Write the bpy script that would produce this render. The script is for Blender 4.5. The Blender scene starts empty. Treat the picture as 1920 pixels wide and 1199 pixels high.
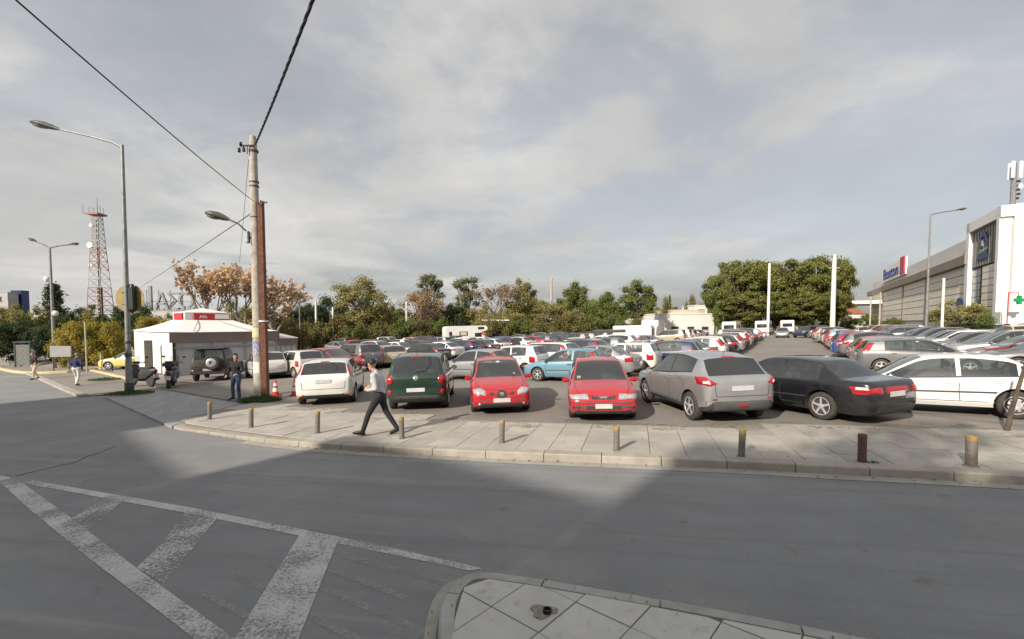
import bpy, bmesh, math, random
from mathutils import Vector, Matrix, Euler
from mathutils.bvhtree import BVHTree
random.seed(11)
S = bpy.context.scene
COL = S.collection
R = math.radians
PI = math.pi

# ------------------------------------------------------------------ camera, sky, sun, exposure
cam_data = bpy.data.cameras.new('camera')
cam = bpy.data.objects.new('camera', cam_data)
COL.objects.link(cam)
CAM_Z = 2.58
TILT = 2.56
FPX = 850.0
cam.location = (0, 0, CAM_Z)
cam.rotation_euler = (R(90 - TILT), 0, 0)
cam_data.sensor_width = 36
cam_data.lens = FPX / 1920 * 36
HOR = 605.0
CY = HOR + FPX * math.tan(R(TILT))
cam_data.shift_y = (CY - 599.5) / 1920
cam_data.clip_start = .05
cam_data.clip_end = 3000
S.camera = cam

SUN_EL = 29.5
SUN_AZ = 39.0                      # the direction in which shadows fall, degrees right of +Y
sd = Vector((math.sin(R(SUN_AZ)) * math.cos(R(SUN_EL)), math.cos(R(SUN_AZ)) * math.cos(R(SUN_EL)), -math.sin(R(SUN_EL))))
sun_data = bpy.data.lights.new('sun', 'SUN')
sun_data.energy = 3.5
sun_data.angle = R(.9)
sun_data.color = (1.0, .885, .75)
sun = bpy.data.objects.new('sun', sun_data)
COL.objects.link(sun)
sun.rotation_euler = sd.to_track_quat('-Z', 'Y').to_euler()
sun.location = (-30, -40, 40)

W = bpy.data.worlds.new('World')
S.world = W
W.use_nodes = True
wn, wl = W.node_tree.nodes, W.node_tree.links
wn.clear()
def wnode(t, **k):
    n = wn.new(t)
    for a, b in k.items(): setattr(n, a, b)
    return n
wout = wnode('ShaderNodeOutputWorld')
wbg = wnode('ShaderNodeBackground')
wl.new(wbg.outputs[0], wout.inputs[0])
sky = wnode('ShaderNodeTexSky', sky_type='NISHITA')
sky.sun_disc = False
sky.sun_elevation = R(SUN_EL)
sky.sun_rotation = R(180 + SUN_AZ)
sky.air_density = 1.0
sky.dust_density = 4.0
sky.ozone_density = 1.0
SKYS = .085
tc = wnode('ShaderNodeTexCoord')
sep = wnode('ShaderNodeSeparateXYZ')
wl.new(tc.outputs['Generated'], sep.inputs[0])
def wmath(op, a, b=None, clamp=False):
    n = wnode('ShaderNodeMath', operation=op, use_clamp=clamp)
    for i, v in enumerate((a, b)):
        if v is None: continue
        if isinstance(v, (int, float)): n.inputs[i].default_value = v
        else: wl.new(v, n.inputs[i])
    return n.outputs[0]
zz = wmath('ADD', wmath('MAXIMUM', sep.outputs[2], 0.0), .16)
cx_ = wmath('DIVIDE', sep.outputs[0], zz)
cy_ = wmath('DIVIDE', sep.outputs[1], zz)
cmb = wnode('ShaderNodeCombineXYZ')
wl.new(cx_, cmb.inputs[0]); wl.new(cy_, cmb.inputs[1])
def wnoise(scale, detail, rough, off, dist=0.0):
    mp = wnode('ShaderNodeMapping')
    mp.inputs['Location'].default_value = off
    wl.new(cmb.outputs[0], mp.inputs[0])
    n = wnode('ShaderNodeTexNoise')
    n.inputs['Scale'].default_value = scale
    n.inputs['Detail'].default_value = detail
    n.inputs['Roughness'].default_value = rough
    n.inputs['Distortion'].default_value = dist
    wl.new(mp.outputs[0], n.inputs['Vector'])
    return n.outputs['Fac']
def wramp(fac, pts):
    n = wnode('ShaderNodeValToRGB')
    el = n.color_ramp.elements
    while len(el) < len(pts): el.new(.5)
    for e, (p, c) in zip(el, pts):
        e.position = p
        e.color = (*c, 1) if len(c) == 3 else c
    wl.new(fac, n.inputs[0])
    return n.outputs[0]
big = wnoise(.42, 7, .56, (3.1, 7.7, 0), .25)
fine = wnoise(1.3, 7, .58, (1.2, .4, 0), .35)
cover = wmath('ADD', wmath('MULTIPLY', big, .62), wmath('MULTIPLY', fine, .40))
# more cloud to the left than to the right
cover = wmath('SUBTRACT', cover, wmath('MULTIPLY', cx_, .035))
cfac = wramp(cover, [(.42, (.42,) * 3), (.495, (.56,) * 3), (.54, (.88,) * 3), (.62, (1,) * 3)])
shade = wramp(wnoise(.9, 6, .58, (5.3, 2.2, 0), .3), [(.32, (.318, .315, .312)), (.50, (.375, .370, .361)), (.64, (.45, .441, .425))])
cloudc = wnode('ShaderNodeMix', data_type='RGBA', blend_type='MULTIPLY')
cloudc.inputs['Factor'].default_value = 1
wl.new(shade, cloudc.inputs[6])
cloudc.inputs[7].default_value = (1 / SKYS, 1 / SKYS, 1 / SKYS, 1)
mixs = wnode('ShaderNodeMix', data_type='RGBA')
wl.new(cfac, mixs.inputs['Factor'])
hsv = wnode('ShaderNodeHueSaturation'); hsv.inputs['Saturation'].default_value = .62
wl.new(sky.outputs[0], hsv.inputs['Color']); wl.new(hsv.outputs[0], mixs.inputs[6])
wl.new(cloudc.outputs[2], mixs.inputs[7])
wl.new(mixs.outputs[2], wbg.inputs[0])
wbg.inputs[1].default_value = SKYS

S.view_settings.view_transform = 'Standard'
S.view_settings.look = 'None'
S.view_settings.exposure = .75
S.view_settings.gamma = 1
S.view_settings.use_curve_mapping = False
S.render.engine = 'CYCLES'
S.cycles.use_denoising = True
S.cycles.max_bounces = 6
S.cycles.transparent_max_bounces = 12
S.cycles.caustics_reflective = False
S.cycles.caustics_refractive = False

# ------------------------------------------------------------------ the lie of the land and picture <-> ground
GA, GB = .027, -.0135
def gz(x, y):
    x = max(-70, min(55, x)); y = max(-30, min(95, y))
    return GA * x + GB * (y - 10)
def ray(px, py):
    u = CY - py
    t = R(TILT)
    return px - 960, FPX * math.cos(t) + u * math.sin(t), u * math.cos(t) - FPX * math.sin(t)
def G(px, py, z=.12):
    """the ground point (x, y) seen at a pixel of the 1920 px photograph"""
    r, Y, Z = ray(px, py)
    k = (z - 10 * GB - CAM_Z) / (Z - GA * r - GB * Y)
    if k < 0 or k * Y > 95: k = 95 / Y
    for _ in range(50):
        if Z < 0: k = .5 * k + .5 * (gz(r * k, Y * k) + z - CAM_Z) / Z
    return Vector((r * k, Y * k))
def AT(px, py, Y):
    """the point at depth Y seen at a pixel"""
    r, YY, Z = ray(px, py)
    k = Y / YY
    return Vector((r * k, Y, CAM_Z + Z * k))

# ------------------------------------------------------------------ materials
MATS = {}
def mat(name, col, rough=.6, metal=0, var=0, vscale=4, bump=0, bscale=40, coat=0, spec=.5, col2=None, detail=6, spots=None, island=0, orand=0):
    """principled material; var mixes col with col2 by noise, spots = (scale, lo, hi, colour) adds stains"""
    m = bpy.data.materials.new(name)
    m.use_nodes = True
    n, l = m.node_tree.nodes, m.node_tree.links
    b = n['Principled BSDF']
    b.inputs['Base Color'].default_value = (*col, 1)
    b.inputs['Roughness'].default_value = rough
    b.inputs['Metallic'].default_value = metal
    b.inputs['Coat Weight'].default_value = coat
    b.inputs['Coat Roughness'].default_value = .06
    b.inputs['Specular IOR Level'].default_value = spec
    tcn = n.new('ShaderNodeTexCoord')
    src = tcn.outputs['Object']
    out = None
    if var:
        no = n.new('ShaderNodeTexNoise')
        no.inputs['Scale'].default_value = vscale
        no.inputs['Detail'].default_value = detail
        no.inputs['Roughness'].default_value = .62
        l.new(src, no.inputs['Vector'])
        rp = n.new('ShaderNodeValToRGB')
        c2 = col2 or tuple(c * (1 - var) for c in col)
        rp.color_ramp.elements[0].position = .36
        rp.color_ramp.elements[1].position = .64
        rp.color_ramp.elements[0].color = (*c2, 1)
        rp.color_ramp.elements[1].color = (*col, 1)
        l.new(no.outputs['Fac'], rp.inputs[0])
        out = rp.outputs[0]
    if island or orand:
        ge = n.new('ShaderNodeNewGeometry') if island else n.new('ShaderNodeObjectInfo')
        isl = island or orand
        hs = n.new('ShaderNodeMix'); hs.data_type = 'RGBA'; hs.blend_type = 'MULTIPLY'
        mr = n.new('ShaderNodeMapRange')
        mr.inputs[3].default_value = 1 - isl; mr.inputs[4].default_value = 1 + isl
        l.new(ge.outputs['Random Per Island' if island else 'Random'], mr.inputs[0])
        hs.inputs['Factor'].default_value = 1
        if out: l.new(out, hs.inputs[6])
        else: hs.inputs[6].default_value = (*col, 1)
        l.new(mr.outputs[0], hs.inputs[7])
        out = hs.outputs[2]
    for sp in (spots or []):
        no = n.new('ShaderNodeTexNoise')
        no.inputs['Scale'].default_value = sp[0]
        no.inputs['Detail'].default_value = 8
        no.inputs['Roughness'].default_value = .65
        if len(sp) > 4:
            mp = n.new('ShaderNodeMapping'); mp.vector_type = 'TEXTURE'; mp.inputs['Scale'].default_value = tuple(1 / q for q in sp[4])
            if len(sp) > 5: mp.inputs['Rotation'].default_value = (0, 0, R(sp[5]))
            l.new(src, mp.inputs[0]); l.new(mp.outputs[0], no.inputs['Vector'])
        else: l.new(src, no.inputs['Vector'])
        mr = n.new('ShaderNodeMapRange')
        mr.inputs[1].default_value = sp[1]; mr.inputs[2].default_value = sp[2]
        l.new(no.outputs['Fac'], mr.inputs[0])
        mx = n.new('ShaderNodeMix'); mx.data_type = 'RGBA'
        l.new(mr.outputs[0], mx.inputs['Factor'])
        if out: l.new(out, mx.inputs[6])
        else: mx.inputs[6].default_value = (*col, 1)
        mx.inputs[7].default_value = (*sp[3], 1)
        out = mx.outputs[2]
    if out: l.new(out, b.inputs['Base Color'])
    if bump:
        no = n.new('ShaderNodeTexNoise')
        no.inputs['Scale'].default_value = bscale
        no.inputs['Detail'].default_value = 5
        l.new(src, no.inputs['Vector'])
        bp = n.new('ShaderNodeBump')
        bp.inputs['Strength'].default_value = bump
        bp.inputs['Distance'].default_value = .02
        l.new(no.outputs['Fac'], bp.inputs['Height'])
        l.new(bp.outputs[0], b.inputs['Normal'])
    MATS[name] = m
    return m
M = lambda k: MATS[k]

def paint(name, col, metal=.0, rough=.32):
    """car paint: clear coat, a film of dust, dark trim on the inside of the shell"""
    m = mat(name, col, rough, metal, coat=1.0, spots=[(3.0, .48, .85, tuple(.8 * c + .022 for c in col))])
    n, l = m.node_tree.nodes, m.node_tree.links
    b = n['Principled BSDF']; o = n['Material Output']
    ge = n.new('ShaderNodeNewGeometry')
    tr = n.new('ShaderNodeBsdfDiffuse'); tr.inputs[0].default_value = (.10, .10, .10, 1)
    mx = n.new('ShaderNodeMixShader')
    l.new(ge.outputs['Backfacing'], mx.inputs[0]); l.new(b.outputs[0], mx.inputs[1]); l.new(tr.outputs[0], mx.inputs[2])
    l.new(mx.outputs[0], o.inputs[0])
    return m
def glass(name, tint, ior=1.5):
    m = bpy.data.materials.new(name); m.use_nodes = True
    n, l = m.node_tree.nodes, m.node_tree.links
    n.clear()
    o = n.new('ShaderNodeOutputMaterial')
    t = n.new('ShaderNodeBsdfTransparent'); t.inputs[0].default_value = (*tint, 1)
    g = n.new('ShaderNodeBsdfGlossy'); g.inputs['Roughness'].default_value = .03
    f = n.new('ShaderNodeFresnel'); f.inputs[0].default_value = ior
    ad = n.new('ShaderNodeMath'); ad.operation = 'MULTIPLY_ADD'; ad.inputs[1].default_value = 1.3; ad.inputs[2].default_value = .13
    ad.use_clamp = True
    mx = n.new('ShaderNodeMixShader')
    l.new(f.outputs[0], ad.inputs[0]); l.new(ad.outputs[0], mx.inputs[0]); l.new(t.outputs[0], mx.inputs[1]); l.new(g.outputs[0], mx.inputs[2])
    df = n.new('ShaderNodeBsdfDiffuse'); df.inputs[0].default_value = (.30, .36, .36, 1)
    m2 = n.new('ShaderNodeMixShader'); m2.inputs[0].default_value = .02
    l.new(mx.outputs[0], m2.inputs[1]); l.new(df.outputs[0], m2.inputs[2]); l.new(m2.outputs[0], o.inputs[0])
    MATS[name] = m
    return m

# ------------------------------------------------------------------ mesh builder
class MB:
    def __init__(s): s.v = []; s.f = []; s.m = []
    def add(s, vs, fs, m=0):
        o = len(s.v); s.v += [tuple(v) for v in vs]
        for f in fs: s.f.append(tuple(i + o for i in f)); s.m.append(m)
        return s
    def box(s, c, d, m=0, rz=0, rot=None, taper=None):
        """centre, full size; taper = (tx, ty) scale of the top face"""
        cx, cy, cz = c; x, y, z = d[0] / 2, d[1] / 2, d[2] / 2
        tx, ty = taper or (1, 1)
        vs = [Vector((-x, -y, -z)), Vector((x, -y, -z)), Vector((x, y, -z)), Vector((-x, y, -z)),
              Vector((-x * tx, -y * ty, z)), Vector((x * tx, -y * ty, z)), Vector((x * tx, y * ty, z)), Vector((-x * tx, y * ty, z))]
        q = rot.to_matrix() if rot else Matrix.Rotation(rz, 3, 'Z')
        vs = [q @ v + Vector(c) for v in vs]
        return s.add(vs, [(3, 2, 1, 0), (4, 5, 6, 7), (0, 1, 5, 4), (1, 2, 6, 5), (2, 3, 7, 6), (3, 0, 4, 7)], m)
    def rbox(s, c, d, r, m=0, rot=None):
        """box with chamfered edges"""
        bm = bmesh.new(); bmesh.ops.create_cube(bm, size=1)
        for v in bm.verts: v.co = Vector((v.co.x * d[0], v.co.y * d[1], v.co.z * d[2]))
        bmesh.ops.bevel(bm, geom=bm.edges[:], offset=r, segments=2, affect='EDGES')
        q = rot.to_matrix() if rot else Matrix.Identity(3)
        bm.verts.ensure_lookup_table()
        vs = [q @ v.co + Vector(c) for v in bm.verts]; fs = [[v.index for v in f.verts] for f in bm.faces]
        bm.free()
        return s.add(vs, fs, m)
    def tube(s, pts, rad, n=8, m=0, cap=True):
        """tube through points; rad one number or one for each point"""
        pts = [Vector(p) for p in pts]
        rs = rad if isinstance(rad, (list, tuple)) else [rad] * len(pts)
        vs = []; up = None
        for i, p in enumerate(pts):
            d = (pts[min(i + 1, len(pts) - 1)] - pts[max(i - 1, 0)])
            d = d.normalized() if d.length > 1e-9 else Vector((0, 0, 1))
            a = d.orthogonal().normalized() if up is None else (up - up.dot(d) * d)
            a = a.normalized() if a.length > 1e-6 else d.orthogonal().normalized()
            up = a; b = d.cross(a)
            for k in range(n):
                t = 2 * PI * k / n
                vs.append(p + (a * math.cos(t) + b * math.sin(t)) * rs[i])
        fs = []
        for i in range(len(pts) - 1):
            for k in range(n):
                k2 = (k + 1) % n
                fs.append((i * n + k, i * n + k2, (i + 1) * n + k2, (i + 1) * n + k))
        if cap:
            fs.append(tuple(range(n - 1, -1, -1))); fs.append(tuple((len(pts) - 1) * n + k for k in range(n)))
        return s.add(vs, fs, m)
    def lathe(s, prof, c=(0, 0, 0), axis='Z', n=16, m=0, sx=1, sy=1):
        vs = []; fs = []
        for r, h in prof:
            for k in range(n):
                t = 2 * PI * k / n
                a, b = r * math.cos(t) * sx, r * math.sin(t) * sy
                p = {'Z': (a, b, h), 'X': (h, a, b), 'Y': (b, h, a)}[axis]
                vs.append((p[0] + c[0], p[1] + c[1], p[2] + c[2]))
        for i in range(len(prof) - 1):
            for k in range(n):
                k2 = (k + 1) % n
                fs.append((i * n + k, i * n + k2, (i + 1) * n + k2, (i + 1) * n + k))
        if prof[0][0] > 1e-4: fs.append(tuple(range(n - 1, -1, -1)))
        if prof[-1][0] > 1e-4: fs.append(tuple((len(prof) - 1) * n + k for k in range(n)))
        return s.add(vs, fs, m)
    def prism(s, poly, z0, z1, m=0, fz=None, bottom=True):
        """polygon (counter-clockwise, xy) pulled up; fz(x, y) is added to both heights"""
        n = len(poly); f = fz or (lambda x, y: 0)
        vs = [(p[0], p[1], z0 + f(p[0], p[1])) for p in poly] + [(p[0], p[1], z1 + f(p[0], p[1])) for p in poly]
        fs = [tuple(range(n, 2 * n))] + ([tuple(range(n - 1, -1, -1))] if bottom else [])
        fs += [(i, (i + 1) % n, n + (i + 1) % n, n + i) for i in range(n)]
        return s.add(vs, fs, m)
    def mesh(s, name, mats, smooth=False, ang=35):
        me = bpy.data.meshes.new(name)
        me.from_pydata([tuple(v) for v in s.v], [], s.f)
        for k in mats: me.materials.append(M(k) if isinstance(k, str) else k)
        me.polygons.foreach_set('material_index', s.m)
        if smooth:
            me.polygons.foreach_set('use_smooth', [True] * len(me.polygons))
            me.set_sharp_from_angle(angle=R(ang))
        me.update()
        return me
    def build(s, name, mats, parent=None, smooth=False, loc=None, ang=35):
        if isinstance(mats, str) or not isinstance(mats, (list, tuple)): mats = [mats]
        o = bpy.data.objects.new(name, s.mesh(name, mats, smooth, ang))
        COL.objects.link(o)
        if parent: o.parent = parent
        if loc: o.location = loc
        return o
def link(name, me, parent=None, loc=None, rz=None):
    o = bpy.data.objects.new(name, me); COL.objects.link(o)
    if parent: o.parent = parent
    if loc: o.location = loc
    if rz is not None: o.rotation_euler = (0, 0, rz)
    return o
def tag(o, label=None, cat=None, group=None, kind=None):
    if label: o['label'] = label
    if cat: o['category'] = cat
    if group: o['group'] = group
    if kind: o['kind'] = kind
    return o
def empty(name, loc=(0, 0, 0), rz=0, label=None, cat=None, group=None):
    o = bpy.data.objects.new(name, None); COL.objects.link(o)
    o.empty_display_size = .3
    o.location = loc; o.rotation_euler = (0, 0, rz)
    return tag(o, label, cat, group)
def clip_poly(subj, clip):
    """Sutherland-Hodgman: subject polygon cut by a convex counter-clockwise polygon"""
    out = list(subj)
    for i in range(len(clip)):
        a, b = clip[i], clip[(i + 1) % len(clip)]
        inp, out = out, []
        if not inp: break
        side = lambda p: (b[0] - a[0]) * (p[1] - a[1]) - (b[1] - a[1]) * (p[0] - a[0])
        for j in range(len(inp)):
            p, q = inp[j], inp[(j + 1) % len(inp)]
            sp, sq = side(p), side(q)
            if sp >= 0: out.append(p)
            if (sp >= 0) != (sq >= 0):
                t = sp / (sp - sq)
                out.append((p[0] + (q[0] - p[0]) * t, p[1] + (q[1] - p[1]) * t))
    return out
def area(p): return .5 * sum(p[i][0] * p[(i + 1) % len(p)][1] - p[(i + 1) % len(p)][0] * p[i][1] for i in range(len(p)))
def ordinal(n):
    w = ['first', 'second', 'third', 'fourth', 'fifth', 'sixth', 'seventh', 'eighth', 'ninth', 'tenth', 'eleventh', 'twelfth', 'thirteenth',
         'fourteenth', 'fifteenth', 'sixteenth', 'seventeenth', 'eighteenth', 'nineteenth', 'twentieth']
    return w[n] if n < 20 else 'twenty-' + w[n - 20]
# ------------------------------------------------------------------ ground materials
mat('asphalt', (.222, .230, .242), .82, var=.22, vscale=.45, bump=.35, bscale=90,
    spots=[(1.1, .50, .80, (.165, .166, .17), (.35, 2.2, 1), -12), (.32, .52, .72, (.275, .268, .25)), (38, .60, .78, (.31, .31, .30)), (55, .60, .75, (.12, .12, .12)), (2.6, .62, .70, (.15, .15, .15)), (1.0, .54, .72, (.155, .158, .165), (.10, 3.2, 1), -11), (1.0, .58, .75, (.29, .285, .275), (.07, 2.3, 1), -12), (140, .55, .75, (.33, .33, .32))])
mat('asphalt_lot', (.235, .215, .195), .88, var=.20, vscale=.35, bump=.3, bscale=80,
    spots=[(1.4, .55, .75, (.16, .148, .138)), (45, .60, .8, (.30, .29, .28)), (.6, .60, .7, (.28, .26, .235))])
mat('earth', (.16, .135, .09), .95, var=.4, vscale=.3, bump=.5, bscale=6)
mat('mortar', (.25, .23, .205), .95, var=.3, vscale=8)
mat('slab', (.40, .38, .342), .85, var=.16, vscale=2.2, bump=.25, bscale=60, orand=.13,
    spots=[(1.3, .54, .74, (.30, .28, .25)), (9, .60, .74, (.25, .23, .2)), (26, .64, .74, (.13, .12, .11)), (.5, .5, .62, (.33, .315, .29))])
mat('tile', (.50, .495, .465), .8, var=.14, vscale=3, bump=.2, bscale=70, orand=.07,
    spots=[(2.2, .56, .78, (.38, .375, .35)), (7, .60, .72, (.33, .31, .28)), (20, .66, .76, (.17, .16, .15))])
mat('kerb', (.385, .36, .315), .85, var=.22, vscale=3, bump=.3, bscale=50, orand=.08, spots=[(2.0, .55, .75, (.30, .26, .20)), (18, .64, .76, (.2, .18, .15))])
mat('kerb_grey', (.37, .375, .36), .85, var=.2, vscale=4, bump=.3, bscale=50, orand=.06, spots=[(3, .55, .75, (.27, .25, .21))])
mat('kerb_yellow', (.62, .47, .16), .75, var=.4, vscale=5, col2=(.5, .45, .36))
mat('gutter', (.36, .345, .31), .88, var=.2, vscale=2.5, bump=.2, bscale=60, spots=[(1.5, .52, .72, (.24, .225, .2))])
mat('driveway', (.30, .305, .31), .85, var=.18, vscale=1.6, bump=.25, bscale=50, spots=[(1.2, .55, .75, (.40, .40, .39), (2.5, .4, 1), 20)])
mat('rubble', (.33, .30, .26), .95, var=.5, vscale=30, bump=.8, bscale=50)
# worn road paint: real paint with holes where the asphalt shows
def worn(name, col, lo, hi, sc=22):
    m = mat(name, col, .7, var=.18, vscale=6)
    n, l = m.node_tree.nodes, m.node_tree.links
    b, o = n['Principled BSDF'], n['Material Output']
    t = n.new('ShaderNodeTexCoord')
    a = n.new('ShaderNodeTexNoise'); a.inputs['Scale'].default_value = sc; a.inputs['Detail'].default_value = 9; a.inputs['Roughness'].default_value = .7
    c = n.new('ShaderNodeTexNoise'); c.inputs['Scale'].default_value = 1.6; c.inputs['Detail'].default_value = 4
    l.new(t.outputs['Object'], a.inputs['Vector']); l.new(t.outputs['Object'], c.inputs['Vector'])
    ad = n.new('ShaderNodeMath'); ad.operation = 'MULTIPLY_ADD'; ad.inputs[1].default_value = .6
    l.new(c.outputs['Fac'], ad.inputs[0]); l.new(a.outputs['Fac'], ad.inputs[2])
    r = n.new('ShaderNodeMapRange'); r.inputs[1].default_value = lo; r.inputs[2].default_value = hi
    l.new(ad.outputs[0], r.inputs[0])
    tr = n.new('ShaderNodeBsdfTransparent'); mx = n.new('ShaderNodeMixShader')
    l.new(r.outputs[0], mx.inputs[0]); l.new(tr.outputs[0], mx.inputs[1]); l.new(b.outputs[0], mx.inputs[2]); l.new(mx.outputs[0], o.inputs[0])
worn('road_paint', (.50, .51, .50), .62, .84, 34)
worn('road_paint_worn', (.50, .51, .50), .70, .90, 30)
worn('road_paint_ghost', (.33, .33, .315), .55, 1.05)

# ------------------------------------------------------------------ ground sheets
mb = MB()
xs, ys = [-900, -70, 55, 900], [-900, -30, 95, 900]
for j in range(4):
    for i in range(4): mb.v.append((xs[i], ys[j], gz(xs[i], ys[j]) - .05))
for j in range(3):
    for i in range(3): mb.f.append((j * 4 + i, j * 4 + i + 1, j * 4 + i + 5, j * 4 + i + 4)); mb.m.append(0)
tag(mb.build('ground', 'earth'), kind='structure')
def sheet(name, poly, dz, m, kind='structure', label=None):
    if area(poly) < 0: poly = poly[::-1]
    mb = MB()
    nP = len(poly)
    mb.add([(p[0], p[1], gz(p[0], p[1]) + dz) for p in poly] + [(p[0], p[1], gz(p[0], p[1]) - .04) for p in poly], [tuple(range(nP))] + ([(nP + i, nP + (i + 1) % nP, (i + 1) % nP, i) for i in range(nP)] if dz > .02 else []))
    bm = bmesh.new()
    me = mb.mesh(name, [m]); bm.from_mesh(me); bmesh.ops.triangulate(bm, faces=bm.faces[:], ngon_method='EAR_CLIP'); bm.to_mesh(me); bm.free()
    return tag(link(name, me), kind=kind, label=label)
def pix(pts, z=0.0): return [tuple(G(x, y, z)) for x, y in pts]

sheet('road', [(-69, -29), (54, -29), (54, 14), (20, 24), (-9, 24), (-26, 60), (-69, 60)], 0, 'asphalt')
# the kerb line along the car park: from the utility pole round the corner and along the road
KP = pix([(484, 752), (420, 769), (360, 785), (330, 795), (322, 801), (336, 807), (365, 811)], 0) + \
     pix([(410, 818), (470, 827), (560, 838), (650, 845), (760, 852), (860, 857), (960, 862), (1100, 868), (1240, 874), (1400, 881), (1560, 890), (1740, 899), (1920, 909), (2120, 920)], 0) + [(14.5, 5.0), (20, 3.8), (28, 2.2)]
def smooth_line(p, step):
    """Catmull-Rom through points, resampled at equal steps"""
    p = [Vector(q) for q in p]; out = []
    for i in range(len(p) - 1):
        a, b, c, d = p[max(i - 1, 0)], p[i], p[i + 1], p[min(i + 2, len(p) - 1)]
        n = max(2, int((c - b).length / .05))
        for k in range(n):
            t = k / n
            out.append(.5 * ((2 * b) + (c - a) * t + (2 * a - 5 * b + 4 * c - d) * t * t + (3 * b - a - 3 * c + d) * t ** 3))
    out.append(p[-1])
    res = [out[0]]; acc = 0
    for i in range(1, len(out)):
        acc += (out[i] - out[i - 1]).length
        if acc >= step: res.append(out[i]); acc = 0
    return res
def offs(line, d):
    """the line moved d metres to its left"""
    o = []
    for i, p in enumerate(line):
        t = (line[min(i + 1, len(line) - 1)] - line[max(i - 1, 0)]).normalized()
        o.append(p + Vector((-t.y, t.x)) * d)
    return o
KL = smooth_line(KP, .25)
BACK = pix([(484, 752), (560, 762), (640, 770), (760, 780), (880, 787), (1000, 792), (1150, 796), (1300, 799), (1450, 800), (1600, 801), (1760, 803), (1920, 806), (2120, 812)], .12) + [(15.5, 8.4), (21, 7.3), (29, 5.8)]
K_IN = offs(KL, .25)
far_edge = [(54, 2), (54, 94), (-9, 94), (-40, 94), (-46, 60), (-33, 39)]
lot_left = pix([(250, 712), (300, 728), (395, 745), (440, 752)], .1)
sheet('parking_lot', [tuple(p) for p in BACK] + [(54, 3), (54, 94), (-40, 94), (-44, 60), (-34, 38)] + lot_left, .11, 'asphalt_lot')
sheet('pavement', [tuple(p) for p in offs(KL, .16)] + [tuple(p) for p in BACK[::-1]], .104, 'mortar')
pav = bpy.data.objects['pavement']
# kerb stones
kerb = tag(bpy.data.objects.new('kerb', None), kind='structure'); COL.objects.link(kerb)
def kerb_stones(line, parent, m, per, w=.25, h=.135, drop=None, name='kerb_stone', gap=.007):
    i = 0
    while i + per < len(line):
        seg = line[i:i + per + 1]
        inn = offs(line, w)[i:i + per + 1]
        mb = MB(); n = len(seg); c = .018
        dz = random.uniform(-.004, .004)
        rows = []
        for k in range(n):
            a, b = seg[k], inn[k]
            if k == 0: a, b = a + (seg[1] - a).normalized() * gap, b + (seg[1] - seg[0]).normalized() * gap
            if k == n - 1: a, b = a - (a - seg[-2]).normalized() * gap, b - (seg[-1] - seg[-2]).normalized() * gap
            hh = h * (drop(i + k) if drop else 1) + dz
            z = gz(a.x, a.y)
            u = (b - a).normalized()
            rows.append([(a.x, a.y, z - .05), (a.x, a.y, z + hh - c), (a.x + u.x * c, a.y + u.y * c, z + hh), (b.x, b.y, z + hh + .002), (b.x, b.y, z - .05)])
        vs = [p for r in rows for p in r]
        fs = []
        for k in range(n - 1):
            for j in range(4): fs.append((k * 5 + j, (k + 1) * 5 + j, (k + 1) * 5 + j + 1, k * 5 + j + 1))
        fs.append((0, 1, 2, 3, 4)); fs.append(tuple((n - 1) * 5 + j for j in (4, 3, 2, 1, 0)))
        mb.add(vs, fs).build(name, m, parent)
        i += per
kerb_stones(KL, kerb, 'kerb', 4, drop=lambda i: max(.35, min(1, (i - 4) / 40)))
# gutter strip along the kerb
ga, gb = offs(KL, .02), offs(KL, -.26)
sheet('gutter', [tuple(p) for p in ga[30:]] + [tuple(p) for p in gb[30:][::-1]], .006, 'gutter')
# paving slabs
clip = [tuple(p) for p in K_IN[::3]]
cp = [clip[0]]
clip_region = clip + [(60, 4.0), (60, 60), (-9.0, 60)]
ex = (Vector(KP[16]) - Vector(KP[9])).normalized(); ey = Vector((-ex.y, ex.x)); o0 = Vector(KP[13]) + ey * .26
def inside_back(p):
    for i in range(len(BACK) - 1):
        a, b = BACK[i], BACK[i + 1]
        if a[0] <= p.x <= b[0]:
            return p.y < a[1] + (b[1] - a[1]) * (p.x - a[0]) / (b[0] - a[0])
    return False
def convex_part(pts):
    """lower hull, so the clip stays convex"""
    h = []
    for p in pts:
        while len(h) >= 2 and (h[-1][0] - h[-2][0]) * (p[1] - h[-2][1]) - (h[-1][1] - h[-2][1]) * (p[0] - h[-2][0]) <= 0: h.pop()
        h.append(p)
    return h
low = convex_part(sorted(clip, key=lambda p: p[0]))
low = [p for p in low]
clip_region = low + [(low[-1][0], 60), (low[0][0], 60)]
SL = .62
for i in range(-24, 40):
    for j in range(-14, 14):
        c = o0 + ex * (i + .5) * SL + ey * (j + .5) * SL
        if not (-11 < c.x < 19) or not inside_back(c): continue
        q = [o0 + ex * (i * SL + a) + ey * (j * SL + b) for a, b in ((.006, .006), (SL - .006, .006), (SL - .006, SL - .006), (.006, SL - .006))]
        q = clip_poly([tuple(p) for p in q], clip_region)
        if len(q) < 3 or area(q) < .03: continue
        dz = random.uniform(-.004, .004); tx, ty = random.uniform(-.006, .006), random.uniform(-.006, .006)
        MB().prism(q, .06, .122 + dz, fz=lambda x, y: gz(x, y) + (x - c.x) * tx + (y - c.y) * ty, bottom=False).build('slab', 'slab', pav)
# driveway between the road and the car park
sheet('driveway', pix([(322, 800), (360, 784), (420, 768), (484, 751), (440, 751), (395, 745), (300, 728), (246, 738), (196, 744)], 0.06), .055, 'driveway')
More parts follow.
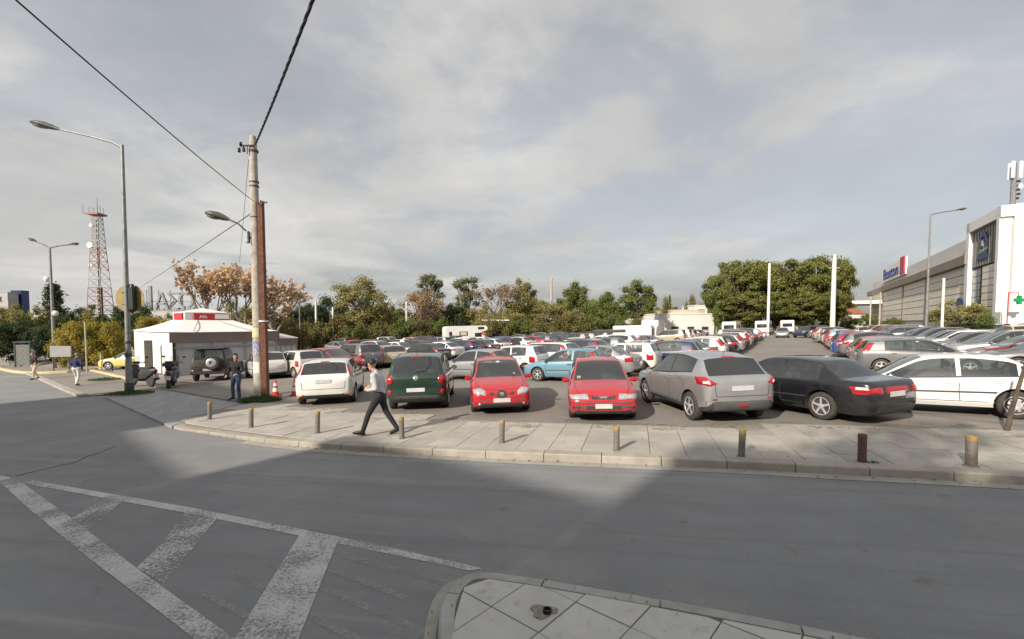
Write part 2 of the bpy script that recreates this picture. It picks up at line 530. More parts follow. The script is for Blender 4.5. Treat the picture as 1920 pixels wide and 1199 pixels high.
# the pavement by the lamp post on the far corner, its pale edging and the yellow kerbs beyond
cp_ = pix([(78, 707), (166, 742), (246, 738), (300, 728), (250, 712), (174, 696), (120, 700)], .05)
sheet('corner_pavement', cp_, .05, 'asphalt_lot')
def strip(name, pts, w, h, m, lay=0.0):
    ln = smooth_line([Vector(G(x, y, 0)) for x, y in pts], .5)
    k = tag(bpy.data.objects.new(name, None), kind='structure'); COL.objects.link(k)
    kerb_stones(ln, k, m, 3, w=w, h=h)
strip('edging_kerb', [(166, 744), (120, 726), (78, 708), (50, 698)], .32, .10, 'slab')
strip('yellow_kerb', [(240, 692), (180, 694), (118, 700), (30, 700), (-40, 686), (-120, 676)][::-1], .25, .16, 'kerb_yellow')
strip('corner_kerb', [(250, 718), (205, 706), (168, 697)][::-1], .25, .14, 'kerb_yellow')
sheet('verge', pix([(250, 690), (180, 692), (118, 697), (30, 697), (-40, 684), (-160, 672), (-160, 640), (250, 645)], .05), .06, 'rubble')

# ------------------------------------------------------------------ traffic island in the foreground
IP = pix([(836, 1330), (826, 1260), (822, 1200), (824, 1150), (836, 1112), (858, 1086), (896, 1072), (960, 1077), (1100, 1099), (1300, 1134), (1500, 1172), (1700, 1212), (1900, 1255), (2300, 1350)], .12)
IL = smooth_line(IP[::-1], .1)
IL = IL[::-1]
island = sheet('traffic_island', [tuple(p) for p in offs(IL, -.06)] + [(6, -1), (-.5, -1)], .105, 'mortar')
ik = tag(bpy.data.objects.new('island_kerb', None), kind='structure'); COL.objects.link(ik)
kerb_stones(IL[::-1], ik, 'kerb_grey', 9, w=.125, h=.125)
inner = [tuple(p) for p in offs(IL, -.135)][::4]
inner_poly = inner + [(6, -1), (-.4, -1)]
if area(inner_poly) < 0: inner_poly = inner_poly[::-1]
def hull(pts):
    pts = sorted(set(pts)); out = []
    for seq in (pts, pts[::-1]):
        h = []
        for p in seq:
            while len(h) >= 2 and (h[-1][0] - h[-2][0]) * (p[1] - h[-2][1]) - (h[-1][1] - h[-2][1]) * (p[0] - h[-2][0]) <= 0: h.pop()
            h.append(p)
        out += h[:-1]
    return out
inner_poly = hull(inner_poly)
ta, tb, tcn_ = Vector(G(993.7, 1089.7)), Vector(G(1081, 1130)), Vector(G(931.8, 1140.7))
ux = (tb - ta).normalized(); uy = Vector((-ux.y, ux.x)); TS = .505
hole_c = Vector(G(1026, 1151))
for i in range(-3, 14):
    for j in range(-9, 4):
        q = [ta + ux * (i * TS + a) + uy * (j * TS + b) for a, b in ((.006, .006), (TS - .006, .006), (TS - .006, TS - .006), (.006, TS - .006))]
        q = clip_poly([tuple(p) for p in q], inner_poly)
        if len(q) < 3 or area(q) < .006: continue
        if not any(p[1] > 1.2 for p in q): continue
        dz = random.uniform(-.003, .003)
        MB().prism(q, .06, .122 + dz, fz=gz, bottom=False).build('paving_tile', 'tile', island)
# broken mortar collar and the stump of a cut-off post
mb = MB()
z0 = gz(*hole_c) + .127
rim = [hole_c + Vector((math.cos(t), math.sin(t) * .8)) * (.105 + .025 * math.sin(3 * t + 1) + random.uniform(-.012, .012)) + Vector((-.03, .02)) for t in [2 * PI * k / 18 for k in range(18)]]
mb.prism([tuple(p) for p in rim], -.05, .006, fz=lambda x, y: z0)
mb.build('mortar_patch', 'rubble', island)
mat('black_iron', (.025, .024, .024), .5, .6)
MB().lathe([(.036, -.02), (.036, .03), (.026, .03), (.026, .0), (0, .0)], (hole_c.x, hole_c.y, z0 + .004), n=16).build('post_stump', 'black_iron', island)
# concrete apron round the nose of the island
nose = [p for p in IL if p.x < .45]
apron = [tuple(p) for p in offs(nose, .02)]
outer = [tuple(p + (p - Vector((.75, 2.0))).normalized() * w) for p, w in zip(nose, [.0 + .20 * min(1, max(0, (1 - i / len(nose)) * 2.2)) for i in range(len(nose))])]
sheet('island_apron', apron + outer[::-1], .007, 'gutter')
lane = [p for p in IL if p.x > .2]
sheet('island_gutter', [tuple(p) for p in offs(lane, -.01)] + [tuple(p) for p in offs(lane, .085)][::-1], .006, 'gutter')

# ------------------------------------------------------------------ road markings
marks = tag(bpy.data.objects.new('road_marking', None), kind='structure'); COL.objects.link(marks)
def mark(pts, m='road_paint', dz=.005):
    p = pix(pts, 0)
    if area(p) < 0: p = p[::-1]
    mb = MB(); n = len(p)
    mb.add([(a[0], a[1], gz(*a) + dz) for a in p], [tuple(range(n))])
    mb.build('painted_line', m, marks)
mark([(-60, 884), (8, 893), (40, 905), (120, 962), (240, 1054), (330, 1120), (440, 1199), (540, 1275), (480, 1300), (365, 1199), (262, 1120), (170, 1050), (60, 960), (0, 905), (-60, 895)])
mark([(50, 899), (70, 903), (180, 922), (350, 951), (600, 1000), (760, 1034), (905, 1067), (880, 1071), (760, 1046), (600, 1013), (350, 963), (180, 932), (38, 906)])
mark([(204, 930), (236, 936), (162, 997), (146, 990), (196, 951), (138, 988), (126, 978), (190, 940)], 'road_paint_worn', .008)
mark([(352, 958), (410, 970), (308, 1096), (256, 1066), (300, 1024), (330, 985)], 'road_paint_worn', .008)
mark([(562, 1004), (632, 1019), (560, 1199), (500, 1330), (380, 1330), (440, 1199)], 'road_paint', .008)
for a, b, w in (((640, 1036), (860, 1098), 9), ((618, 1062), (765, 1118), 10), ((590, 1090), (770, 1168), 12), ((440, 1074), (560, 1130), 12), ((380, 1104), (520, 1180), 13), ((585, 1150), (760, 1235), 14), ((490, 1050), (560, 1078), 9)):
    mark([a, b, (b[0] - 4, b[1] + w), (a[0] - 4, a[1] + w)], 'road_paint_ghost', .0035)
# crack sealed along the joint of the side street
crk = [G(x + random.uniform(-2, 2), y, 0) for x, y in ((30, 893), (70, 884), (96, 878), (118, 872), (140, 868), (165, 856), (190, 848), (214, 838))]
mb = MB()
for i in range(len(crk) - 1):
    a, b = crk[i], crk[i + 1]; n = Vector((-(b - a).y, (b - a).x)).normalized() * random.uniform(.012, .03)
    mb.add([(p.x, p.y, gz(p.x, p.y) + .0045) for p in (a - n, b - n, b + n, a + n)], [(0, 1, 2, 3)])
mat('crack', (.06, .06, .06), .95)
mb.build('tar_crack', 'crack', marks)
# ------------------------------------------------------------------ car materials
mat('plastic_black', (.03, .03, .032), .55, var=.3, vscale=8, col2=(.05, .048, .045))
mat('plastic_grey', (.085, .085, .088), .6, var=.2, vscale=6)
mat('rubber', (.028, .027, .026), .85, var=.4, vscale=14, col2=(.06, .055, .05), bump=.2, bscale=60)
mat('rim_alloy', (.68, .69, .70), .4, .5, var=.25, vscale=10)
mat('rim_steel', (.55, .56, .57), .45, .4, var=.3, vscale=10)
mat('lamp_red', (.36, .010, .016), .18, coat=.8, spec=.6)
mat('lamp_clear', (.62, .64, .66), .12, .35, var=.5, vscale=26, col2=(.30, .31, .32), coat=1)
mat('lamp_amber', (.75, .25, .03), .2, coat=.8)
mat('lamp_white', (.75, .72, .70), .2, coat=.8)
mat('plate', (.56, .56, .56), .6, var=.12, vscale=5, detail=1)
mat('chrome', (.7, .71, .72), .18, 1)
mat('seat_cloth', (.07, .07, .075), .9, var=.3, vscale=10)
mat('sticker', (.72, .78, .74), .5)
glass('car_glass', (.70, .79, .78))
glass('car_glass_tint', (.18, .19, .20))
mat('car_glass_dark', (.022, .026, .028), .05, coat=.3, spec=.9)
PAINTS = dict(white=((.72, .72, .70), 0), offwhite=((.60, .58, .53), 0), silver=((.42, .43, .44), .6), grey=((.21, .215, .22), .5), black=((.008, .009, .012), 0),
              darkblue=((.015, .024, .07), .15), blue=((.03, .08, .28), .1), lightblue=((.17, .33, .43), .25), teal=((.045, .10, .12), .25), green=((.010, .034, .022), .2),
              red=((.43, .012, .022), 0), darkred=((.17, .012, .015), .1), beige=((.42, .37, .27), .2), yellow=((.66, .55, .20), 0), orange=((.55, .16, .05), 0), olive=((.05, .062, .045), 0))
for k, (c, mt) in PAINTS.items(): paint('paint_' + k, c, mt)

def pchip(pts):
    xs = [p[0] for p in pts]; ys = [p[1] for p in pts]; n = len(xs)
    h = [xs[i + 1] - xs[i] for i in range(n - 1)]; d = [(ys[i + 1] - ys[i]) / h[i] for i in range(n - 1)]
    m = [d[0]] + [0 if d[i - 1] * d[i] <= 0 else 2 * d[i - 1] * d[i] / (d[i - 1] + d[i]) for i in range(1, n - 1)] + [d[-1]]
    def f(x):
        if x <= xs[0]: return ys[0]
        if x >= xs[-1]: return ys[-1]
        i = max(j for j in range(n - 1) if xs[j] <= x)
        t = (x - xs[i]) / h[i]
        return (ys[i] * (1 + 2 * t) * (1 - t) ** 2 + h[i] * m[i] * t * (1 - t) ** 2 + ys[i + 1] * t * t * (3 - 2 * t) + h[i] * m[i + 1] * t * t * (t - 1))
    return f

def eval_mesh(o):
    dg = bpy.context.evaluated_depsgraph_get(); dg.update()
    return bpy.data.meshes.new_from_object(o.evaluated_get(dg))

class Car:
    """one kind of car: a lofted shell cut by its wheel arches and split into panels and panes; lamps and trim are laid on the shell.
    local axes: nose at +Y, right side +X, wheels on z = 0"""
    def __init__(s, L, W, H, cowl=1.02, cz=.93, rf=1.85, rr=3.7, rg=4.02, rgz=1.0, nose=.62, hood=.80, bz=(.84, .90, .95), deck=None, axf=.83, axr=None, wr=.31,
                 roofw=.72, zb=.19, tail=.84, doors=None, bp=2.45, cpil=None, clad=False, pillars='b', rdrop=.05, front=(.70, .82, .90, .965), rear=(.76, .87, .93), tintrear=False, wagon=False, rim='rim_alloy', spokes=5, qwin=True):
        s.L, s.W, s.H, s.wr = L, W, H, wr
        s.axf, s.axr = axf, axr or L - .78
        s.parts = []                       # (name, mesh, slot names, parent index, loc)
        top = [(0, nose), (.03, nose + .05), (.12, nose + .10), (.42, hood), (cowl - .12, cz - .025), (cowl, cz), (cowl + (rf - cowl) * .5, cz + (H - .07 - cz) * .56), (rf, H - .06), (rf + .3, H - .012),
               (rf + .3 + (rr - rf - .3) * .4, H), (rr - .12, H - rdrop), (rr, H - rdrop - .035), (rr + (rg - rr) * .5, (H - rdrop - .035) * .47 + rgz * .53), (rg, rgz)]
        if deck: top += [(rg + .08, rgz - .012), (L - .16, deck), (L - .05, deck - .03), (L, tail)]
        else: top += [(max(rg + .03, L - .08), rgz - .03), (L - .025, (rgz + tail) / 2 - .02), (L, tail)]
        top = sorted(top)
        tp = [top[0]]
        for p in top[1:]:
            if p[0] - tp[-1][0] > .012: tp.append(p)
        s.top = pchip(tp)
        bl = [(0, nose - .04), (.12, nose + .055), (.45, hood - .055), (cowl, bz[0]), (2.4, bz[1]), (rr, bz[2])]
        if deck: bl += [(rg + .1, rgz - .035), (L - .15, deck - .03), (L, tail - .03)]
        else: bl += [(max(rr + .05, rg - .02), min(bz[2], rgz - .02)), (L - .06, rgz - .07), (L, tail - .03)]
        s.belt = pchip(bl)
        s.bot = pchip([(0, zb + .12), (.05, zb + .035), (.3, zb), (L - .45, zb), (L - .06, zb + .07), (L, zb + .17)])
        s.plan = pchip([(0, front[0]), (.05, front[1]), (.16, front[2]), (.42, front[3]), (.95, .995), (1.6, 1), (L - 1.2, 1), (L - .55, .975), (L - .2, rear[2]), (L - .07, rear[1]), (L, rear[0])])
        dl = doors or [cowl + .22, bp + .02, L - 1.02]
        s.doors = dl
        cpil = cpil or (rr - .25)
        s.cpil = cpil
        wins = []
        a0 = cowl + .16
        wins.append((a0, bp - .03))
        if len(dl) > 2 or True: wins.append((bp + .05, min(dl[-1] + .12, cpil) if qwin else cpil))
        if qwin and cpil - wins[-1][1] > .22: wins.append((wins[-1][1] + .06, cpil))
        s.wins = wins
        sp = {0, .03, .07, .12, .2, .3, .42, .6, .8, cowl - .12, cowl, rf, rr, rg, L, L - .025, L - .07, L - .12, L - .2, L - .35, *dl, *[w for q in wins for w in q], *([L - .5] if deck else [])}
        t = cowl
        while t < rg: sp.add(t); t += .13
        ts = sorted(x for x in sp if 0 <= x <= L); st = [ts[0]]
        keep = {cowl, rf, rr, rg, *dl, *[w for q in wins for w in q]}
        for x in ts[1:]:
            if x - st[-1] < .022 and x not in keep and x != L: continue
            if x - st[-1] < .012: 
                if x in keep and st[-1] not in keep: st[-1] = x
                elif x == L: st[-1] = x
                continue
            st.append(x)
        hmax = H - bz[1]
        def sect(t):
            zb_, be, tp_ = s.bot(t), s.belt(t), s.top(t)
            tp_ = max(tp_, be + .012)
            w = W / 2 * s.plan(t)
            g = max(0, min(1, (tp_ - be - .05) / (hmax - .05)))
            wb = w * .945
            wr_ = wb * .93 * (1 - g) + W / 2 * roofw * (w / (W / 2)) * g
            re = be + (tp_ - be) * (.62 + .28 * g)
            pt = [(0, zb_), (.74 * w, zb_), (.925 * w, zb_ + .035), (.982 * w, zb_ + .13), (w, zb_ + .48 * (be - zb_)), (.994 * w, be - .15), (.975 * w, be - .05), (wb, be)]
            for k, bu in ((.09, 0), (.5, .014), (.93, .004)): pt.append((wb + (wr_ - wb) * k + bu * g, be + (re - be) * k))
            pt += [(wr_, re), (wr_ * .925, re + (tp_ - re) * .42), (wr_ * .74, tp_ - (tp_ - re) * .26), (wr_ * .4, tp_ - (tp_ - re) * .07), (0, tp_)]
            return pt
        rings = []
        for t in st:
            h = sect(t)
            rings.append([(x, L / 2 - t, z) for x, z in h] + [(-x, L / 2 - t, z) for x, z in h[-2:0:-1]])
        nn = len(rings[0]); mb = MB(); half = 15
        mb.v = [p for r in rings for p in r]
        s.wkeys = {}
        for i in range(len(st) - 1):
            tm = (st[i] + st[i + 1]) / 2
            for k in range(nn):
                kk = k if k < half else nn - 1 - k
                side = 0 if k < half else 1
                m = 0
                if kk <= 1: m = 1
                elif clad and kk <= 2: m = 1
                elif kk >= 12 and cowl + .02 < tm < rf: m = 2
                elif kk >= 12 and rr < tm < rg: m = 3
                elif kk in (8, 9) and (kk == 9 or s.top(tm) - s.belt(tm) > .12):
                    for wi, (a, b) in enumerate(wins):
                        if a - 1e-6 < tm < b + 1e-6: m = 4 + wi * 2 + side
                    if m == 0 and wins[0][0] < tm < wins[-1][1]: m = 1 if pillars == 'b' else 0
                elif kk in (7, 10) and wins[0][0] < tm < wins[-1][1]: m = 1 if (kk == 7 or pillars == 'b') else 0
                elif 3 <= kk <= 6:
                    for di in range(len(dl) - 1):
                        if dl[di] < tm < dl[di + 1]: m = 20 + di * 2 + side
                k2 = (k + 1) % nn
                mb.f.append((i * nn + k, i * nn + k2, (i + 1) * nn + k2, (i + 1) * nn + k)); mb.m.append(m)
        for e, ring in ((0, 0), (1, len(st) - 1)):
            c = len(mb.v)
            zs = [mb.v[ring * nn + k][2] for k in range(nn)]
            mb.v.append((0, mb.v[ring * nn][1] + (.012 if e == 0 else -.012), (min(zs) + max(zs)) / 2))
            for k in range(nn):
                a, b = ring * nn + k, ring * nn + (k + 1) % nn
                mb.f.append((b, a, c) if e == 0 else (a, b, c)); mb.m.append(0)
        me = bpy.data.meshes.new('shell')
        me.from_pydata(mb.v, [], mb.f)
        for _ in range(32): me.materials.append(M('plastic_black'))
        me.polygons.foreach_set('material_index', mb.m); me.update()
        bm = bmesh.new(); bm.from_mesh(me); bmesh.ops.recalc_face_normals(bm, faces=bm.faces[:]); bm.to_mesh(me); bm.free()
        o = link('shell', me); cuts = []
        cu = MB()
        for t in (s.axf, s.axr):
            for sx in (-1, 1):
                cu.lathe([(wr + .055, 0), (wr + .055, .30)], (W / 2 - .24 if sx > 0 else -W / 2 - .06, L / 2 - t, wr + .005), axis='X', n=28, m=1)
        co = cu.build('cutter', ['plastic_black', 'plastic_black'])
        bm = bmesh.new(); bm.from_mesh(co.data); bmesh.ops.recalc_face_normals(bm, faces=bm.faces[:]); bm.to_mesh(co.data); bm.free()
        md = o.modifiers.new('b', 'BOOLEAN'); md.object = co; md.operation = 'DIFFERENCE'; md.solver = 'EXACT'
        em = eval_mesh(o)
        if len(em.polygons) < 300: em = me
        s.bvh = BVHTree.FromPolygons([v.co.copy() for v in em.vertices], [tuple(p.vertices) for p in em.polygons])
        groups = {}
        for p in em.polygons: groups.setdefault(p.material_index, []).append(p)
        def sub(idx, name, slots, fm=None):
            ps = [p for i in idx for p in groups.get(i, [])]
            if not ps: return None
            vm = {}; vs = []; fs = []; ms = []
            for p in ps:
                f = []
                for vi in p.vertices:
                    if vi not in vm: vm[vi] = len(vs); vs.append(tuple(em.vertices[vi].co))
                    f.append(vm[vi])
                fs.append(f); ms.append(0 if fm is None else fm(p.material_index))
            b = MB(); b.v = vs; b.f = fs; b.m = ms
            return s.part(name, b, slots, smooth=True, ang=42)
        s.body = sub([0, 1], 'body', ['paint', 'plastic_black'], lambda i: i)
        for di in range(len(dl) - 1):
            for side in (0, 1): sub([20 + di * 2 + side], 'door', ['paint'])
        sub([2], 'windscreen', ['car_glass']); sub([3], 'rear_window', ['car_glass_tint' if tintrear else 'car_glass'])
        for wi in range(len(wins)):
            for side in (0, 1): sub([4 + wi * 2 + side], 'side_window', ['car_glass_tint' if (tintrear and wi > 0) else 'car_glass'])
        for q in (o, co): bpy.data.objects.remove(q)
        # wheels
        b = MB(); w_ = .195; r = wr
        b.lathe([(r * .60, -w_ / 2 + .012), (r * .66, -w_ / 2), (r * .93, -w_ / 2 + .006), (r, -w_ / 2 + .03), (r, w_ / 2 - .03), (r * .93, w_ / 2 - .006), (r * .66, w_ / 2), (r * .60, w_ / 2 - .012)], axis='X', n=26)
        tm_ = b.mesh('tyre', ['rubber'], True, 50)
        b = MB()
        rr_ = r * .655
        b.lathe([(rr_, -.08), (rr_, .098), (rr_ * .93, .100), (rr_ * .88, .075), (rr_ * .86, .02), (.02, .02)], axis='X', n=26, m=0)
        b.lathe([(rr_ * .86, .022), (.03, .022)], axis='X', n=26, m=1)
        if spokes:
            for k in range(spokes):
                a = 2 * PI * k / spokes
                q = Euler((a, 0, 0))
                b.box(q.to_matrix() @ Vector((.068, 0, rr_ * .47)), (.045, .055 if spokes == 5 else .03, rr_ * .92), 0, rot=q, taper=(1, .8))
            b.lathe([(.055, .03), (.055, .097), (.03, .103), (0, .103)], axis='X', n=14)
        else:
            b.lathe([(rr_ * .88, .07), (rr_ * .7, .088), (rr_ * .35, .094), (.04, .09), (0, .09)], axis='X', n=26)
            for k in range(8):
                a = 2 * PI * k / 8; q = Euler((a, 0, 0))
                b.box(q.to_matrix() @ Vector((.088, 0, rr_ * .6)), (.012, .035, .045), 1, rot=q)
        rmesh = b.mesh('rim', [rim, 'plastic_black'], True, 40)
        for t in (s.axf, s.axr):
            for sx in (1, -1):
                i = s.raw('wheel', tm_, ['rubber'], None, (sx * (W / 2 - .115), L / 2 - t, wr), 0 if sx > 0 else PI)
                s.raw('rim', rmesh, [rim, 'plastic_black'], i)
    def raw(s, name, me, slots, par=None, loc=None, rz=0):
        s.parts.append((name, me, slots, par, loc, rz)); return len(s.parts) - 1
    def part(s, name, b, slots, par=None, smooth=True, ang=40):
        slots = [slots] if isinstance(slots, str) else slots
        return s.raw(name, b.mesh(name, [('paint_white' if k == 'paint' else k) for k in slots], smooth, ang), slots, par)
    def hit(s, a, z, yaw):
        """surface point met looking at the car from bearing yaw (0 the front, 90 its right side, 180 the rear); a metres to the right as seen on +X side of that axis"""
        d = Vector((-math.sin(R(yaw)), -math.cos(R(yaw)), 0)); rt = Vector((math.cos(R(yaw)), -math.sin(R(yaw)), 0))
        pv = Vector((0, 0, 0))
        if yaw < 60: pv.y = s.L / 2 - .3
        elif yaw > 120: pv.y = .3 - s.L / 2; rt = -rt
        o = pv + rt * a + Vector((0, 0, z)) - d * 8
        h = s.bvh.ray_cast(o, d)
        return (h[0], h[1], -d) if h[0] else (None, None, -d)
    def patch(s, out, yaw, off=.006, bulge=.012, rings=(1, .8, .45)):
        """a lens or plate with the given outline [(a, z)] laid on the surface"""
        n = len(out); cx = sum(p[0] for p in out) / n; cz = sum(p[1] for p in out) / n
        b = MB(); last = None
        def pt(a, z, o):
            h, nr, vd = s.hit(a, z, yaw)
            if h is None: return last or Vector((0, 0, -1))
            nr = nr if nr.dot(vd) > 0 else -nr
            return h + nr * o
        for ri, k in enumerate(rings):
            for p in out:
                last = pt(cx + (p[0] - cx) * k, cz + (p[1] - cz) * k, off + bulge * (1 - k * k)); b.v.append(tuple(last))
        c = len(b.v); b.v.append(tuple(pt(cx, cz, off + bulge)))
        base = len(b.v)
        for p in out: last = pt(p[0], p[1], -.01); b.v.append(tuple(last))
        for i in range(n):
            j = (i + 1) % n
            b.f.append((base + i, base + j, j, i))
            for ri in range(len(rings) - 1): b.f.append((ri * n + i, ri * n + j, (ri + 1) * n + j, (ri + 1) * n + i))
            b.f.append(((len(rings) - 1) * n + i, (len(rings) - 1) * n + j, c))
        b.m = [0] * len(b.f)
        # outward faces
        bm = bmesh.new(); vs = [bm.verts.new(v) for v in b.v]
        for f in b.f:
            try: bm.faces.new([vs[i] for i in f])
            except ValueError: pass
        bmesh.ops.recalc_face_normals(bm, faces=bm.faces[:])
        bm.verts.ensure_lookup_table(); bm.faces.ensure_lookup_table(); bm.verts.index_update()
        b2 = MB(); b2.add([v.co for v in bm.verts], [[v.index for v in f.verts] for f in bm.faces]); bm.free()
        return b2
    def lens(s, name, out, yaw, slots, off=.006, bulge=.012, mirror=True, par=None):
        out = rnd(out)
        b = s.patch(out, yaw, off, bulge)
        i = s.part(name, b, slots, par)
        if mirror:
            m = MB(); m.add([(-v[0], v[1], v[2]) for v in b.v], [f[::-1] for f in b.f])
            s.part(name, m, slots, par)
        return i
    def seams(s, mould=None, handle=.0):
        """door gaps, handles and mouldings on both sides"""
        L = s.L
        def ribbon(b, pts, w):
            pr = None
            for (t0, z0), (t1, z1) in zip(pts, pts[1:]):
                n = max(1, int(math.hypot(t1 - t0, z1 - z0) / .12)); dx, dz = t1 - t0, z1 - z0; ln = math.hypot(dx, dz) or 1
                px, pz = -dz / ln * w / 2, dx / ln * w / 2
                for k in range(n):
                    q = []
                    for f in (k / n, (k + 1) / n):
                        for sg in (-1, 1):
                            t, z = t0 + dx * f + px * sg, z0 + dz * f + pz * sg
                            h, nr, vd = s.hit(-(L / 2 - t), z, 90)
                            q.append(h + vd * .0035 if h else None)
                    if None in q: continue
                    b.add(q, [(0, 1, 3, 2)])
        b = MB()
        zlo = lambda t: s.bot(t) + .16; zhi = lambda t: s.belt(t) - .015
        for t in s.doors: ribbon(b, [(t, zlo(t)), (t - .02, (zlo(t) + zhi(t)) / 2), (t, zhi(t))], .014)
        ribbon(b, [(s.doors[0], zlo(s.doors[0])), (s.doors[-1], zlo(s.doors[-1]))], .014)
        for sg in (1, -1):
            m = MB(); m.add([(sg * v[0], v[1], v[2]) for v in b.v], b.f); s.part('door_gap', m, 'plastic_black')
        if mould:
            z, col = mould
            b = MB(); ribbon(b, [(s.doors[0] - .02, z), (s.doors[-1] + .02, z + .03)], .035)
            b.v = [(v[0] + .008, v[1], v[2]) for v in b.v]
            for sg in (1, -1):
                m = MB(); m.add([(sg * v[0], v[1], v[2]) for v in b.v], b.f); s.part('moulding', m, col)
        for t in s.doors[1:]:
            tt = t - .17; z = s.belt(tt) - .12
            h, nr, vd = s.hit(-(L / 2 - tt), z, 90)
            if h:
                for sg in (1, -1): s.part('door_handle', MB().rbox((sg * (h.x + .012), h.y, h.z), (.03, .17, .032), .008), 'paint' if not handle else 'plastic_black')
    def panel_gaps(s):
        """bonnet and tailgate gaps"""
        L, W2 = s.L, s.W / 2
        def lay(b, pts, w, cast):
            for (a0, b0), (a1, b1) in zip(pts, pts[1:]):
                n = max(1, int(math.hypot(a1 - a0, b1 - b0) / .1)); dx, dy = a1 - a0, b1 - b0; ln = math.hypot(dx, dy) or 1
                ox, oy = -dy / ln * w / 2, dx / ln * w / 2
                for k in range(n):
                    q = [cast(a0 + dx * f + ox * sg, b0 + dy * f + oy * sg) for f in (k / n, (k + 1) / n) for sg in (-1, 1)]
                    if None not in q: b.add(q, [(0, 1, 3, 2)])
        def down(x, t):
            h = s.bvh.ray_cast(Vector((x, L / 2 - t, 4)), Vector((0, 0, -1)))
            return h[0] + h[1] * (.003 if h[1].z > 0 else -.003) if h[0] else None
        def back(a, z):
            h, nr, vd = s.hit(a, z, 180)
            return h + vd * .004 if h else None
        tc_ = s.wins[0][0] - .2
        b = MB()
        lay(b, [(-W2 * .80, tc_), (-W2 * .78, .5), (-W2 * .66, .16), (0, .075), (W2 * .66, .16), (W2 * .78, .5), (W2 * .80, tc_)], .013, down)
        s.part('bonnet_gap', b, 'plastic_black')
        z1 = s.top(L - .12) - .04; z0_ = .55 if s.H < 1.6 else .66
        b = MB(); lay(b, [(-W2 * .74, z1), (-W2 * .70, z0_ + .02), (-W2 * .66, z0_), (W2 * .66, z0_), (W2 * .70, z0_ + .02), (W2 * .74, z1)], .013, back)
        s.part('tailgate_gap', b, 'plastic_black')
    def mirrors(s, slot='paint'):
        t = s.wins[0][0] + .06; z = s.belt(t) + .055; x = s.W / 2 * .97
        for sg in (1, -1):
            b = MB()
            b.rbox((sg * (x + .075), s.L / 2 - t, z), (.19, .10, .125), .035)
            b.box((sg * (x - .02), s.L / 2 - t, z - .03), (.06, .05, .04))
            i = s.part('door_mirror', b, slot)
            s.part('mirror_glass', MB().box((sg * (x + .078), s.L / 2 - t - .052, z), (.15, .006, .09)), 'chrome', i)
    def cabin(s, seatz=.5):
        L = s.L; t0 = s.wins[0][0]
        b = MB()
        b.rbox((0, L / 2 - t0 + .05, s.belt(t0) - .07), (s.W * .82, .42, .14), .04)
        b.box((0, 0, s.bot(2) + .13), (s.W * .84, L - 1.7, .05))
        s.part('dashboard', b, 'plastic_black')
        for x in (-.37, .37):
            b = MB(); y = L / 2 - (t0 + .98)
            b.rbox((x, y, seatz - .05), (.5, .5, .2), .06); b.rbox((x, y - .27, seatz + .24), (.48, .14, .6), .05, rot=Euler((R(14), 0, 0)))
            b.rbox((x, y - .36, seatz + .63), (.26, .09, .17), .035)
            s.part('seat', b, 'seat_cloth')
        b = MB(); y = L / 2 - (t0 + 1.85)
        b.rbox((0, y, seatz - .02), (s.W * .74, .46, .2), .06); b.rbox((0, y - .27, seatz + .25), (s.W * .74, .14, .56), .05, rot=Euler((R(16), 0, 0)))
        for x in (-.36, .36): b.rbox((x, y - .34, seatz + .6), (.25, .08, .14), .03)
        s.part('rear_bench', b, 'seat_cloth')
        b = MB(); c = Vector((-.37, L / 2 - (t0 + .42), s.belt(t0) + .0)); q = Euler((R(-28), 0, 0)).to_matrix()
        b.tube([c + q @ Vector((.18 * math.cos(a), 0, .18 * math.sin(a))) for a in [2 * PI * k / 16 for k in range(17)]], .014, 6)
        b.tube([c, c + q @ Vector((0, .2, -.02))], .03, 6); b.tube([c + q @ Vector((-.17, 0, 0)), c + q @ Vector((.17, 0, 0))], .016, 5)
        s.part('steering_wheel', b, 'plastic_black')
    def plate(s, yaw, z, w=.46, h=.11):
        b = s.patch(rnd([(-w / 2, z - h / 2), (w / 2, z - h / 2), (w / 2, z + h / 2), (-w / 2, z + h / 2)], .1), yaw, .0, 0, rings=(1, .5))
        ym = (max if yaw == 0 else min)(v[1] for v in b.v)
        e = .012 if yaw == 0 else -.012
        s.part('number_plate', MB().box((0, ym + e, z), (w, .012, h)), 'plate', smooth=False)
    def antenna(s, t):
        z = s.top(t)
        s.part('antenna', MB().tube([(0, s.L / 2 - t, z - .01), (0, s.L / 2 - t - .10, z + .19)], [.008, .004], 5), 'plastic_black')
    def wiper_rear(s, t, z):
        h, n, vd = s.hit(0, z, 180)
        if h: s.part('wiper', MB().tube([h + vd * .02, h + vd * .025 + Vector((.34, .02, .03))], .012, 5), 'plastic_black')
    def joined(s):
        """the same car as one mesh, for the far rows where no part can be made out"""
        if hasattr(s, '_j'): return s._j
        slots = []; b = MB()
        for name, me, sl, par, loc, rz in s.parts:
            if name in ('seat', 'rear_bench', 'steering_wheel', 'dashboard', 'mirror_glass', 'door_gap', 'bonnet_gap', 'tailgate_gap', 'wiper', 'antenna', 'sticker'): continue
            T = Matrix.Identity(4)
            ch = [(loc, rz)]
            if par is not None and s.parts[par][4]: ch.append((s.parts[par][4], s.parts[par][5]))
            for l_, r_ in ch:
                T = Matrix.Translation(l_ or (0, 0, 0)) @ Matrix.Rotation(r_, 4, 'Z') @ T
            o = len(b.v); b.v += [tuple(T @ v.co) for v in me.vertices]
            for p in me.polygons:
                k = sl[p.material_index] if p.material_index < len(sl) else sl[0]
                k = 'car_glass_dark' if k.startswith('car_glass') else k
                if k not in slots: slots.append(k)
                b.f.append(tuple(i + o for i in p.vertices)); b.m.append(slots.index(k))
        s._j = (b.mesh('car', [('paint_white' if k == 'paint' else k) for k in slots], True, 40), slots)
        return s._j
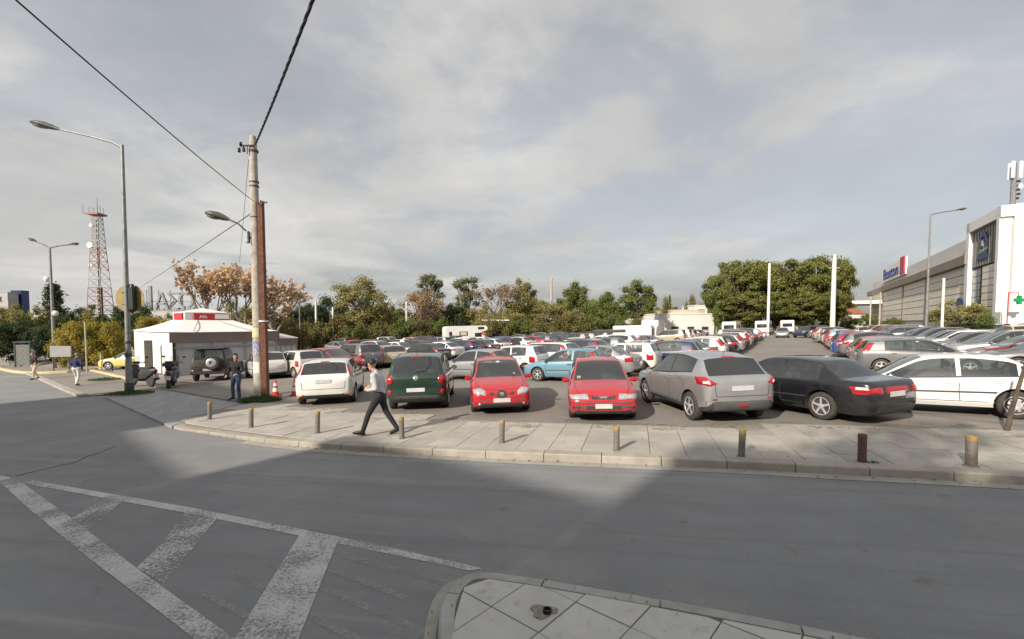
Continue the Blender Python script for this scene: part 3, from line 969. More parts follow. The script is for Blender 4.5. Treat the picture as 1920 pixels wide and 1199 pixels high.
def rnd(out, r=.22):
    """corners of an outline cut round"""
    if len(out) > 8: return out
    o = []
    n = len(out)
    for i in range(n):
        a, b, c = out[i - 1], out[i], out[(i + 1) % n]
        for (p, k) in ((a, r), (a, r * .35), (c, r * .35), (c, r)): o.append((b[0] + (p[0] - b[0]) * k * (.6 if k < r else 1), b[1] + (p[1] - b[1]) * k * (.6 if k < r else 1)))
        o[-3] = (o[-3][0], o[-3][1])
    return o
def ell(cx, cz, rx, rz, n=14): return [(cx + rx * math.cos(2 * PI * k / n), cz + rz * math.sin(2 * PI * k / n)) for k in range(n)]

def ground_matrix(x, y, head, dz=.112):
    """upright to the sloping ground, nose turned head degrees to the left of +Y"""
    n = Vector((-GA, -GB, 1)).normalized()
    f = Vector((-math.sin(R(head)), math.cos(R(head)), 0)); f = (f - n * f.dot(n)).normalized()
    r = f.cross(n)
    m = Matrix.Identity(4)
    for i in range(3): m[i][0], m[i][1], m[i][2] = r[i], f[i], n[i]
    m.translation = (x, y, gz(x, y) + dz)
    return m
def put_car(kind, x, y, head, colour, name, label, cat='car', group=None, full=True, over=None, scale=None):
    mw = ground_matrix(x, y, head)
    if scale: mw = mw @ Matrix.Diagonal((*scale, 1))
    ov = {'paint': M('paint_' + colour)}
    if over: ov.update(over)
    def fix(o, sl):
        for i, k in enumerate(sl):
            if k in ov:
                o.material_slots[i].link = 'OBJECT'; o.material_slots[i].material = ov[k]
    if full:
        e = empty(name, label=label, cat=cat, group=group); e.matrix_world = mw
        objs = []
        for nm, me, sl, par, loc, rz in kind.parts:
            o = bpy.data.objects.new(nm, me); COL.objects.link(o)
            o.parent = e if par is None else objs[par]
            if loc: o.location = loc
            if rz: o.rotation_euler = (0, 0, rz)
            fix(o, sl); objs.append(o)
        return e
    me, sl = kind.joined()
    o = bpy.data.objects.new(name, me); COL.objects.link(o); o.matrix_world = mw
    fix(o, sl)
    return tag(o, label, cat, group)

# ------------------------------------------------------------------ the kinds of car
def finish(k, mould=None, black=False, mirror='paint'):
    k.seams(mould, black); k.panel_gaps(); k.mirrors(mirror); k.cabin(); return k
def rear_generic(k, z, h=.16, w=.2, inner=.55, col='lamp_red'):
    W2 = k.W / 2
    k.lens('tail_lamp', [(inner, z - h / 2), (W2 * .97, z - h / 2), (W2 * .97, z + h / 2), (inner + .02, z + h / 2)], 172, col)

# white hatchback seen from behind: lamps run up the rear pillars
K = {}
k = K['hatch'] = Car(4.34, 1.84, 1.47, cowl=1.05, cz=.95, rf=1.95, rr=3.92, rg=4.2, rgz=1.02, nose=.64, hood=.84, bz=(.86, .94, .99), bp=2.5, cpil=3.55, tail=.86, roofw=.74, zb=.2, rear=(.80, .90, .955))
k.lens('headlamp', [(.40, .62), (.74, .66), (.86, .80), (.46, .74)], 18, 'lamp_clear')
k.lens('tail_lamp', [(.74, .92), (.86, .92), (.76, 1.30), (.68, 1.30)], 168, 'lamp_red', .01)
k.lens('reflector', [(.60, .34), (.80, .34), (.80, .39), (.60, .39)], 175, 'lamp_amber')
k.lens('grille', [(-.42, .38), (.42, .38), (.38, .56), (-.38, .56)], 0, 'plastic_black', bulge=0, mirror=False)
k.lens('brake_lamp', [(-.14, 1.385), (.14, 1.385), (.13, 1.41), (-.13, 1.41)], 180, 'lamp_red', mirror=False)
k.plate(0, .34); k.plate(180, .80); finish(k, black=True)
# dark green tall hatchback with round lamps
k = K['mpv'] = Car(4.15, 1.80, 1.66, cowl=.95, cz=1.05, rf=1.75, rr=3.85, rg=4.06, rgz=1.12, nose=.72, hood=.95, bz=(.96, 1.03, 1.08), bp=2.35, cpil=3.5, tail=.95, roofw=.76, zb=.22, wr=.33, rdrop=.05, rear=(.78, .90, .955))
k.lens('headlamp', ell(.62, .74, .11, .11), 12, 'lamp_clear', bulge=.03)
k.lens('tail_lamp', ell(.70, .93, .105, .115), 172, 'lamp_red', .02, .03)
k.lens('fog_lamp', ell(.71, .58, .065, .07), 172, 'lamp_red', .015, .02)
k.lens('emblem', ell(0, .98, .075, .07), 180, 'chrome', .012, .02, mirror=False)
k.lens('brake_lamp', [(-.14, 1.555), (.14, 1.555), (.13, 1.585), (-.13, 1.585)], 180, 'lamp_red', mirror=False)
k.lens('bumper_trim', [(-.62, .36), (.62, .36), (.66, .47), (-.66, .47)], 180, 'plastic_black', .006, .01, mirror=False)
k.plate(180, .64, .52); k.wiper_rear(4, 1.16); k.antenna(3.6); finish(k, black=True, mirror='plastic_black')
# red hatchback nose on: swept lamps, round grille
k = K['ibiza'] = Car(3.98, 1.70, 1.45, cowl=1.0, cz=.95, rf=1.78, rr=3.6, rg=3.88, rgz=1.0, nose=.60, hood=.83, bz=(.86, .92, .97), bp=2.35, cpil=3.3, tail=.84, roofw=.71, zb=.19, front=(.72, .85, .92, .97))
k.lens('headlamp', [(.34, .555), (.66, .60), (.74, .70), (.52, .735), (.36, .665)], 14, 'lamp_clear', .008, .02)
k.lens('lamp_brow', [(.17, .575), (.31, .56), (.32, .64), (.19, .62)], 4, 'plastic_black', .004, .006)
k.lens('grille', ell(0, .575, .15, .105), 0, 'plastic_black', .008, .004, mirror=False)
k.lens('emblem', ell(0, .585, .06, .045), 0, 'chrome', .016, .006, mirror=False)
k.lens('air_intake', [(-.58, .285), (.58, .285), (.62, .355), (.20, .325), (-.20, .325), (-.62, .355)], 0, 'plastic_black', .004, 0, mirror=False)
k.lens('fog_lamp', ell(.56, .325, .035, .03, 10), 6, 'lamp_clear', .012, .01)
k.plate(0, .42); rear_generic(k, .88, .2); k.plate(180, .74); finish(k)
k.part('sticker', MB().box((-.45, 3.98 / 2 - 1.10, 1.02), (.07, .006, .07), rot=Euler((R(-35), 0, 0))), 'sticker')
# red hatchback nose on: wide lamps, black strip round the bumper
k = K['almera'] = Car(4.18, 1.71, 1.44, cowl=1.12, cz=.93, rf=1.9, rr=3.7, rg=4.05, rgz=1.0, nose=.56, hood=.80, bz=(.84, .90, .95), bp=2.45, cpil=3.4, tail=.82, roofw=.71, zb=.19, front=(.78, .88, .94, .98))
k.lens('headlamp', [(.30, .575), (.74, .585), (.82, .665), (.36, .69)], 8, 'lamp_clear', .008, .014)
k.lens('grille', [(-.27, .575), (.27, .575), (.29, .645), (.06, .615), (-.06, .615), (-.29, .645)], 0, 'plastic_black', .006, 0, mirror=False)
k.lens('emblem', [(-.06, .60), (.06, .60), (.12, .635), (-.12, .635)], 0, 'chrome', .012, .006, mirror=False)
k.lens('bumper_strip', [(.0, .485), (.5, .49), (.80, .505), (.80, .53), (.5, .515), (.0, .51)], 4, 'plastic_grey', .006, .004)
k.lens('air_intake', [(-.42, .33), (.42, .33), (.42, .42), (-.42, .42)], 0, 'plastic_black', .004, 0, mirror=False)
k.lens('bumper_vent', [(.52, .36), (.70, .37), (.70, .42), (.52, .41)], 6, 'plastic_black', .004, 0)
k.plate(0, .42, .40); rear_generic(k, .84, .18); k.plate(180, .62); finish(k)
k.part('sticker', MB().box((.55, 4.18 / 2 - 1.2, .99), (.10, .006, .09), rot=Euler((R(-35), 0, 0))), 'sticker')
# silver crossover
k = K['suv'] = Car(4.32, 1.80, 1.62, cowl=1.12, cz=1.03, rf=1.98, rr=3.78, rg=4.14, rgz=1.12, nose=.74, hood=.95, bz=(.97, 1.05, 1.16), bp=2.5, cpil=3.62, tail=.96, roofw=.70, zb=.25, wr=.345, rdrop=.08, clad=True, tintrear=True, qwin=False, rear=(.78, .90, .95))
k.lens('headlamp', [(.40, .74), (.72, .77), (.82, .92), (.48, .84)], 18, 'lamp_clear')
k.lens('grille', [(-.40, .58), (.40, .58), (.36, .74), (-.36, .74)], 0, 'plastic_black', bulge=0, mirror=False)
k.lens('tail_lamp', [(.44, .955), (.60, .90), (.84, .93), (.88, 1.09), (.70, 1.10)], 158, 'lamp_red', .015, .02)
k.lens('tail_lamp_core', [(.60, .945), (.74, .955), (.73, 1.01), (.62, 1.0)], 160, 'lamp_white', .034, .006)
k.lens('rear_bumper', [(-.80, .32), (.80, .32), (.82, .56), (.0, .54), (-.82, .56)], 180, 'plastic_grey', .012, .02, mirror=False)
k.lens('reflector', [(.58, .585), (.70, .585), (.70, .62), (.58, .62)], 175, 'lamp_red', .012)
k.lens('fog_lamp', [(-.12, .43), (.12, .43), (.12, .48), (-.12, .48)], 180, 'lamp_red', .045, .006, mirror=False)
k.lens('brake_lamp', [(-.17, 1.505), (.17, 1.505), (.15, 1.53), (-.15, 1.53)], 180, 'lamp_red', mirror=False)
k.plate(180, .84, .52); k.antenna(3.55); finish(k)
# black saloon
k = K['saloon'] = Car(4.78, 1.77, 1.43, cowl=1.18, cz=.92, rf=2.02, rr=3.55, rg=4.12, rgz=1.0, deck=.98, nose=.60, hood=.80, bz=(.83, .89, .93), bp=2.65, cpil=3.62, tail=.80, roofw=.68, zb=.18, axf=.95, axr=3.70, wr=.325, rdrop=.045, spokes=5, rear=(.78, .88, .94))
k.lens('headlamp', [(.34, .60), (.72, .61), (.80, .69), (.38, .70)], 12, 'lamp_clear')
k.lens('grille', [(-.28, .58), (.28, .58), (.26, .69), (-.26, .69)], 0, 'plastic_black', bulge=0, mirror=False)
k.lens('tail_lamp', [(.40, .70), (.84, .69), (.86, .86), (.42, .85)], 166, 'lamp_red', .012, .015)
k.lens('tail_lamp_core', [(.66, .80), (.80, .795), (.79, .85), (.68, .85)], 160, 'lamp_white', .024, .006)
k.lens('boot_strip', [(-.36, .71), (.36, .71), (.36, .85), (-.36, .85)], 180, 'lamp_red', .008, .004, mirror=False)
k.lens('bumper_strip', [(-.78, .50), (.78, .50), (.80, .53), (-.80, .53)], 180, 'plastic_black', .012, .0, mirror=False)
k.plate(180, .69, .50); k.plate(0, .42); finish(k, (.50, 'plastic_black'))
# white liftback seen from the side
k = K['liftback'] = Car(4.50, 1.73, 1.44, cowl=1.15, cz=.92, rf=2.0, rr=3.55, rg=4.18, rgz=1.0, deck=.97, nose=.58, hood=.80, bz=(.83, .89, .94), bp=2.62, cpil=3.86, tail=.80, roofw=.70, zb=.2, axf=.92, axr=3.56, wr=.315, rdrop=.06, spokes=0, rim='rim_steel', pillars='p')
k.lens('headlamp', [(.34, .58), (.72, .60), (.82, .70), (.40, .70)], 14, 'lamp_clear')
k.lens('grille', [(-.26, .57), (.26, .57), (.28, .66), (-.28, .66)], 0, 'plastic_black', bulge=0, mirror=False)
rear_generic(k, .80, .18); k.plate(180, .72); k.plate(0, .42); finish(k, (.56, 'plastic_black'))
# small three-door hatchback
k = K['threedoor'] = Car(3.82, 1.64, 1.43, cowl=.98, cz=.92, rf=1.72, rr=3.25, rg=3.66, rgz=.98, nose=.58, hood=.80, bz=(.84, .90, .96), doors=[1.2, 2.45], bp=2.40, cpil=3.28, tail=.82, roofw=.71, zb=.19, axf=.78, wr=.30, qwin=False, pillars='p', rdrop=.05, rim='rim_steel', spokes=6)
k.lens('headlamp', [(.36, .58), (.66, .61), (.74, .71), (.42, .70)], 16, 'lamp_clear')
k.lens('grille', [(-.24, .57), (.24, .57), (.26, .65), (-.26, .65)], 0, 'plastic_black', bulge=0, mirror=False)
k.lens('tail_lamp', [(.64, .88), (.78, .88), (.72, 1.28), (.64, 1.28)], 150, 'lamp_red', .012, .01)
k.plate(180, .70); k.plate(0, .42); finish(k, (.5, 'plastic_grey'), True)
# mid-size saloon / small saloon
k = K['sedan'] = Car(4.42, 1.70, 1.44, cowl=1.10, cz=.93, rf=1.92, rr=3.35, rg=3.86, rgz=1.02, deck=1.0, nose=.60, hood=.82, bz=(.84, .90, .95), bp=2.5, cpil=3.42, tail=.80, roofw=.70, zb=.19, axf=.87, wr=.31, spokes=5)
k.lens('headlamp', [(.34, .60), (.70, .62), (.79, .72), (.40, .71)], 14, 'lamp_clear')
k.lens('grille', [(-.27, .58), (.27, .58), (.25, .70), (-.25, .70)], 0, 'plastic_black', bulge=0, mirror=False)
k.lens('tail_lamp', [(.58, .70), (.80, .70), (.80, .93), (.56, .93)], 164, 'lamp_red', .012, .012)
k.plate(180, .76); k.plate(0, .42); finish(k)
# upright small hatchback
k = K['city'] = Car(3.5, 1.58, 1.47, cowl=.82, cz=.98, rf=1.42, rr=3.22, rg=3.42, rgz=1.02, nose=.66, hood=.87, bz=(.89, .94, .97), doors=[1.0, 2.0, 2.75], bp=1.98, cpil=3.0, tail=.86, roofw=.76, zb=.2, axf=.68, axr=2.85, wr=.285, pillars='p', rdrop=.03, rim='rim_steel', spokes=0, rear=(.84, .93, .97))
k.lens('headlamp', [(.36, .66), (.64, .67), (.70, .80), (.40, .79)], 12, 'lamp_clear')
k.lens('grille', [(-.24, .56), (.24, .56), (.24, .64), (-.24, .64)], 0, 'plastic_black', bulge=0, mirror=False)
k.lens('tail_lamp', [(.62, .62), (.76, .62), (.75, .92), (.62, .92)], 160, 'lamp_red', .012, .012)
k.plate(180, .56); k.plate(0, .40); finish(k, (.5, 'plastic_black'), True)
# estate with tall tail lamps
k = K['estate'] = Car(4.68, 1.80, 1.50, cowl=1.15, cz=.93, rf=1.98, rr=4.32, rg=4.58, rgz=1.03, nose=.62, hood=.83, bz=(.85, .92, .98), bp=2.6, cpil=4.1, tail=.86, roofw=.72, zb=.2, axf=.92, axr=3.68, wr=.325, rdrop=.04)
k.lens('headlamp', [(.36, .62), (.72, .64), (.82, .74), (.40, .73)], 14, 'lamp_clear')
k.lens('grille', [(-.3, .58), (.3, .58), (.28, .72), (-.28, .72)], 0, 'plastic_black', bulge=0, mirror=False)
k.lens('tail_lamp', [(.72, .74), (.86, .74), (.76, 1.36), (.67, 1.36)], 160, 'lamp_red', .012, .012)
k.plate(180, .78); k.plate(0, .42); finish(k)
# panel van / box-bodied small van
k = K['van'] = Car(4.75, 1.92, 2.05, cowl=.75, cz=1.15, rf=1.45, rr=4.62, rg=4.70, rgz=1.25, nose=.78, hood=1.0, bz=(1.06, 1.10, 1.12), bp=2.05, doors=[.95, 2.05, 3.1], cpil=2.6, tail=1.0, roofw=.84, zb=.24, axf=.85, axr=3.75, wr=.33, rdrop=.02, qwin=False, pillars='p', rear=(.90, .96, .985), rim='rim_steel', spokes=0)
k.lens('headlamp', [(.48, .78), (.78, .80), (.86, .98), (.54, .94)], 12, 'lamp_clear')
k.lens('grille', [(-.40, .60), (.40, .60), (.40, .76), (-.40, .76)], 0, 'plastic_black', bulge=0, mirror=False)
k.lens('tail_lamp', [(.78, .80), (.92, .80), (.90, 1.15), (.78, 1.15)], 170, 'lamp_red', .012, .012)
k.plate(180, .6); k.plate(0, .45); finish(k, (.6, 'plastic_black'), True)
# ------------------------------------------------------------------ the parked cars
def LOT(u, v): return .521 * u + .853 * v, .853 * u - .521 * v      # u along the aisle, v across it to the right
PUT = []                                                            # footprints taken
def place(kind, x, y, head, colour, name, label, full=True, over=None, group=None, cat='car', scale=None):
    PUT.append((x, y))
    return put_car(K[kind], x, y, head, colour, name, label, cat, group, full, over, scale)
def anchor(kind, end, px, py, head):
    """centre of a car whose rear (or nose) bumper stands over a ground pixel"""
    p = G(px, py, .11); d = Vector((-math.sin(R(head)), math.cos(R(head)))) * K[kind].L / 2
    p = p + d if end == 'rear' else p - d
    return p.x, p.y
front = 'cars in the front row by the pavement'
place('hatch', *anchor('hatch', 'rear', 608, 762, 13), 13, 'white', 'parked_car', 'white five-door hatchback parked with its tail to the pavement, left of the green car', group=front)
place('mpv', *anchor('mpv', 'rear', 781, 773, 4), 4, 'green', 'parked_car', 'dark green tall hatchback with round red tail lamps facing away', group=front)
place('ibiza', *anchor('ibiza', 'nose', 942, 780, 185.5), 185.5, 'red', 'parked_car', 'red hatchback facing the road with swept headlamps and round grille, next to the green car', group=front)
place('almera', *anchor('almera', 'nose', 1133, 795, 173), 173, 'red', 'parked_car', 'red car facing the road with wide headlamps, next to the silver crossover', group=front)
place('suv', *anchor('suv', 'rear', 1393, 797, 6), 6, 'silver', 'parked_car', 'silver crossover with black lower bumper seen from behind', group=front)
place('saloon', *anchor('saloon', 'rear', 1682, 797, 21), 21, 'black', 'parked_car', 'black saloon with alloy wheels parked between silver crossover and white liftback', group=front)
place('liftback', 10.62, 11.45, 57, 'white', 'parked_car', 'white liftback with black side moulding cut by the right edge', group=front)
mid = 'cars of the second line behind the front row'
c = LOT(18.2, -8.2)
place('threedoor', *c, 60, 'lightblue', 'parked_car', 'light blue three-door hatchback seen from its left side behind the red cars', group=mid)
c = LOT(20.6, -8.0)
place('sedan', *c, 58, 'silver', 'parked_car', 'silver saloon just behind the light blue hatchback', group=mid)
c = LOT(23.0, -7.2)
place('city', *c, 58, 'white', 'parked_car', 'white small hatchback with orange sills behind the silver saloon', group=mid, over={'plastic_black': M('paint_orange')})
c = LOT(17.4, -12.6)
place('threedoor', *c, 59, 'silver', 'parked_car', 'silver three-door hatchback between the green car and the nearer red car', group=mid, over=None)
c = LOT(20.4, -12.3)
place('city', *c, 58, 'white', 'parked_car', 'white small hatchback with dark rear window behind the silver three-door', group=mid)
c = LOT(23.4, -12.4)
place('estate', *c, 58, 'white', 'parked_car', 'white estate car behind the light blue hatchback roof', group=mid)
# around the tent
place('city', *anchor('city', 'rear', 588, 708, 50), 50, 'offwhite', 'parked_car', 'cream white small hatchback left of the white five-door hatchback')
place('city', *anchor('city', 'rear', 512, 712, 40), 40, 'white', 'parked_car', 'white hatchback half hidden behind the concrete utility pole')
place('hatch', *anchor('hatch', 'nose', 668, 700, 238), 238, 'red', 'parked_car', 'red hatchback facing right behind the white five-door hatchback')
place('mpv', *anchor('mpv', 'rear', 700, 694, 50), 50, 'silver', 'parked_car', 'silver blue tall hatchback with tall tail lamps behind the walking person', over={'paint': M('paint_grey')})
place('hatch', *anchor('hatch', 'rear', 742, 690, 26), 26, 'beige', 'parked_car', 'beige hatchback seen from behind, left of the dark green car roof')
place('sedan', *anchor('sedan', 'rear', 836, 680, 58), 58, 'black', 'parked_car', 'black saloon right behind the dark green car')
# rows of cars further in: same cars as single meshes
kinds = ['hatch', 'hatch', 'ibiza', 'almera', 'sedan', 'sedan', 'threedoor', 'city', 'estate', 'suv', 'liftback', 'mpv', 'saloon']
cols = ['white'] * 5 + ['silver'] * 5 + ['grey'] * 4 + ['black'] * 5 + ['darkblue'] * 3 + ['blue', 'red', 'red', 'darkred', 'beige', 'lightblue', 'teal', 'offwhite', 'offwhite']
KN = dict(hatch='hatchback', ibiza='hatchback', almera='hatchback', sedan='saloon', threedoor='three-door hatchback', city='small hatchback', estate='estate car', suv='crossover', liftback='liftback', mpv='tall hatchback', saloon='large saloon', van='van')
CN = dict(white='white', silver='silver', grey='grey', black='black', darkblue='dark blue', blue='blue', red='red', darkred='dark red', beige='beige', lightblue='light blue', teal='dark teal', offwhite='cream white', yellow='pale yellow', green='dark green', orange='orange', olive='olive')
def row(name, u0, u1, vc, head, fixed=(), step=2.55, skip=.10, full_to=0, flip=.15, ymax=81):
    n = 0; u = u0; i = 0
    while u < u1:
        kd, cl = fixed[i] if i < len(fixed) else (random.choice(kinds), random.choice(cols))
        x, y = LOT(u + random.uniform(-.12, .12), vc(u) if callable(vc) else vc + random.uniform(-.25, .25))
        h = head + random.uniform(-3, 3) + (180 if i >= len(fixed) and random.random() < flip else 0)
        ok = kd and y < ymax and all((x - a) ** 2 + (y - b) ** 2 > 4.2 for a, b in PUT) and (i < len(fixed) or random.random() > skip)
        if ok:
            place(kd, x, y, h, cl, 'parked_car', f'{CN[cl]} {KN[kd]} in the {name}, {ordinal(n)} from the road', full=math.hypot(x, y) < full_to, group='cars in the ' + name, scale=None if i < len(fixed) else (random.uniform(.97, 1.03), random.uniform(.93, 1.06), random.uniform(.96, 1.05)))
            n += 1
        u += step; i += 1
row('row left of the wide aisle', 25.6, 76, lambda u: -5.9 + min(.9, (u - 25) * .09), 58.5, [('ibiza', 'darkblue'), ('sedan', 'teal'), ('hatch', 'white'), ('city', 'white'), ('ibiza', 'black'), ('hatch', 'silver'), ('almera', 'darkred'), ('sedan', 'black'), ('hatch', 'white'), ('suv', 'silver')], full_to=38)
row('row right of the wide aisle', 25.4, 74, 4.7, -121.5, [('hatch', 'grey'), ('hatch', 'silver'), ('almera', 'red'), ('suv', 'grey'), ('estate', 'blue'), ('ibiza', 'silver'), ('hatch', 'red'), ('sedan', 'silver'), ('sedan', 'red')], full_to=34, flip=.05)
row('second row right of the aisle', 26.6, 78, 9.3, 58.5, [('estate', 'grey'), ('hatch', 'darkred'), ('suv', 'silver'), ('hatch', 'darkred'), ('sedan', 'grey')], full_to=34, flip=.1)
row('third row right of the aisle', 40, 84, 22.0, 58.5, skip=.35, flip=.4)
row('second row left of the aisle', 26.2, 46, -12.6, 58.5, [('sedan', 'silver'), ('hatch', 'darkblue'), ('sedan', 'white'), ('ibiza', 'grey'), ('suv', 'white')], full_to=0)
row('row beyond the box trailer', 58, 76, -12.6, 58.5)
row('third row left of the aisle', 26, 76, -24.6, 58.5, [('sedan', 'black'), ('liftback', 'white'), ('hatch', 'darkblue'), ('saloon', 'black'), ('sedan', 'white')], flip=.3)
row('fourth row left of the aisle', 27, 74, -29.6, -121.5, [('suv', 'white'), ('liftback', 'white'), ('hatch', 'black')], flip=.3)
row('fifth row left of the aisle', 33, 66, -41.5, 58.5, flip=.35, skip=.12)
row('sixth row left of the aisle', 36, 62, -46.3, -121.5, flip=.35, skip=.15)
row('row before the trees', 44, 56, -56, 58.5, flip=.4, skip=.2)
place('sedan', *G(1467, 633, .11), 148, 'silver', 'parked_car', 'silver saloon at the far end of the aisle facing the road', full=False)
place('suv', *G(1512, 633, .11), 120, 'darkblue', 'parked_car', 'dark blue car at the far end of the aisle beside the white wall', full=False)
c = AT(1928, 650, 23.5)
place('suv', c.x, c.y, 150, 'yellow', 'parked_car', 'pale yellow off-roader at the right edge behind the white liftback', scale=(1, .95, 1.12))

# ------------------------------------------------------------------ boxy off-roader with its spare wheel on the tail
mat('paint_camo', (.030, .045, .028), .55, var=.5, vscale=1.6, col2=(.045, .022, .014), spots=[(2.2, .52, .60, (.012, .013, .012))])
jl, jw = 3.7, 1.65
k = K['jeep'] = Car(3.62, 1.65, 1.70, cowl=1.08, cz=1.06, rf=1.42, rr=3.46, rg=3.54, rgz=1.16, nose=.84, hood=.99, bz=(1.02, 1.06, 1.08), doors=[1.25, 2.25], bp=2.22, cpil=3.25, tail=1.02, roofw=.80, zb=.36, axf=.70, axr=2.90, wr=.37, pillars='b', rdrop=.02, qwin=False, front=(.84, .90, .94, .97), rear=(.90, .96, .985), rim='rim_steel', spokes=6)
k.lens('headlamp', ell(.52, .82, .11, .10), 0, 'lamp_clear', .02, .02)
k.lens('grille', [(-.36, .70), (.36, .70), (.36, .88), (-.36, .88)], 0, 'plastic_black', bulge=0, mirror=False)
k.lens('tail_lamp', [(.60, .52), (.76, .52), (.76, .62), (.60, .62)], 180, 'lamp_red', .02)
k.part('bumper', MB().rbox((0, -1.86, .48), (1.6, .16, .18), .03).rbox((0, 1.86, .52), (1.6, .16, .18), .03), 'plastic_black')
b = MB(); b.lathe([(.2, -.1), (.33, -.1), (.37, -.06), (.37, .06), (.33, .1), (.24, .1)], (.18, -1.97, .98), axis='Y', n=26)
i = k.part('spare_wheel', b, 'rubber')
k.part('spare_rim', MB().lathe([(0, -.10), (.08, -.10), (.10, -.13), (.2, -.125), (.235, -.105), (.235, -.09)], (.18, -1.97, .98), axis='Y', n=26), 'rim_steel', i)
k.part('roof_edge', MB().rbox((0, -.75, 1.70), (1.30, 2.2, .045), .018), 'plastic_black')
k.plate(180, .62, .5); finish(k, black=True, mirror='plastic_black')
put_car(k, *anchor('jeep', 'rear', 392, 716, 22), 22, 'olive', 'off_road_car', 'green and brown camouflaged boxy off-roader with spare wheel, parked before the white tent', over={'paint': M('paint_camo')})
# ------------------------------------------------------------------ street furniture
mat('bollard_steel', (.23, .22, .20), .55, .3, var=.35, vscale=14, col2=(.17, .15, .125), bump=.2, bscale=40)
mat('bollard_yellow', (.36, .255, .09), .6, var=.4, vscale=30, col2=(.26, .17, .06))
mat('rust', (.17, .082, .048), .85, .1, var=.5, vscale=9, col2=(.10, .038, .022), bump=.4, bscale=50)
mat('bollard_rust', (.16, .09, .065), .8, .1, var=.5, vscale=16, col2=(.10, .05, .04), bump=.4, bscale=50)
mat('galv', (.30, .31, .31), .5, .5, var=.25, vscale=5, col2=(.2, .21, .21))
mat('galv_dark', (.10, .105, .10), .55, .4, var=.3, vscale=6)
mat('concrete_pole', (.47, .435, .37), .85, var=.3, vscale=5, col2=(.33, .30, .26), bump=.3, bscale=40, spots=[(3, .58, .72, (.22, .19, .16))])
mat('pole_white', (.70, .70, .68), .6, var=.12, vscale=2)
mat('lamp_glass', (.30, .31, .29), .2, var=.4, vscale=10, col2=(.12, .125, .115), coat=.6)
mat('lamp_shell', (.055, .06, .05), .5, var=.4, vscale=8, col2=(.10, .10, .085))
mat('ceramic_dark', (.02, .018, .018), .3, coat=.4)
mat('cable', (.012, .012, .013), .7)
mat('ochre', (.36, .27, .10), .6, var=.25, vscale=6)
mat('signal_green', (.012, .022, .02), .5)
mat('grass', (.045, .085, .018), .8, island=.5)
mat('cone_red', (.65, .06, .03), .5, var=.2, vscale=10)
mat('white_band', (.75, .74, .72), .6)
mat('poster_blue', (.04, .07, .28), .7, var=.5, vscale=18, col2=(.5, .5, .5))
mat('poster_yellow', (.60, .50, .12), .7, var=.4, vscale=20, col2=(.6, .58, .5))

words = ['leftmost steel bollard at the pavement corner', 'second steel bollard from the corner, before the utility poles', 'steel bollard before the white hatchback', 'steel bollard right beside the walking person', 'steel bollard before the red hatchback with round grille',
         'steel bollard before the red car with wide headlamps', 'steel bollard before the silver crossover', 'rusty brown bollard without yellow top before the black saloon', 'thick yellow-topped bollard at the far right']
for i, (x, y, top) in enumerate([(393, 787, 754), (471, 802, 766), (595, 813, 772), (754, 823, 782), (941, 831, 788), (1156, 845, 800), (1390, 857, 805), (1616, 867, 814), (1821, 874, 818)]):
    p = G(x, y, .12); h = AT(x, top, p.y).z - (gz(p.x, p.y) + .12)
    r = .055 if i < 7 else .062 if i == 7 else .072
    e = empty('bollard', (p.x, p.y, gz(p.x, p.y) + .10), label=words[i] + ' along the kerb' if len(words[i].split()) < 12 else words[i], cat='bollard', group='bollards along the kerb')
    e.rotation_euler = (R(random.uniform(-1.5, 1.5)), R(random.uniform(-2, 2)), random.random())
    hh = h + .02
    MB().lathe([(r, 0), (r, hh - .06), (r * 1.0, hh - .06)], n=18).build('post', 'bollard_rust' if i == 7 else 'bollard_steel', e, True)
    MB().lathe([(r * 1.015, hh - .075), (r * 1.03, hh - .06), (r * 1.03, hh - .012), (r * .9, hh), (0, hh + .006)], n=18).build('cap', 'bollard_rust' if i == 7 else 'bollard_yellow', e, True)
    MB().lathe([(r * 1.5, 0), (r * 1.45, .026), (r, .032)], n=18).build('collar', 'mortar', e, True)

def lamp_head(b, p, d, L=.75, w=.15):
    """cobra-head lantern: body along d from p, a flattened lofted shell with a bowl under it"""
    d = Vector(d).normalized(); rt = d.cross(Vector((0, 0, 1))).normalized(); up = rt.cross(d)
    prof = [(0, .03, .03, .0), (.10, .05, .05, .0), (.25, .09, .07, .005), (.5, w, .085, .02), (.75, w * .95, .075, .02), (.92, w * .6, .045, .01), (1, .02, .015, 0)]
    vs = []; n = 12
    for t, a, h, o in prof:
        for k in range(n):
            q = 2 * PI * k / n; s_ = math.sin(q)
            vs.append(Vector(p) + d * t * L + rt * a * math.cos(q) + up * (h * (w / .15) * s_ * (1.0 if s_ > 0 else .75) + o))
    fs = []; ms = []
    for i in range(len(prof) - 1):
        for k in range(n): fs.append((i * n + k, i * n + (k + 1) % n, (i + 1) * n + (k + 1) % n, (i + 1) * n + k))
    b.add(vs, fs)
    return d, rt, up
def lantern(parent, p, d, L=.75, w=.15):
    """p and d in the parent's coordinates"""
    b = MB(); d, rt, up = lamp_head(b, p, d, L, w)
    h = b.build('lamp_head', 'lamp_shell', parent, True, ang=60)
    b = MB(); vs = []; n = 12
    for t, a, o in ((.42, .3, -.045), (.5, .75, -.09), (.68, .8, -.12), (.85, .55, -.09), (.93, .2, -.04)):
        for k in range(n):
            q = PI * k / (n - 1)
            vs.append(Vector(p) + d * t * L + rt * w * a * math.cos(q) + up * (o * math.sin(q) - .02))
    fs = [(i * n + k, i * n + k + 1, (i + 1) * n + k + 1, (i + 1) * n + k) for i in range(4) for k in range(n - 1)]
    b.add(vs, fs).build('lamp_bowl', 'lamp_glass', h, True, ang=60)

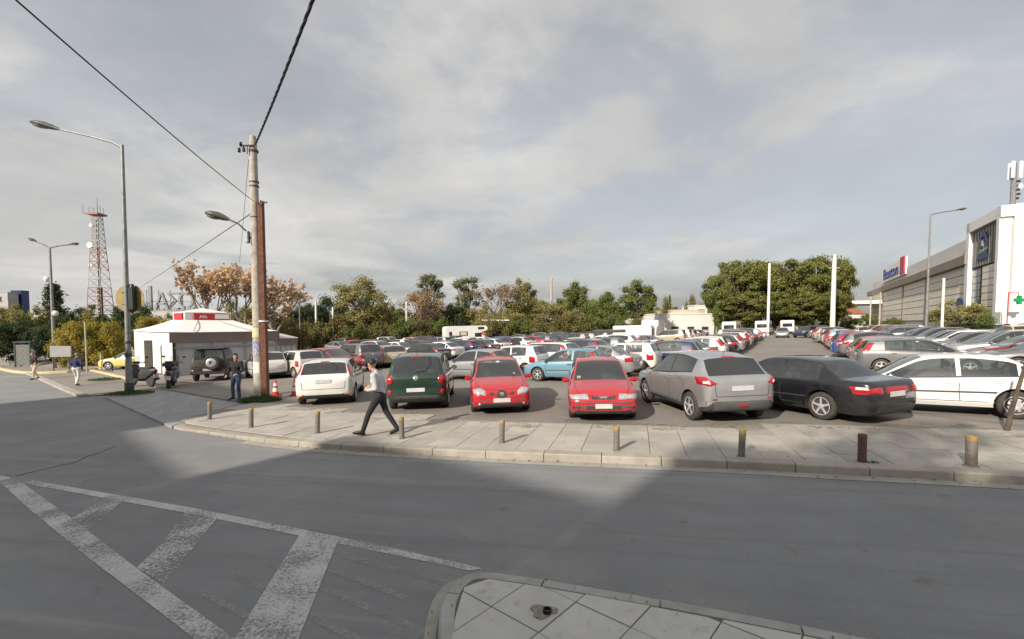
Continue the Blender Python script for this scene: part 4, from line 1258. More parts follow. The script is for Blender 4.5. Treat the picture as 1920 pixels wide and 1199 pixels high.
# tall street lamp on the far corner
p = G(243, 737, .1); Y = p.y; z0 = gz(p.x, p.y) + .05
top = AT(229, 272, Y); hd = AT(112, 243, Y); tip = AT(57, 230, Y)
e = empty('street_lamp', (p.x, p.y, z0), label='tall grey street lamp with one long arm at the left corner', cat='street lamp')
rel = lambda q: Vector(q) - Vector((p.x, p.y, z0))
t_ = rel(top)
MB().tube([(0, 0, 0), (0, 0, 1.2), tuple(t_ * .16 + Vector((0, 0, .0))), tuple(t_)], [.13, .12, .105, .06], 12).build('mast', 'galv', e, True)
MB().tube([(0, 0, .0), (0, 0, .5)], .17, 12).rbox((0, 0, .02), (.42, .42, .05), .01).build('mast_base', 'galv_dark', e, True)
a0, a1 = rel(top) - Vector((0, 0, .12)), rel(hd)
MB().tube([tuple(a0), tuple(a0 + (a1 - a0) * .15 + Vector((0, 0, .1))), tuple(a0 + (a1 - a0) * .5 + Vector((0, 0, .08))), tuple(a1)], [.045, .04, .035, .03], 8).build('arm', 'galv', e, True)
lantern(e, a1, rel(tip) - a1, (rel(tip) - a1).length, .25)
MB().lathe([(.135, 0), (.135, .16)], (0, 0, 1.62), n=12).lathe([(.13, 0), (.13, .1)], (0, 0, 2.2), n=12).build('strap', 'galv_dark', e, True)
# round sign seen from behind, and the signal head beside it, both hung on the lamp post
sc = rel(AT(243, 560, Y + .12))
i_ = MB().lathe([(.0, 0), (.60, 0), (.62, -.01), (.62, -.03), (0, -.03)], (0, 0, 0), axis='Y', n=36).build('round_sign', 'ochre', None, True)
i_.parent = e; i_.location = (sc.x, .16, sc.z)
MB().box((0, .09, sc.z + .25), (.5, .04, .05)).box((0, .09, sc.z - .25), (.5, .04, .05)).build('sign_bracket', 'galv_dark', e)
sg = MB().rbox((.27, .0, sc.z - .02), (.24, .2, .95), .03).build('signal_head', 'signal_green', e)
for k in range(3): MB().tube([(.27, .1, sc.z + .28 - k * .3), (.27, .28, sc.z + .26 - k * .3)], [.11, .1], 10).build('visor', 'signal_green', sg)
MB().tube([(.27, 0, sc.z + .45), (.27, 0, sc.z + .62)], [.11, .05], 10).build('signal_cap', 'signal_green', sg)

# concrete utility pole
p = G(487, 751, .1); Y = p.y; z0 = gz(p.x, p.y) + .05
e = empty('utility_pole', (p.x, p.y, z0), label='tall pale concrete utility pole carrying a lamp and cables', cat='utility pole')
O = Vector((p.x, p.y, z0)); rel = lambda q: Vector(q) - O
t_ = rel(AT(474, 256, Y))
MB().tube([(0, 0, -.1), tuple(t_ * .33), tuple(t_ * .66), tuple(t_ * .97), tuple(t_)], [.19, .17, .15, .125, .10], 14).build('shaft', 'concrete_pole', e, True)
lp0, lp1, lp2 = rel(AT(472, 440, Y)), rel(AT(440, 416, Y)), rel(AT(396, 404, Y))
b = MB().tube([tuple(lp0 + Vector((.0, -.1, -.18))), tuple(lp0 + Vector((-.02, -.2, .02))), tuple((lp0 + lp1) / 2 + Vector((0, -.28, .09))), tuple(lp1 + Vector((0, -.3, 0)))], .03, 8)
b.build('lamp_arm', 'galv_dark', e, True)
MB().rbox(tuple(lp0 + Vector((-.06, -.16, -.12))), (.12, .16, .42), .02).build('lamp_box', 'galv', e)
lantern(e, lp1 + Vector((0, -.3, 0)), lp2 - lp1, (lp2 - lp1).length, .25)
ip = rel(AT(475, 278, Y))
b = MB().tube([tuple(ip + Vector((.1, -.12, .05))), tuple(ip + Vector((-.3, -.2, .0)))], .03, 6).tube([tuple(ip + Vector((-.12, -.16, 0))), tuple(ip + Vector((-.12, -.18, -.28)))], .018, 6)
b.build('cross_arm', 'galv_dark', e, True)
for q in ((-.32, -.2, 0.06), (-.22, -.2, -.12), (-.38, -.2, -.14)):
    c = ip + Vector(q)
    MB().lathe([(.02, -.09), (.06, -.07), (.035, -.04), (.06, -.01), (.035, .02), (.05, .05), (.015, .08)], tuple(c), n=10).build('insulator', 'ceramic_dark', e, True)
for k, (py, hgt) in enumerate(((284, .07), (342, .05), (350, .05), (408, .04))):
    c = rel(AT(475 + (py - 256) * .02, py, Y)); MB().lathe([(.155, -hgt / 2), (.155, hgt / 2)], tuple(c), n=14).build('band', 'galv_dark' if k else 'rust', e, True)
for nm, z_, m_, h_ in (('poster', 1.95, 'poster_blue', .5), ('poster', 2.5, 'poster_yellow', .34), ('poster', 1.25, 'white_band', .4)):
    b = MB(); n = 7
    vs = [(.186 * math.sin(R(-75 + 110 * k / n)), -.186 * math.cos(R(-75 + 110 * k / n)), z_ + s_ * h_ / 2) for s_ in (-1, 1) for k in range(n + 1)]
    b.add(vs, [(k, k + 1, n + 2 + k, n + 1 + k) for k in range(n)]).build(nm, m_, e, True)
# rusty square pole beside it
q_ = G(493, 752, .1); z1 = gz(q_.x, q_.y) + .05
e2 = empty('steel_pole', (q_.x, q_.y + .12, z1), label='rusty brown square steel pole beside the concrete utility pole', cat='pole')
ht = AT(491, 380, q_.y + .12).z - z1
MB().box((.03, 0, ht / 2), (.20, .20, ht), taper=(.82, .82)).build('shaft', 'rust', e2)
MB().box((.03, 0, .06), (.36, .36, .14), taper=(.8, .8)).build('foot', 'rust', e2)
MB().tube([(.03, 0, ht), (.05, -.05, ht + .04), (.25, -.1, ht - .03), (.30, -.1, ht - .02)], .03, 6).build('stub_bracket', 'galv_dark', e2, True)
MB().lathe([(.16, -.03), (.16, .03)], (.03, 0, 2.9), n=12).build('strap', 'pole_white', e2, True)

# overhead cables
def cable(name, a, b, sag, r, label, twist=False):
    a, b = Vector(a), Vector(b); n = 60
    pts = [a.lerp(b, k / n) - Vector((0, 0, 4 * sag * (k / n) * (1 - k / n))) for k in range(n + 1)]
    mb = MB()
    if twist:
        n = 260
        pts = [a.lerp(b, k / n) - Vector((0, 0, 4 * sag * (k / n) * (1 - k / n))) for k in range(n + 1)]
        for ph in (0, 2 * PI / 3, 4 * PI / 3):
            mb.tube([q + Vector((math.cos(k * .55 + ph), math.sin(k * .55 + ph) * .4, math.sin(k * .55 + ph))) * r for k, q in enumerate(pts)], r * .95, 5)
    else: mb.tube(pts, r, 6)
    o = mb.build(name, 'cable', None, True); tag(o, label, 'cable'); return o
pt = Vector((p.x, p.y, z0)) + t_ * .97
k1 = AT(566, -4, 8.6); d1 = (k1 - pt)
cable('overhead_cable', pt + Vector((.12, -.05, 0)), pt + d1 * 3.2, .45, .02, 'thick twisted black cable running from the pole top over the road', True)
pm = Vector(AT(468, 372, Y)); k2 = AT(64, -4, 6.3)
cable('overhead_wire', pm, pm + (k2 - pm) * 2.2, .25, .012, 'thin black wire running from the pole to the upper left')
cable('stay_wire', AT(466, 300, Y), AT(449, 492, Y + 8), .05, .008, 'thin stay wire hanging down behind the utility pole')
cable('service_wire', AT(472, 400, Y), AT(208, 572, 118), .2, .016, 'thin faint wire running left from the pole lamp')

# weeds round the poles
def tuft(name, c, n, rad, h, label):
    b = MB()
    for _ in range(n):
        a = random.uniform(0, 2 * PI); r = rad * math.sqrt(random.random()); x, y = c[0] + r * math.cos(a), c[1] + r * math.sin(a) * .7
        z = gz(x, y) + .10; hh = h * random.uniform(.4, 1) * (1 - .5 * r / rad); t = random.uniform(0, 2 * PI); w = random.uniform(.008, .016); ln = hh * .6
        dx, dy = math.cos(t), math.sin(t)
        b.add([(x - dy * w, y + dx * w, z), (x + dy * w, y - dx * w, z), (x + dx * ln * .4 + dy * w * .7, y + dy * ln * .4 - dx * w * .7, z + hh * .7), (x + dx * ln, y + dy * ln, z + hh)], [(0, 1, 2), (0, 2, 3)])
    tag(b.build(name, 'grass'), label, kind='stuff')
tuft('weeds', G(487, 752), 900, .75, .28, 'green weeds at the foot of the utility poles')
tuft('weeds', G(243, 738), 700, .95, .2, 'green weeds at the foot of the street lamp')
tuft('weeds', G(1634, 869), 60, .12, .09, 'small weed beside the rusty bollard')
tuft('weeds', G(196, 712), 500, .9, .2, 'weeds along the kerb by the tent')

# traffic cones
for i, (x, y, lb) in enumerate(((517, 743, 'red and white traffic cone beside the rusty pole'), (553, 742, 'traffic cone half hidden behind the white hatchback'))):
    c = G(x, y, .11); e = empty('traffic_cone', (c.x, c.y, gz(c.x, c.y) + .11), label=lb, cat='traffic cone', group='traffic cones')
    MB().rbox((0, 0, .02), (.34, .34, .04), .012).build('base', 'cone_red', e)
    MB().lathe([(.13, .04), (.03, .62), (.018, .63), (0, .63)], n=18).build('cone', 'cone_red', e, True)
    MB().lathe([(.108, .18), (.082, .32)], n=18).lathe([(.070, .40), (.052, .50)], n=18).build('band', 'white_band', e, True)
# thin leaning sapling stake at the right edge
c = G(1888, 808); mat('bark', (.11, .085, .065), .9, var=.4, vscale=12, bump=.5, bscale=30)
b = MB().tube([(0, 0, 0), (.12, .03, .5), (.30, .05, 1.1), (.42, .05, 1.6)], [.045, .04, .032, .02], 8)
tag(b.build('sapling', 'bark', None, True, (c.x, c.y, gz(c.x, c.y) + .1)), 'thin leaning bare tree trunk at the right edge before the white liftback', 'sapling')

# ------------------------------------------------------------------ lamps and posts further off
def post(name, px, py_top, py_bot, Y, r0, r1, m, label, cat, arms=()):
    a = AT(px, py_bot, Y); z = min(gz(a.x, Y), a.z); t = AT(px, py_top, Y)
    e = empty(name, (t.x, Y, z), label=label, cat=cat)
    MB().tube([(0, 0, 0), (0, 0, t.z - z)], [r0, r1], 10).build('mast', m, e, True)
    for (ax, ay, hx, hy) in arms:
        q0 = AT(ax, ay, Y) - Vector((t.x, Y, z)); q1 = AT(hx, hy, Y) - Vector((t.x, Y, z))
        MB().tube([(0, 0, t.z - z - .05), tuple(q0 * .5 + Vector((0, 0, (t.z - z) * .5 + .02))), tuple(q0)], r1 * .8, 6).build('arm', m, e, True)
        lantern(e, q0, q1 - q0, (q1 - q0).length, .2)
    return e, t.z - z
e, h = post('double_lamp', 93, 464, 650, 40, .15, .08, 'galv', 'double-armed street lamp at the far left above the shrubs', 'street lamp', [(70, 454, 53, 447), (130, 459, 148, 457)])
for px, py in ((88, 524), (104, 588)):
    c = AT(px, py, 40) - e.location
    MB().lathe([(.02, -.25), (.16, -.18), (.24, 0), (.16, .2), (0, .25)], tuple(c), n=12).build('globe', 'white_band', e, True)
post('car_park_lamp', 1745, 402, 640, 47, .14, .07, 'galv', 'tall lamp post before the mall with its arm to the right', 'street lamp', [(1790, 395, 1813, 391)])
post('car_park_post', 1770, 522, 640, 50, .14, .12, 'pole_white', 'shorter white post just right of the mall lamp post', 'post')
post('sign_post', 1633, 556, 628, 72, .12, .11, 'concrete_pole', 'left one of two thin posts before the mall entrance', 'post')
post('sign_post', 1651, 548, 630, 74, .12, .11, 'concrete_pole', 'right one of two thin posts before the mall entrance', 'post')
post('white_post', 1443, 494, 628, 78, .24, .2, 'pole_white', 'white post before the pines at the head of the aisle', 'post')
e, h = post('white_utility_pole', 1565, 478, 626, 76, .40, .30, 'pole_white', 'thick white utility pole with short cross arms right of the pines', 'utility pole')
MB().box((0, 0, h - .6), (2.4, .15, .15)).box((0, 0, h - 2.2), (1.8, .15, .15)).build('cross_arm', 'concrete_pole', e)
for x in (-1.1, -.4, .4, 1.1): MB().lathe([(.05, 0), (.12, .1), (.05, .25), (.1, .35), (0, .42)], (x, 0, h - .5), n=8).build('insulator', 'ceramic_dark', e, True)
post('pale_post', 592, 566, 640, 70, .17, .15, 'pole_white', 'pale post left of the autumn yellow tree, left one of two', 'post')
post('pale_post', 624, 576, 640, 70, .17, .15, 'pole_white', 'pale post left of the autumn yellow tree, right one of two', 'post')
post('pale_post', 762, 566, 640, 75, .17, .15, 'pole_white', 'pale post beside the pinkish brown tree', 'post')
post('far_double_lamp', 561, 556, 640, 62, .1, .06, 'galv', 'slim double lamp behind the tent', 'street lamp', [(553, 556, 546, 557), (570, 552, 577, 549)])
e, h = post('power_pole', 1034, 522, 625, 110, .35, .25, 'concrete_pole', 'power pole with cross arms standing behind the trees', 'utility pole')
for z_, w_ in ((.2, 2.6), (1.6, 1.8), (2.6, 2.4)): MB().box((0, 0, h - z_), (w_, .2, .2)).build('cross_arm', 'concrete_pole', e)

# ------------------------------------------------------------------ lattice radio mast
mat('mast_red', (.38, .15, .12), .6, var=.3, vscale=2); mat('mast_white', (.48, .47, .45), .6, var=.2, vscale=2)
mat('mast_green', (.02, .085, .05), .6, var=.3, vscale=2)
Y = 130; base = AT(190, 612, Y); tp = AT(187, 404, Y)
e = empty('radio_mast', (base.x, Y, gz(base.x, Y)), label='red and white lattice radio mast on the left skyline', cat='radio mast')
z00 = e.location.z; Hh = tp.z - z00
zk = lambda py: AT(190, py, Y).z - z00
lv = [(612, 5.6), (590, 5.1), (556, 4.5), (540, 4.25), (507, 3.6), (474, 3.0), (465, 2.85), (440, 2.5), (420, 2.25), (404, 2.1)]
lv = [(zk(a), w * .41) for a, w in lv]; lv[0] = (0, 2.5)
for i in range(len(lv) - 1):
    (za, wa), (zb_, wb) = lv[i], lv[i + 1]
    b = MB()
    C4 = lambda z, w: [Vector((-w, -w, z)), Vector((w, -w, z)), Vector((w, w, z)), Vector((-w, w, z))]
    A, B_ = C4(za, wa), C4(zb_, wb)
    sub = max(1, round((zb_ - za) / (2 * wa) * 1.3))
    for k in range(4): b.tube([A[k], B_[k]], .085, 4)
    for s_ in range(sub):
        P_ = [A[k].lerp(B_[k], s_ / sub) for k in range(4)]; Q_ = [A[k].lerp(B_[k], (s_ + 1) / sub) for k in range(4)]
        for k in range(4):
            b.tube([P_[k], Q_[(k + 1) % 4]], .05, 4); b.tube([P_[(k + 1) % 4], Q_[k]], .05, 4); b.tube([Q_[k], Q_[(k + 1) % 4]], .07, 4)
    b.build('lattice_section', 'mast_red' if i in (0, 1, 2, 4, 5) else 'mast_white', e)
b = MB().tube([(0, 0, 0), (0, 0, zk(540))], .6, 10); b.build('cable_duct', 'mast_green', e)
for k in range(9): MB().box((0, -.78, zk(608) + (zk(545) - zk(608)) * k / 8), (1.0, .12, .35)).build('rung', 'mast_white', e)
MB().tube([(0, 0, zk(540)), (0, 0, zk(410))], .28, 8).build('feeder', 'galv_dark', e)
MB().box((0, 0, Hh + .2), (3.2, 3.2, .5)).build('platform', 'mast_red', e)
MB().box((-1.7, 0, Hh + .5), (3.6, .2, .2)).build('boom', 'galv_dark', e)
MB().tube([(.2, 0, Hh), (.2, 0, zk(372))], [.14, .05], 6).build('antenna', 'galv', e)
for x, z_ in ((-3.9, 2.6), (-2.2, 2.0), (1.0, 2.4), (1.9, 1.8), (-.9, 1.8)): MB().tube([(x, 0, Hh + .3), (x, 0, Hh + .3 + z_)], .07, 5).build('antenna', 'galv', e)
for px, py, r in ((176, 461, .85), (178, 424, .5), (177, 497, .5)):
    c = AT(px, py, Y) - e.location
    MB().lathe([(0, .25), (r * .6, .1), (r, -.15), (r * .98, -.2), (0, -.05)], tuple(c + Vector((0, -1.2, 0))), axis='Y', n=18).build('dish', 'white_band', e, True)

# ------------------------------------------------------------------ letters on a roof frame
mat('letter_grey', (.20, .205, .21), .5, .2)
def text_obj(name, s, size, depth, m, parent=None, loc=(0, 0, 0), rot=(PI / 2, 0, 0), align='CENTER', xs=1.0):
    cu = bpy.data.curves.new(name, 'FONT'); cu.body = s; cu.size = size; cu.extrude = depth; cu.align_x = align
    o = bpy.data.objects.new(name, cu); COL.objects.link(o)
    me = eval_mesh(o); bpy.data.objects.remove(o)
    me.materials.clear(); me.materials.append(M(m))
    for v in me.vertices: v.co.x *= xs
    o = link(name, me, parent); o.location = loc; o.rotation_euler = rot
    return o
Yl = 95; c0 = AT(318, 582, Yl)
e = empty('rooftop_sign', (c0.x, Yl, c0.z), label='grey Greek letters standing on a roof frame behind the tent', cat='sign')
xw = 0
for ch, px, sz in (('Ι', 283, 6.8), ('Α', 304, 4.9), ('Σ', 327, 4.9), ('Ω', 350, 4.9)):
    x = AT(px, 582, Yl).x - c0.x
    text_obj('letter', ch, sz, .2, 'letter_grey', e, (x, 0, .1))
MB().box((0, 0, -.1), (10.5, .3, .25)).box((0, .3, 1.8), (10.5, .12, .12)).build('frame', 'letter_grey', e)
for x in (-5, -2.5, 0, 2.5, 5): MB().tube([(x, .4, -.1), (x, .4, 4.2)], .08, 5).build('strut', 'letter_grey', e)
e['label'] = 'grey Greek letters standing on a roof frame behind the tent'
mat('far_wall', (.42, .42, .42), .8, var=.2, vscale=.5)
bl = empty('office_block', (c0.x, Yl + 8, gz(c0.x, Yl)), label='low grey office block under the roof letters behind the trees', cat='building')
hb = c0.z - .25 - gz(c0.x, Yl)
MB().box((0, 0, hb / 2), (14, 17, hb)).build('wall', 'far_wall', bl)

# ------------------------------------------------------------------ fallen leaves and grit along the kerb
mat('litter', (.20, .13, .06), .9, island=.7)
b = MB(); rg_ = random.Random(5)
def scrap(x, y, dz, s_):
    t = rg_.uniform(0, 6.28); z = gz(x, y) + dz; k = rg_.uniform(.5, .9)
    b.add([(x + s_ * math.cos(t + a) * (1 if i % 2 else k), y + s_ * math.sin(t + a) * (1 if i % 2 else k), z + rg_.uniform(0, .012)) for i, a in enumerate((0, 1.57, 3.14, 4.71))], [(0, 1, 2, 3)])
for _ in range(420):
    i = rg_.randrange(20, len(KL) - 2); p_ = KL[i]; n_ = (KL[i + 1] - KL[i]).normalized(); n_ = Vector((-n_.y, n_.x))
    q_ = p_ + n_ * -abs(rg_.gauss(.03, .10)); scrap(q_.x, q_.y, .010, rg_.uniform(.008, .028))
for _ in range(240):
    i = rg_.randrange(30, len(KL) - 2); p_ = KL[i]; n_ = (KL[i + 1] - KL[i]).normalized(); n_ = Vector((-n_.y, n_.x))
    q_ = p_ + n_ * rg_.uniform(.2, 3.0); scrap(q_.x, q_.y, .130, rg_.uniform(.006, .022))
for _ in range(160):
    i = rg_.randrange(2, len(IL) - 2); p_ = IL[i]; q_ = p_ + Vector((rg_.gauss(0, .12), rg_.gauss(.05, .10)))
    d_k = min((q_ - w_).length for w_ in IL[::5]); scrap(q_.x, q_.y, .012 if q_.y > p_.y else .131, rg_.uniform(.005, .014))
tag(b.build('leaf_litter', 'litter'), 'fallen leaves and grit along the kerbs', kind='stuff')

# sandy dirt where the slabs break off into the car park
worn('sandy_dirt', (.36, .31, .25), .80, 1.0, 9)
b = MB(); rg_ = random.Random(9); nb = 0
for i in range(len(BACK) - 1):
    a, c = Vector(BACK[i]), Vector(BACK[i + 1])
    if a.x < -9 or c.x > 16: continue
    for _ in range(int((c - a).length / .22)):
        p_ = a.lerp(c, rg_.random()) + Vector((0, rg_.gauss(-.05, .28))); r_ = rg_.uniform(.12, .5); n_ = 9; nb += 1
        pts = [(p_.x + r_ * rg_.uniform(.6, 1.3) * math.cos(2 * PI * k / n_), p_.y + .55 * r_ * rg_.uniform(.6, 1.3) * math.sin(2 * PI * k / n_)) for k in range(n_)]
        b.add([(x_, y_, gz(x_, y_) + .128 + nb * .00012) for x_, y_ in pts], [tuple(range(n_))])
tag(b.build('dirt', 'sandy_dirt'), 'sandy dirt along the broken back edge of the pavement', kind='stuff')
# ------------------------------------------------------------------ people
mat('skin', (.52, .30, .21), .55, var=.12, vscale=20); mat('hair_dark', (.018, .012, .009), .6, var=.4, vscale=40)
mat('hair_grey', (.22, .17, .13), .7, var=.4, vscale=40)
mat('sweater_grey', (.52, .52, .54), .9, var=.15, vscale=9, bump=.3, bscale=30); mat('trouser_black', (.022, .022, .026), .85, var=.3, vscale=8, bump=.3, bscale=20)
mat('shoe_black', (.012, .012, .012), .4); mat('shirt_black', (.018, .018, .022), .85, var=.3, vscale=9, bump=.3, bscale=24)
mat('jeans', (.055, .105, .21), .85, var=.35, vscale=7, col2=(.03, .055, .12), bump=.3, bscale=24); mat('shirt_navy', (.02, .035, .12), .85, var=.3, vscale=8)
mat('trouser_white', (.62, .60, .57), .85, var=.12, vscale=8); mat('trouser_tan', (.55, .45, .36), .85, var=.15, vscale=8); mat('shoe_grey', (.10, .10, .10), .6)
mat('phone_black', (.01, .01, .012), .15, coat=.6); mat('paper', (.62, .58, .5), .7)
def person(name, loc, face, J, mats, label, hair='hair_dark', voxel=.011, longhair=False, grip=None, print_=None, scale=1.0):
    """J: joints in metres, x right of the figure, y the way it faces, z up. The body is grown as one surface round its limbs."""
    V = lambda k: Vector(J[k])
    caps = []                                     # (a, b, ra, rb, material)
    def cap(a, b, ra, rb, m): caps.append((Vector(a), Vector(b), ra, rb, m))
    T, B, K_, S_ = 'top', 'bottom', 'skin', 'shoe'
    hip, chest, neck, head = V('hip'), V('chest'), V('neck'), V('head')
    rx = (V('shR') - V('shL')).normalized()
    cap(hip - rx * .075, hip + rx * .075, .118, .118, B)
    cap(hip + Vector((0, -.02, .0)) - rx * .06, hip + Vector((0, -.02, 0)) + rx * .06, .125, .125, B)
    w = hip.lerp(chest, .42)
    cap(hip + Vector((0, 0, .07)), w, .145, .135, T); cap(w - rx * .05, w + rx * .05, .118, .118, T)
    cap(chest - rx * .085, chest + rx * .085, .122, .122, T)
    cap(w, chest, .135, .15, T)
    for s_, sd_ in (('R', 1), ('L', -1)):
        sh, el, wr = V('sh' + s_), V('el' + s_), V('wr' + s_)
        cap(chest + rx * sd_ * .07 + Vector((0, 0, .06)), sh, .095, .075, T)
        sl = mats.get('sleeve', 'long')
        cap(sh, el, .072, .052, T)
        if sl == 'long': cap(el, el.lerp(wr, .92), .053, .038, T); cap(el.lerp(wr, .85), wr, .032, .027, K_)
        else: cap(el, wr, .045, .028, K_)
        d = (wr - el).normalized(); hd = Vector(J.get('hd' + s_, tuple(d))).normalized()
        side = Vector(J.get('th' + s_, tuple(rx * -sd_))).normalized(); side = (side - hd * side.dot(hd)).normalized()
        nrm = hd.cross(side)
        pl = wr + hd * .085
        for q in (-.026, 0, .026): cap(wr + side * q * .5, pl + side * q, .020, .015, K_)
        curl = J.get('curl' + s_, .5)
        for q, ln in ((.033, .068), (.011, .078), (-.011, .072), (-.032, .055)):
            a = pl + side * q
            b1 = a + (hd * math.cos(curl) + nrm * math.sin(curl)) * ln * .55
            b2 = b1 + (hd * math.cos(curl * 2.2) + nrm * math.sin(curl * 2.2)) * ln * .5
            cap(a, b1, .0105, .0095, K_); cap(b1, b2, .0095, .008, K_)
        a = wr + hd * .03 + side * .03; b1 = a + (hd * .7 + side * .6 + nrm * .35).normalized() * .045; b2 = b1 + (hd + nrm * .5).normalized() * .032
        cap(a, b1, .014, .012, K_); cap(b1, b2, .012, .009, K_)
        hp, kn, an, to = hip + rx * sd_ * .095 + Vector((0, 0, -.03)), V('kn' + s_), V('an' + s_), V('to' + s_)
        cap(hp, kn, .098, .064, B); cap(hp + Vector((0, -.02, .02)), hp.lerp(kn, .4), .11, .088, B); cap(kn, kn.lerp(an, .35), .063, .061, B); cap(kn.lerp(an, .35), an + (kn - an) * .06, .061, .052, B)
        f = (to - an); f.z = 0
        fd = (to - an).normalized()
        heel = an + Vector((0, 0, -.055)) - (to - an) * .18
        cap(an + Vector((0, 0, -.02)), heel, .045, .036, S_); cap(heel, to, .036, .030, S_); cap(an + (to - an) * .3, to, .045, .030, S_)
    cap(chest + Vector((0, 0, .1)), neck, .075, .055, T); cap(neck - Vector((0, 0, .03)), head - Vector((0, 0, .07)), .054, .052, K_)
    lk = Vector(J.get('look', (0, 1, 0))).normalized(); hu = Vector((0, 0, 1)); hu = (hu - lk * hu.dot(lk) * .5).normalized(); hr = lk.cross(hu).normalized()
    cap(head + hu * .045 - lk * .018, head + hu * .03 + lk * .015, .088, .085, K_)
    cap(head + hu * .0, head - hu * .07 + lk * .04, .075, .048, K_); cap(head - hu * .02 + lk * .05, head - hu * .06 + lk * .05, .05, .04, K_)
    cap(head + hu * .015 + lk * .088, head - hu * .025 + lk * .104, .010, .015, K_)                       # nose
    cap(head - hu * .062 + lk * .083 - hr * .018, head - hu * .062 + lk * .083 + hr * .018, .009, .009, K_)   # mouth
    for q in (-1, 1):
        cap(head + hr * q * .082 + hu * .01, head + hr * q * .085 - hu * .03, .013, .010, K_)             # ears
        cap(head + hr * q * .02 + hu * .028 + lk * .078, head + hr * q * .045 + hu * .028 + lk * .07, .012, .012, K_)   # brow
    b = MB()
    for a, c, ra, rb, m in caps:
        n = 12; ax = c - a; L = ax.length; ax = ax.normalized() if L > 1e-6 else Vector((0, 0, 1))
        pts = []; rs = []
        for k in range(5): t = R(-90 + 22.5 * k); pts.append(a + ax * math.sin(t) * ra); rs.append(max(.0005, math.cos(t) * ra))
        for k in range(5): t = R(22.5 * k); pts.append(c + ax * math.sin(t) * rb); rs.append(max(.0005, math.cos(t) * rb))
        b.tube(pts, rs, n)
    o = b.build('tmp', 'skin')
    md = o.modifiers.new('r', 'REMESH'); md.mode = 'VOXEL'; md.voxel_size = voxel
    m2 = o.modifiers.new('s', 'SMOOTH'); m2.factor = .5; m2.iterations = 2
    me = eval_mesh(o); bpy.data.objects.remove(o)
    me.materials.clear()
    for k in ('skin', mats['top'], mats['bottom'], mats['shoe']): me.materials.append(M(k))
    idx = {'skin': 0, 'top': 1, 'bottom': 2, 'shoe': 3}
    for p in me.polygons:
        c = p.center; best = 9; bm_ = 'skin'
        for a, e_, ra, rb, m in caps:
            ax = e_ - a; t = max(0, min(1, (c - a).dot(ax) / max(ax.length_squared, 1e-9)))
            d = (c - a - ax * t).length - (ra + (rb - ra) * t)
            if d < best: best = d; bm_ = m
        p.material_index = idx[bm_]; p.use_smooth = True
    r = empty(name, loc, R(face), label, 'person'); r.scale = (scale,) * 3
    link('body', me, r)
    # hair: a cap over the skull
    hb = MB(); n1, n2 = 18, 9; vs = []
    back = .115 if longhair else .06
    for i in range(n2 + 1):
        ph = PI * .62 * i / n2
        for k in range(n1):
            th = 2 * PI * k / n1
            dv_ = hu * math.cos(ph) + (lk * math.cos(th) + hr * math.sin(th)) * math.sin(ph)
            front_ = lk.dot(dv_)
            drop = 1.0
            rr = .102 + random.uniform(-.003, .004)
            q = head + hu * .04 - lk * .004 + dv_ * rr
            if front_ > .35 and ph > PI * .28: q = head + hu * (.085 + .01 * math.sin(th * 5)) + (q - head - hu * .04).normalized() * .088 - hu * .02
            if longhair and front_ < .2 and i == n2: q -= hu * .09
            vs.append(q)
    fs = [(i * n1 + k, i * n1 + (k + 1) % n1, (i + 1) * n1 + (k + 1) % n1, (i + 1) * n1 + k) for i in range(n2) for k in range(n1)]
    hb.add(vs, fs).build('hair', hair, r, True, ang=80)
    for q in (-1, 1):
        MB().lathe([(0, -.008), (.008, -.004), (.009, 0), (.008, .004), (0, .008)], tuple(head + hr * q * .033 + hu * .008 + lk * .082), n=8).build('eye', 'hair_dark', r, True)
    if grip: grip(r, V, hr)
    if print_: print_(r, chest, rx)
    return r
# walking person in a grey sweatshirt, looking at the phone in the hands; faces left (-X)
J = dict(hip=(0, 0, .93), chest=(0, .05, 1.27), neck=(0, .08, 1.47), head=(0, .15, 1.615), shR=(.19, .06, 1.39), shL=(-.19, .06, 1.39), elR=(.23, -.06, 1.12), elL=(-.23, .0, 1.11), wrR=(.12, .20, 1.06), wrL=(-.12, .22, 1.05),
         hdR=(-.35, .85, .25), hdL=(.35, .85, .28), thR=(0, -.2, 1), thL=(0, -.2, 1), curlR=.75, curlL=.75,
         knR=(.10, -.13, .52), anR=(.10, -.38, .145), toR=(.10, -.22, .035), knL=(-.10, .22, .50), anL=(-.09, .36, .10), toL=(-.09, .565, .075), look=(0, .9, -.42))
pw = G(712, 817, .12)
wk = person('person', (pw.x, pw.y, gz(pw.x, pw.y) + .122), 88, J, dict(top='sweater_grey', bottom='trouser_black', shoe='shoe_black'), 'person in grey sweatshirt and black trousers walking left along the pavement', scale=.985)
ph = MB().rbox((0, 0, 0), (.075, .012, .15), .005).build('mobile_phone', 'phone_black')
ph.matrix_world = Matrix.Translation(wk.location) @ Matrix.Rotation(R(88), 4, 'Z') @ Matrix.Translation((0, .335, 1.10)) @ Matrix.Rotation(R(-48), 4, 'X')
tag(ph, 'black mobile phone in the hands of the walking person', 'phone')
